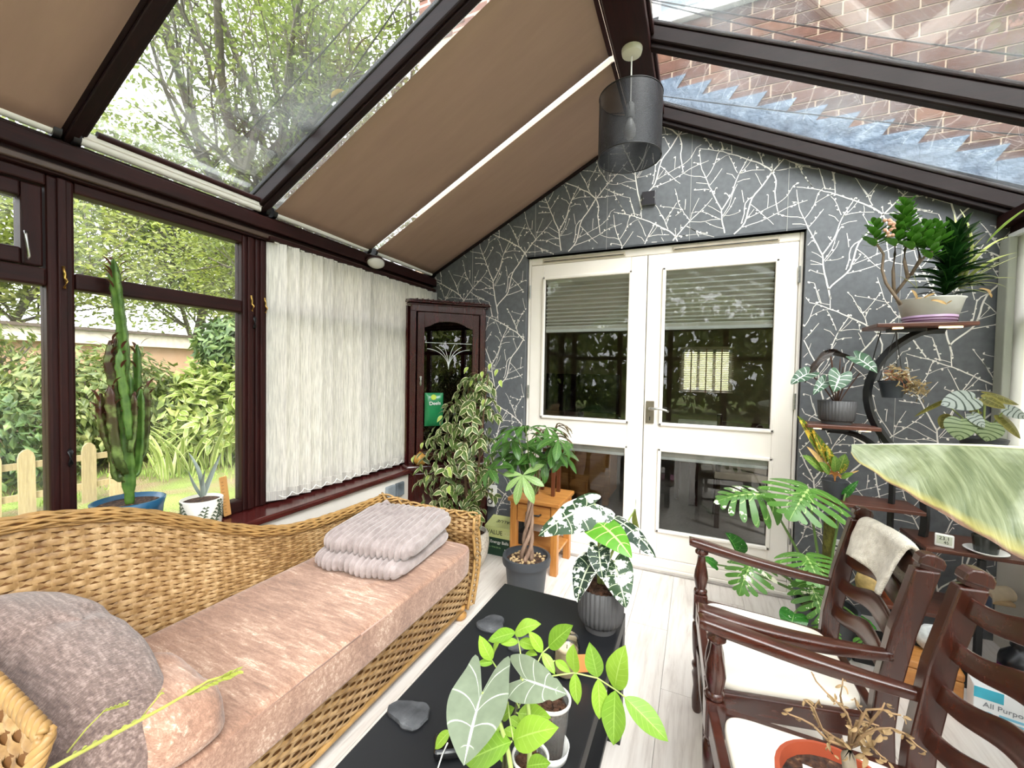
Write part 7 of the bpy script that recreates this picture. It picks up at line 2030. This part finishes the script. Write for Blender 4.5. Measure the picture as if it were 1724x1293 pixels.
# ------------------------------------------------------------------ small things on the lower shelves
hy = thing('hygrometer', 'small white digital hygrometer on the right lower shelf', 'gauge', P(1590, 920, y=2.40))
mh = Matrix.Translation(P(1590, 915, y=2.40)) ; zb = .583
hx = P(1590, 905, y=2.40).x
mm = Matrix.Translation((hx, 2.40, zb)) @ Matrix.Rotation(-.35, 4, 'Z') @ Matrix.Rotation(-.15, 4, 'X')
MB().box(-.030, .030, -.008, .008, 0, .055, mm).build('case', m_whitep, hy, bevel=.005)
MB().box(-.024, .024, -.0095, -.008, .012, .047, mm).build('display', plain('lcd_grey', '#c9cdb9', .3, var=.02), hy)
text('23.1', .020, m_ink, hy, mm @ face((0, -.0098, .037), (1, 0, 0), (0, 0, 1)), 'digits'); text('45', .016, m_ink, hy, mm @ face((.006, -.0098, .020), (1, 0, 0), (0, 0, 1)), 'digits')
sp2 = thing('glass_pot', 'small dark glass pot with a plant in a white saucer beside the hygrometer', 'plant', (1.14, 2.40, .583))
MB().lathe([(0, 0), (.042, 0), (.068, .012), (.066, .014), (.04, .004)], (1.135, 2.40, .583), 28).build('saucer', m_whitep, sp2, smooth=True)
MB().lathe([(0, .006), (.036, .006), (.044, .07), (.041, .07), (0, .06)], (1.135, 2.40, .583), 24).build('pot', plain('smoked_pot', '#2d302c', .2), sp2, auto=40)
for i in range(9):
    an = i * .7; b_ = V((1.135, 2.40, .65)); link('leaf', cm2, sp2, orient(b_, b_ + V((math.cos(an) * .06, math.sin(an) * .06, .03)), (0, 0, 1)))
def bottle(name, label, c, r, h, body, cap, lab=None, labc=None):
    b = thing(name, label, 'bottle', c)
    MB().lathe([(0, 0), (r * .94, 0), (r, .006), (r, h * .62), (r * .92, h * .70), (r * .5, h * .80), (r * .42, h * .82), (r * .42, h * .86)], c, 24).build('body', body, b, smooth=False, auto=50)
    MB().lathe([(r * .5, h * .85), (r * .5, h), (0, h)], c, 18).build('cap', cap, b, auto=40)
    if lab: MB().lathe([(r * 1.006, h * lab[0]), (r * 1.006, h * lab[1])], c, 24, close=False).build('label', labc, b, smooth=True)
    return b
m_dgreen = plain('bottle_green', '#1d3a2c', .25, var=.1); m_purp = plain('purple_label', '#7a2a6d', .4, var=.1); m_labw = plain('paper_label', '#e6e4e0', .5, var=.04)
b1 = bottle('feed_bottle', 'dark green bottle with a white and purple label on the low shelf', (1.08, 2.42, .298), .036, .17, m_dgreen, m_black, (.12, .58), m_labw)
MB().lathe([(.0366, .028), (.0366, .045)], (1.08, 2.42, .298), 24, close=False).build('label_band', m_purp, b1, smooth=True)
bottle('spray_bottle', 'smaller dark bottle beside the labelled one on the low shelf', (1.155, 2.44, .298), .026, .12, plain('navy_bottle', '#1f2c40', .3), m_black)
bottle('shampoo_bottle', 'stout black bottle with a magenta band standing on the floor by the wall', (1.235, 2.36, 0), .062, .27, plain('black_bottle', '#17171b', .3), m_black, (.28, .55), m_purp)
ab = thing('wipes_box', 'white box of all purpose wipes with blue dots on the floor at the right', 'box', (1.06, 2.13, 0))
mm = Matrix.Translation((1.075, 2.12, 0)) @ Matrix.Rotation(-.22, 4, 'Z')
MB().box(-.085, .085, -.03, .06, 0, .165, mm).build('carton', plain('white_carton', '#e9ecee', .45, var=.03), ab, bevel=.004)
MB().box(-.085, -.01, -.0306, -.03, .125, .165, mm).build('blue_corner', plain('cyan_ink', '#3fb0c9', .45), ab)
text('All Purpose', .026, plain('grey_ink', '#7d8288', .5), ab, mm @ face((0, -.0308, .105), (1, 0, 0), (0, 0, 1)))
mbl = plain('sky_blue_ink', '#7cc0dc', .45)
for (x, z, r_) in ((-.045, .065, .017), (-.05, .035, .011), (-.02, .03, .011), (-.055, .05, .009)):
    mb = MB(); mb.lathe([(0, 0), (r_, 0), (r_, .0006)], (0, 0, 0), 16, mm @ face((x, -.0302, z), (1, 0, 0), (0, 0, 1))); mb.build('blue_dot', mbl, ab)
MB().box(-.02, .06, -.0306, -.03, .075, .084, mm).build('blue_line', mbl, ab); MB().box(-.01, .05, -.0306, -.03, .06, .067, mm).build('blue_line', mbl, ab)
wc_ = thing('wooden_chest', 'small honey-brown wooden chest with a brass clasp beside the wipes box', 'box', (.90, 2.26, 0))
mm = Matrix.Translation((.90, 2.28, .0)) @ Matrix.Rotation(-.15, 4, 'Z')
MB().box(-.11, .11, -.07, .07, .03, .115, mm).build('body', m_oak, wc_, bevel=.004); MB().box(-.112, .112, -.072, .072, .117, .15, mm).build('lid', m_oak, wc_, bevel=.008)
MB().box(-.02, .02, -.076, -.07, .095, .135, mm).build('clasp', m_brass, wc_, bevel=.003)
for x in (-.1, .1): MB().box(x - .012, x + .012, -.06, .06, 0, .03, mm).build('foot', m_oak, wc_)
blob((.96, 2.33, .20), (.06, .05, .055), 77, 14).build('plastic_bag', plain('crumpled_film', '#c9cccb', .25, var=.25, scale=40), None, smooth=True, label='crumpled clear plastic bag on the wooden chest', cat='bag')
blob((.76, 2.42, .36), (.05, .05, .06), 78, 14).build('paper_bag', plain('sandy_paper', '#b59a62', .8, var=.4, scale=30), None, smooth=True, label='sandy paper bag on the low shelf behind the far armchair', cat='bag')
tp_ = thing('terracotta_pot', 'plain terracotta pot on the low shelf behind the far armchair', 'plant pot', (.86, 2.45, .298))
MB().lathe([(0, 0), (.040, 0), (.052, .085), (.058, .085), (.058, .11), (.05, .11), (.048, .09), (0, .085)], (.86, 2.45, .298), 24).build('pot', plain('terracotta', '#b0603c', .75, var=.12), tp_, auto=40)
rl_ = P(1676, 1002, y=2.66)
pr_ = thing('paper_roll', 'beige paper roll lying by the wall behind the labelled green bottle', 'roll', (rl_.x, 2.66, .583 - .285))
MB().tube([(rl_.x - .05, 2.64, rl_.z), (rl_.x + .06, 2.70, rl_.z)], .036, 20).build('roll', plain('beige_roll', '#c9b79c', .8), pr_, auto=40)
MB().tube([(rl_.x - .053, 2.638, rl_.z), (rl_.x - .049, 2.641, rl_.z)], .012, 12).build('roll_core', m_black, pr_)
MB().box(rl_.x - .05, rl_.x + .05, 2.62, 2.70, .30, rl_.z - .03).build('carton_block', plain('tan_carton', '#a98f6c', .8), pr_, bevel=.004)
ws_ = thing('double_socket', 'white double socket low on the papered wall behind the monstera', 'socket', (.78, YB, .33))
MB().box(.70, .86, YB - .012, YB, .30, .40).build('plate', m_whitep, ws_, bevel=.004)
for x in (.745, .815):
    for z in (.335, .36): MB().box(x - .005, x + .005, YB - .0135, YB - .012, z, z + .008).build('pin_hole', m_black, ws_)

# ================================================================== monstera
mo = thing('monstera', 'cream-flecked monstera with split leaves on a moss pole behind the armchair', 'plant', (.60, 2.42, 0))
cm_ = (.60, 2.42, 0)
MB().lathe([(0, 0), (.10, 0), (.125, .20), (.13, .20), (.13, .22), (.12, .22), (.115, .19), (0, .18)], cm_, 28).build('pot', m_pot, mo, auto=40)
MB().lathe([(0, .19), (.115, .19)], cm_, 20).build('soil', SOIL, mo)
MB().tube([(.62, 2.50, .18), (.625, 2.52, .62)], .024, 12).build('moss_pole', plain('mossy_pole', '#5d5a24', .95, var=.5, scale=60, bump=.9), mo, smooth=True)
MEDGE = [(0, 0, 0), (.05, -.15, 0), (.16, -.26, .02), (.32, -.28, .04), (.45, -.21, .06), (.53, -.10, .08), (.40, -.07, .10), (.13, .035, .12)]
for k_, (yb_, an_, ln_, w_) in enumerate(((.16, -.12, .58, .165), (.30, .14, .57, .16), (.43, .40, .51, .145), (.56, .68, .42, .125), (.68, .95, .30, .10))):
    d_ = (math.cos(an_), math.sin(an_)); n_ = (-d_[1], d_[0])
    for f_, s_ in ((.18, -.30), (.55, -.46), (.85, -.5), (.98, -.22), (1.0, .15), (.86, .5), (.55, .46), (.18, .30)):
        MEDGE.append((d_[0] * ln_ * f_ + n_[0] * w_ * s_, yb_ + d_[1] * ln_ * f_ + n_[1] * w_ * s_, yb_ + .10 * s_))
    MEDGE.append((.115 - .012 * k_, yb_ + .075 + .012 * k_, yb_ + .075))
MEDGE += [(.07, .82, .80), (.10, .90, .88), (.05, .97, .96), (0, 1, 1)]
m_mon = leaf_mat('monstera_leaf', '#5a8a3a', vein='#b3cf80', veins=7, vw=.03, mid=.022, blotch='#eef0dc', bl=(.655, .68), bscale=11, rough=.3, transl=.22, var=.2)
m_monc = leaf_mat('cream_sector_monstera', '#527f36', vein='#b3cf80', veins=7, vw=.03, mid=.022, blotch='#f0efd8', bl=(.585, .60), bscale=3, rough=.3, transl=.22, var=.2)
m_mond = leaf_mat('deep_green_monstera', '#2f6b26', vein='#6ba04c', veins=7, vw=.03, mid=.025, blotch='#e6ead0', bl=(.66, .68), bscale=14, rough=.25, transl=.15)
mo1 = leaf_mesh('leaf', m_mon, MEDGE, 4, 110, .7, -.12, cup=.12, sharp=True, seed=1); mo2 = leaf_mesh('leaf', m_monc, MEDGE, 4, 110, .8, -.2, cup=.15, sharp=True, seed=2); mo3 = leaf_mesh('leaf', m_mond, arrow_edge(.2, .26, .42), 4, 24, .5, -.15, wave=.02, seed=3)
mo4 = leaf_mesh('leaf', m_mond, E_SD, 3, 14, .8, .9, seed=4)
def Q6(x, y, d): return P(1140 + x / 2.256, 720 + y / 2.256, y=d)
root = V((.60, 2.42, .20))
for (a, b, ya, c, d, yb, me_, nn, w) in ((500, 232, 2.40, 425, 355, 2.24, mo1, (0, -.55, .85), 1.5), (335, 255, 2.42, 138, 285, 2.36, mo2, (-.2, -.55, .85), 1.05), (488, 485, 2.30, 545, 610, 2.16, mo1, (0, -.6, .8), 1.5), (285, 510, 2.36, 235, 640, 2.26, mo2, (-.3, -.75, .6), 1.15),
        (510, 600, 2.28, 560, 760, 2.18, mo2, (.1, -.75, .65), 1.0), (445, 705, 2.22, 425, 785, 2.14, mo3, (-.1, -.6, .8), 1.25), (560, 745, 2.24, 600, 830, 2.16, mo1, (.1, -.6, .8), 1.0), (225, 470, 2.44, 182, 398, 2.42, mo4, (.5, -.7, .3), .9),
        (150, 520, 2.46, 92, 490, 2.42, mo3, (-.2, -.6, .7), .7), (680, 720, 2.36, 760, 770, 2.30, mo3, (.3, -.6, .7), .9), (650, 600, 2.38, 720, 640, 2.34, mo3, (.3, -.6, .7), .8), (700, 800, 2.30, 770, 860, 2.24, mo1, (.3, -.6, .7), .9), (640, 250, 2.46, 690, 200, 2.46, mo3, (0, -.6, .7), .5)):
    b_, t_ = Q6(a, b, ya), Q6(c, d, yb)
    MB().tube(bez(root, (root + b_) / 2 + V((0, .06, .04)), b_, 10), [.008 - .0004 * i for i in range(11)], 7).build('petiole', plain('monstera_petiole', '#5d7a3c', .45), mo, smooth=True)
    link('leaf', me_, mo, orient(b_, t_, nn, None, w))

# ================================================================== banana leaf arching in from the right
bn = thing('banana_plant', 'banana plant reaching one broad pale leaf with a browned edge into view from the right', 'plant', (1.22, 1.15, 0))
t = NT('banana_leaf')
tc = t.n('ShaderNodeTexCoord'); sp0 = t.n('ShaderNodeSeparateXYZ'); t.t.links.new(tc.outputs['UV'], sp0.inputs[0])
u_ = t.math('ABSOLUTE', t.math('SUBTRACT', t.math('MULTIPLY', sp0.outputs[0], 2), 1)); v_ = sp0.outputs[1]
cmb = t.n('ShaderNodeCombineXYZ'); t.t.links.new(t.math('ADD', t.math('MULTIPLY', v_, 46), t.math('MULTIPLY', u_, -7)), cmb.inputs[0]); t.t.links.new(t.math('MULTIPLY', u_, 1.5), cmb.inputs[1])
st1 = t.noise(cmb.outputs[0], 1.0, 4, .6, .3); bl_ = t.noise(tc.outputs['Object'], 5, 4, .6)
c = t.ramp(st1, [(.33, hexc('#69764f')), (.5, hexc('#848f66')), (.67, hexc('#a5ae86'))]); c = t.mix(t.ramp(bl_, [(.5, 0), (.72, .6)]), c, hexc('#dbe2c8'))
edgef = t.math('ADD', u_, t.math('MULTIPLY', t.math('SUBTRACT', t.noise(tc.outputs['Object'], 14, 4), .5), .10))
c = t.mix(t.ramp(edgef, [(.86, 0), (.95, .75)]), c, hexc('#c9bd6a')); c = t.mix(t.ramp(edgef, [(.955, 0), (.985, 1)]), c, hexc('#8a6a52'))
c = t.mix(t.ramp(u_, [(.012, 1), (.03, 0)]), c, hexc('#eef0dd'))
t.p(Base_Color=c, Roughness=.4); t.translucent(c, .25); t.bump(st1, .25, .01); m_ban = t.m
tipB = P(1434, 748, y=1.72); endB = P(1724, 775, y=1.52)
dirB = (endB - tipB).normalized()
Lb = 1.0
def ban(u, v):
    s = u * 2 - 1; a = abs(s); y = v * Lb             # v from tip
    mid = tipB + dirB * y + V((0, 0, .035 * math.sin(min(1, v * 1.3) * pi)))
    w = lerp_tab([(0, .03), (.02, .055), (.06, .085), (.12, .125), (.25, .20), (.40, .275), (.55, .31), (.75, .28), (.92, .15), (1, .03)], v)
    # near half hangs towards the camera, far half slopes away
    side = V((-.30, -.55, -.78)).normalized() if s > 0 else V((.25, .80, -.45)).normalized()
    drop = side * (w * a) + V((.06 * a * w, -.10 * a * a * w, -.10 * a * a * w)) * 1.0 - dirB * (a * a * .05 * (1 if s > 0 else .6)) * min(1, v * 3)
    rip = .006 * math.sin(v * 70 + a * 3) * a
    return mid + drop + V((0, -rip, rip * .4))
mb = MB(); mb.grid(ban, 20, 70); mb.build('leaf', m_ban, bn, smooth=True)
MB().tube([tipB + dirB * (i / 10 * Lb) + V((0, 0, .035 * math.sin(min(1, i / 10 * 1.3) * pi) - .004)) for i in range(11)], [.002 + .0011 * i for i in range(11)], 7).build('midrib', plain('pale_midrib', '#dfe3c0', .4), bn, smooth=True)
eB = tipB + dirB * Lb
MB().tube(bez(eB, eB + dirB * .12 + V((0, 0, -.05)), V((1.22, 1.15, .35)), 10), [.013 + .0012 * i for i in range(11)], 8).build('leaf_stalk', m_pet, bn, smooth=True)
MB().lathe([(0, 0), (.11, 0), (.14, .28), (.145, .28), (.145, .31), (.13, .31), (.125, .27), (0, .26)], (1.22, 1.15, 0), 28).build('pot', m_pot, bn, auto=40)
MB().tube([(1.22, 1.15, .26), (1.22, 1.15, .40)], [.03, .02], 10).build('pseudostem', m_pet, bn, smooth=True)

# ================================================================== dried plant in terracotta on the near chair
dp = thing('dried_plant', 'terracotta pot of brittle dried stems on the seat of the nearer armchair', 'plant', (.25, .86, .462))
cp = V((.245, .865, .462))
m_terra = plain('glazed_terracotta', '#a04a30', .4, var=.1)
MB().lathe([(0, 0), (.065, 0), (.088, .11), (.094, .115), (.096, .145), (.088, .147), (.084, .125), (0, .12)], cp, 32).build('pot', m_terra, dp, auto=45)
MB().lathe([(0, .126), (.084, .126)], cp, 20).build('soil', SOIL, dp)
m_ddry = plain('dry_straw_stem', '#8d7150', .8, var=.35, scale=40)
m_papery = leaf_mat('papery_leaf', '#a08660', rough=.8, transl=.3, var=.25)
pmm = [leaf_mesh('leaf', m_papery, E_OVAL, 2, 6, b, .5, wave=.05, seed=i) for i, b in enumerate((1.0, 1.8))]
def Z8(x, y, d): return P(1280 + x / 6.157, 1110 + y / 6.157, y=d)
sroot = cp + V((.02, -.01, .12))
MB().tube([sroot, Z8(910, 1000, .84), Z8(930, 880, .84)], [.011, .010, .006], 8).build('stump', plain('pale_stump', '#9c8f7c', .8, var=.2, scale=40), dp, smooth=True)
base0 = Z8(920, 920, .84)
tw = [[(730, 830), (620, 700), (560, 580), (570, 480), (610, 420)], [(640, 720), (550, 500), (450, 415)], [(700, 840), (540, 680), (430, 620), (300, 570), (240, 520)], [(940, 700), (900, 560), (790, 440), (690, 350), (580, 230), (530, 130)], [(930, 640), (850, 480), (830, 380), (850, 260), (855, 200)],
      [(980, 760), (1060, 560), (1000, 480), (980, 400)], [(1050, 800), (1200, 720), (1360, 715), (1500, 770), (1620, 890), (1724, 960)], [(1010, 700), (1100, 520), (1260, 515), (1290, 450)], [(1080, 860), (1180, 930), (1250, 1000), (1320, 1050)], [(850, 850), (760, 800), (700, 900), (750, 980)], [(1000, 640), (1100, 650), (1230, 690)], [(1260, 515), (1360, 560), (1460, 580)]]
for i, s_ in enumerate(tw):
    dpt = .84 - .02 * (i % 4)
    pts = [base0] + [Z8(x, y, dpt) for x, y in s_]
    MB().tube(pts, [.0024 - .0017 * k / len(pts) for k in range(len(pts))], 5).build('twig', m_ddry, dp, smooth=True)
    for p in pts[1:]:
        for k in range(3):
            if rs.random() < .5:
                dd = V((rs.gauss(0, 1), rs.gauss(-.2, .6), rs.gauss(-.5, .7))).normalized()
                link('leaf', pmm[k % 2], dp, orient(p + dd * .002, p + dd * rs.uniform(.006, .015), (rs.gauss(0, 1), -1, .3)))
for i in range(26):
    p = Z8(rs.gauss(1080, 110), rs.gauss(860, 90), .83); dd = V((rs.gauss(0, 1), rs.gauss(-.3, .6), rs.gauss(-.3, .7))).normalized()
    link('leaf', pmm[i % 2], dp, orient(p, p + dd * rs.uniform(.010, .02), (rs.gauss(0, 1), -1, .3)))
MB().box(-.025, .025, -.001, .001, 0, .05, Matrix.Translation(cp + V((-.03, -.03, .125))) @ Matrix.Rotation(-.9, 4, 'X') @ Matrix.Rotation(.3, 4, 'Z')).build('plant_tag', m_whitep, dp)
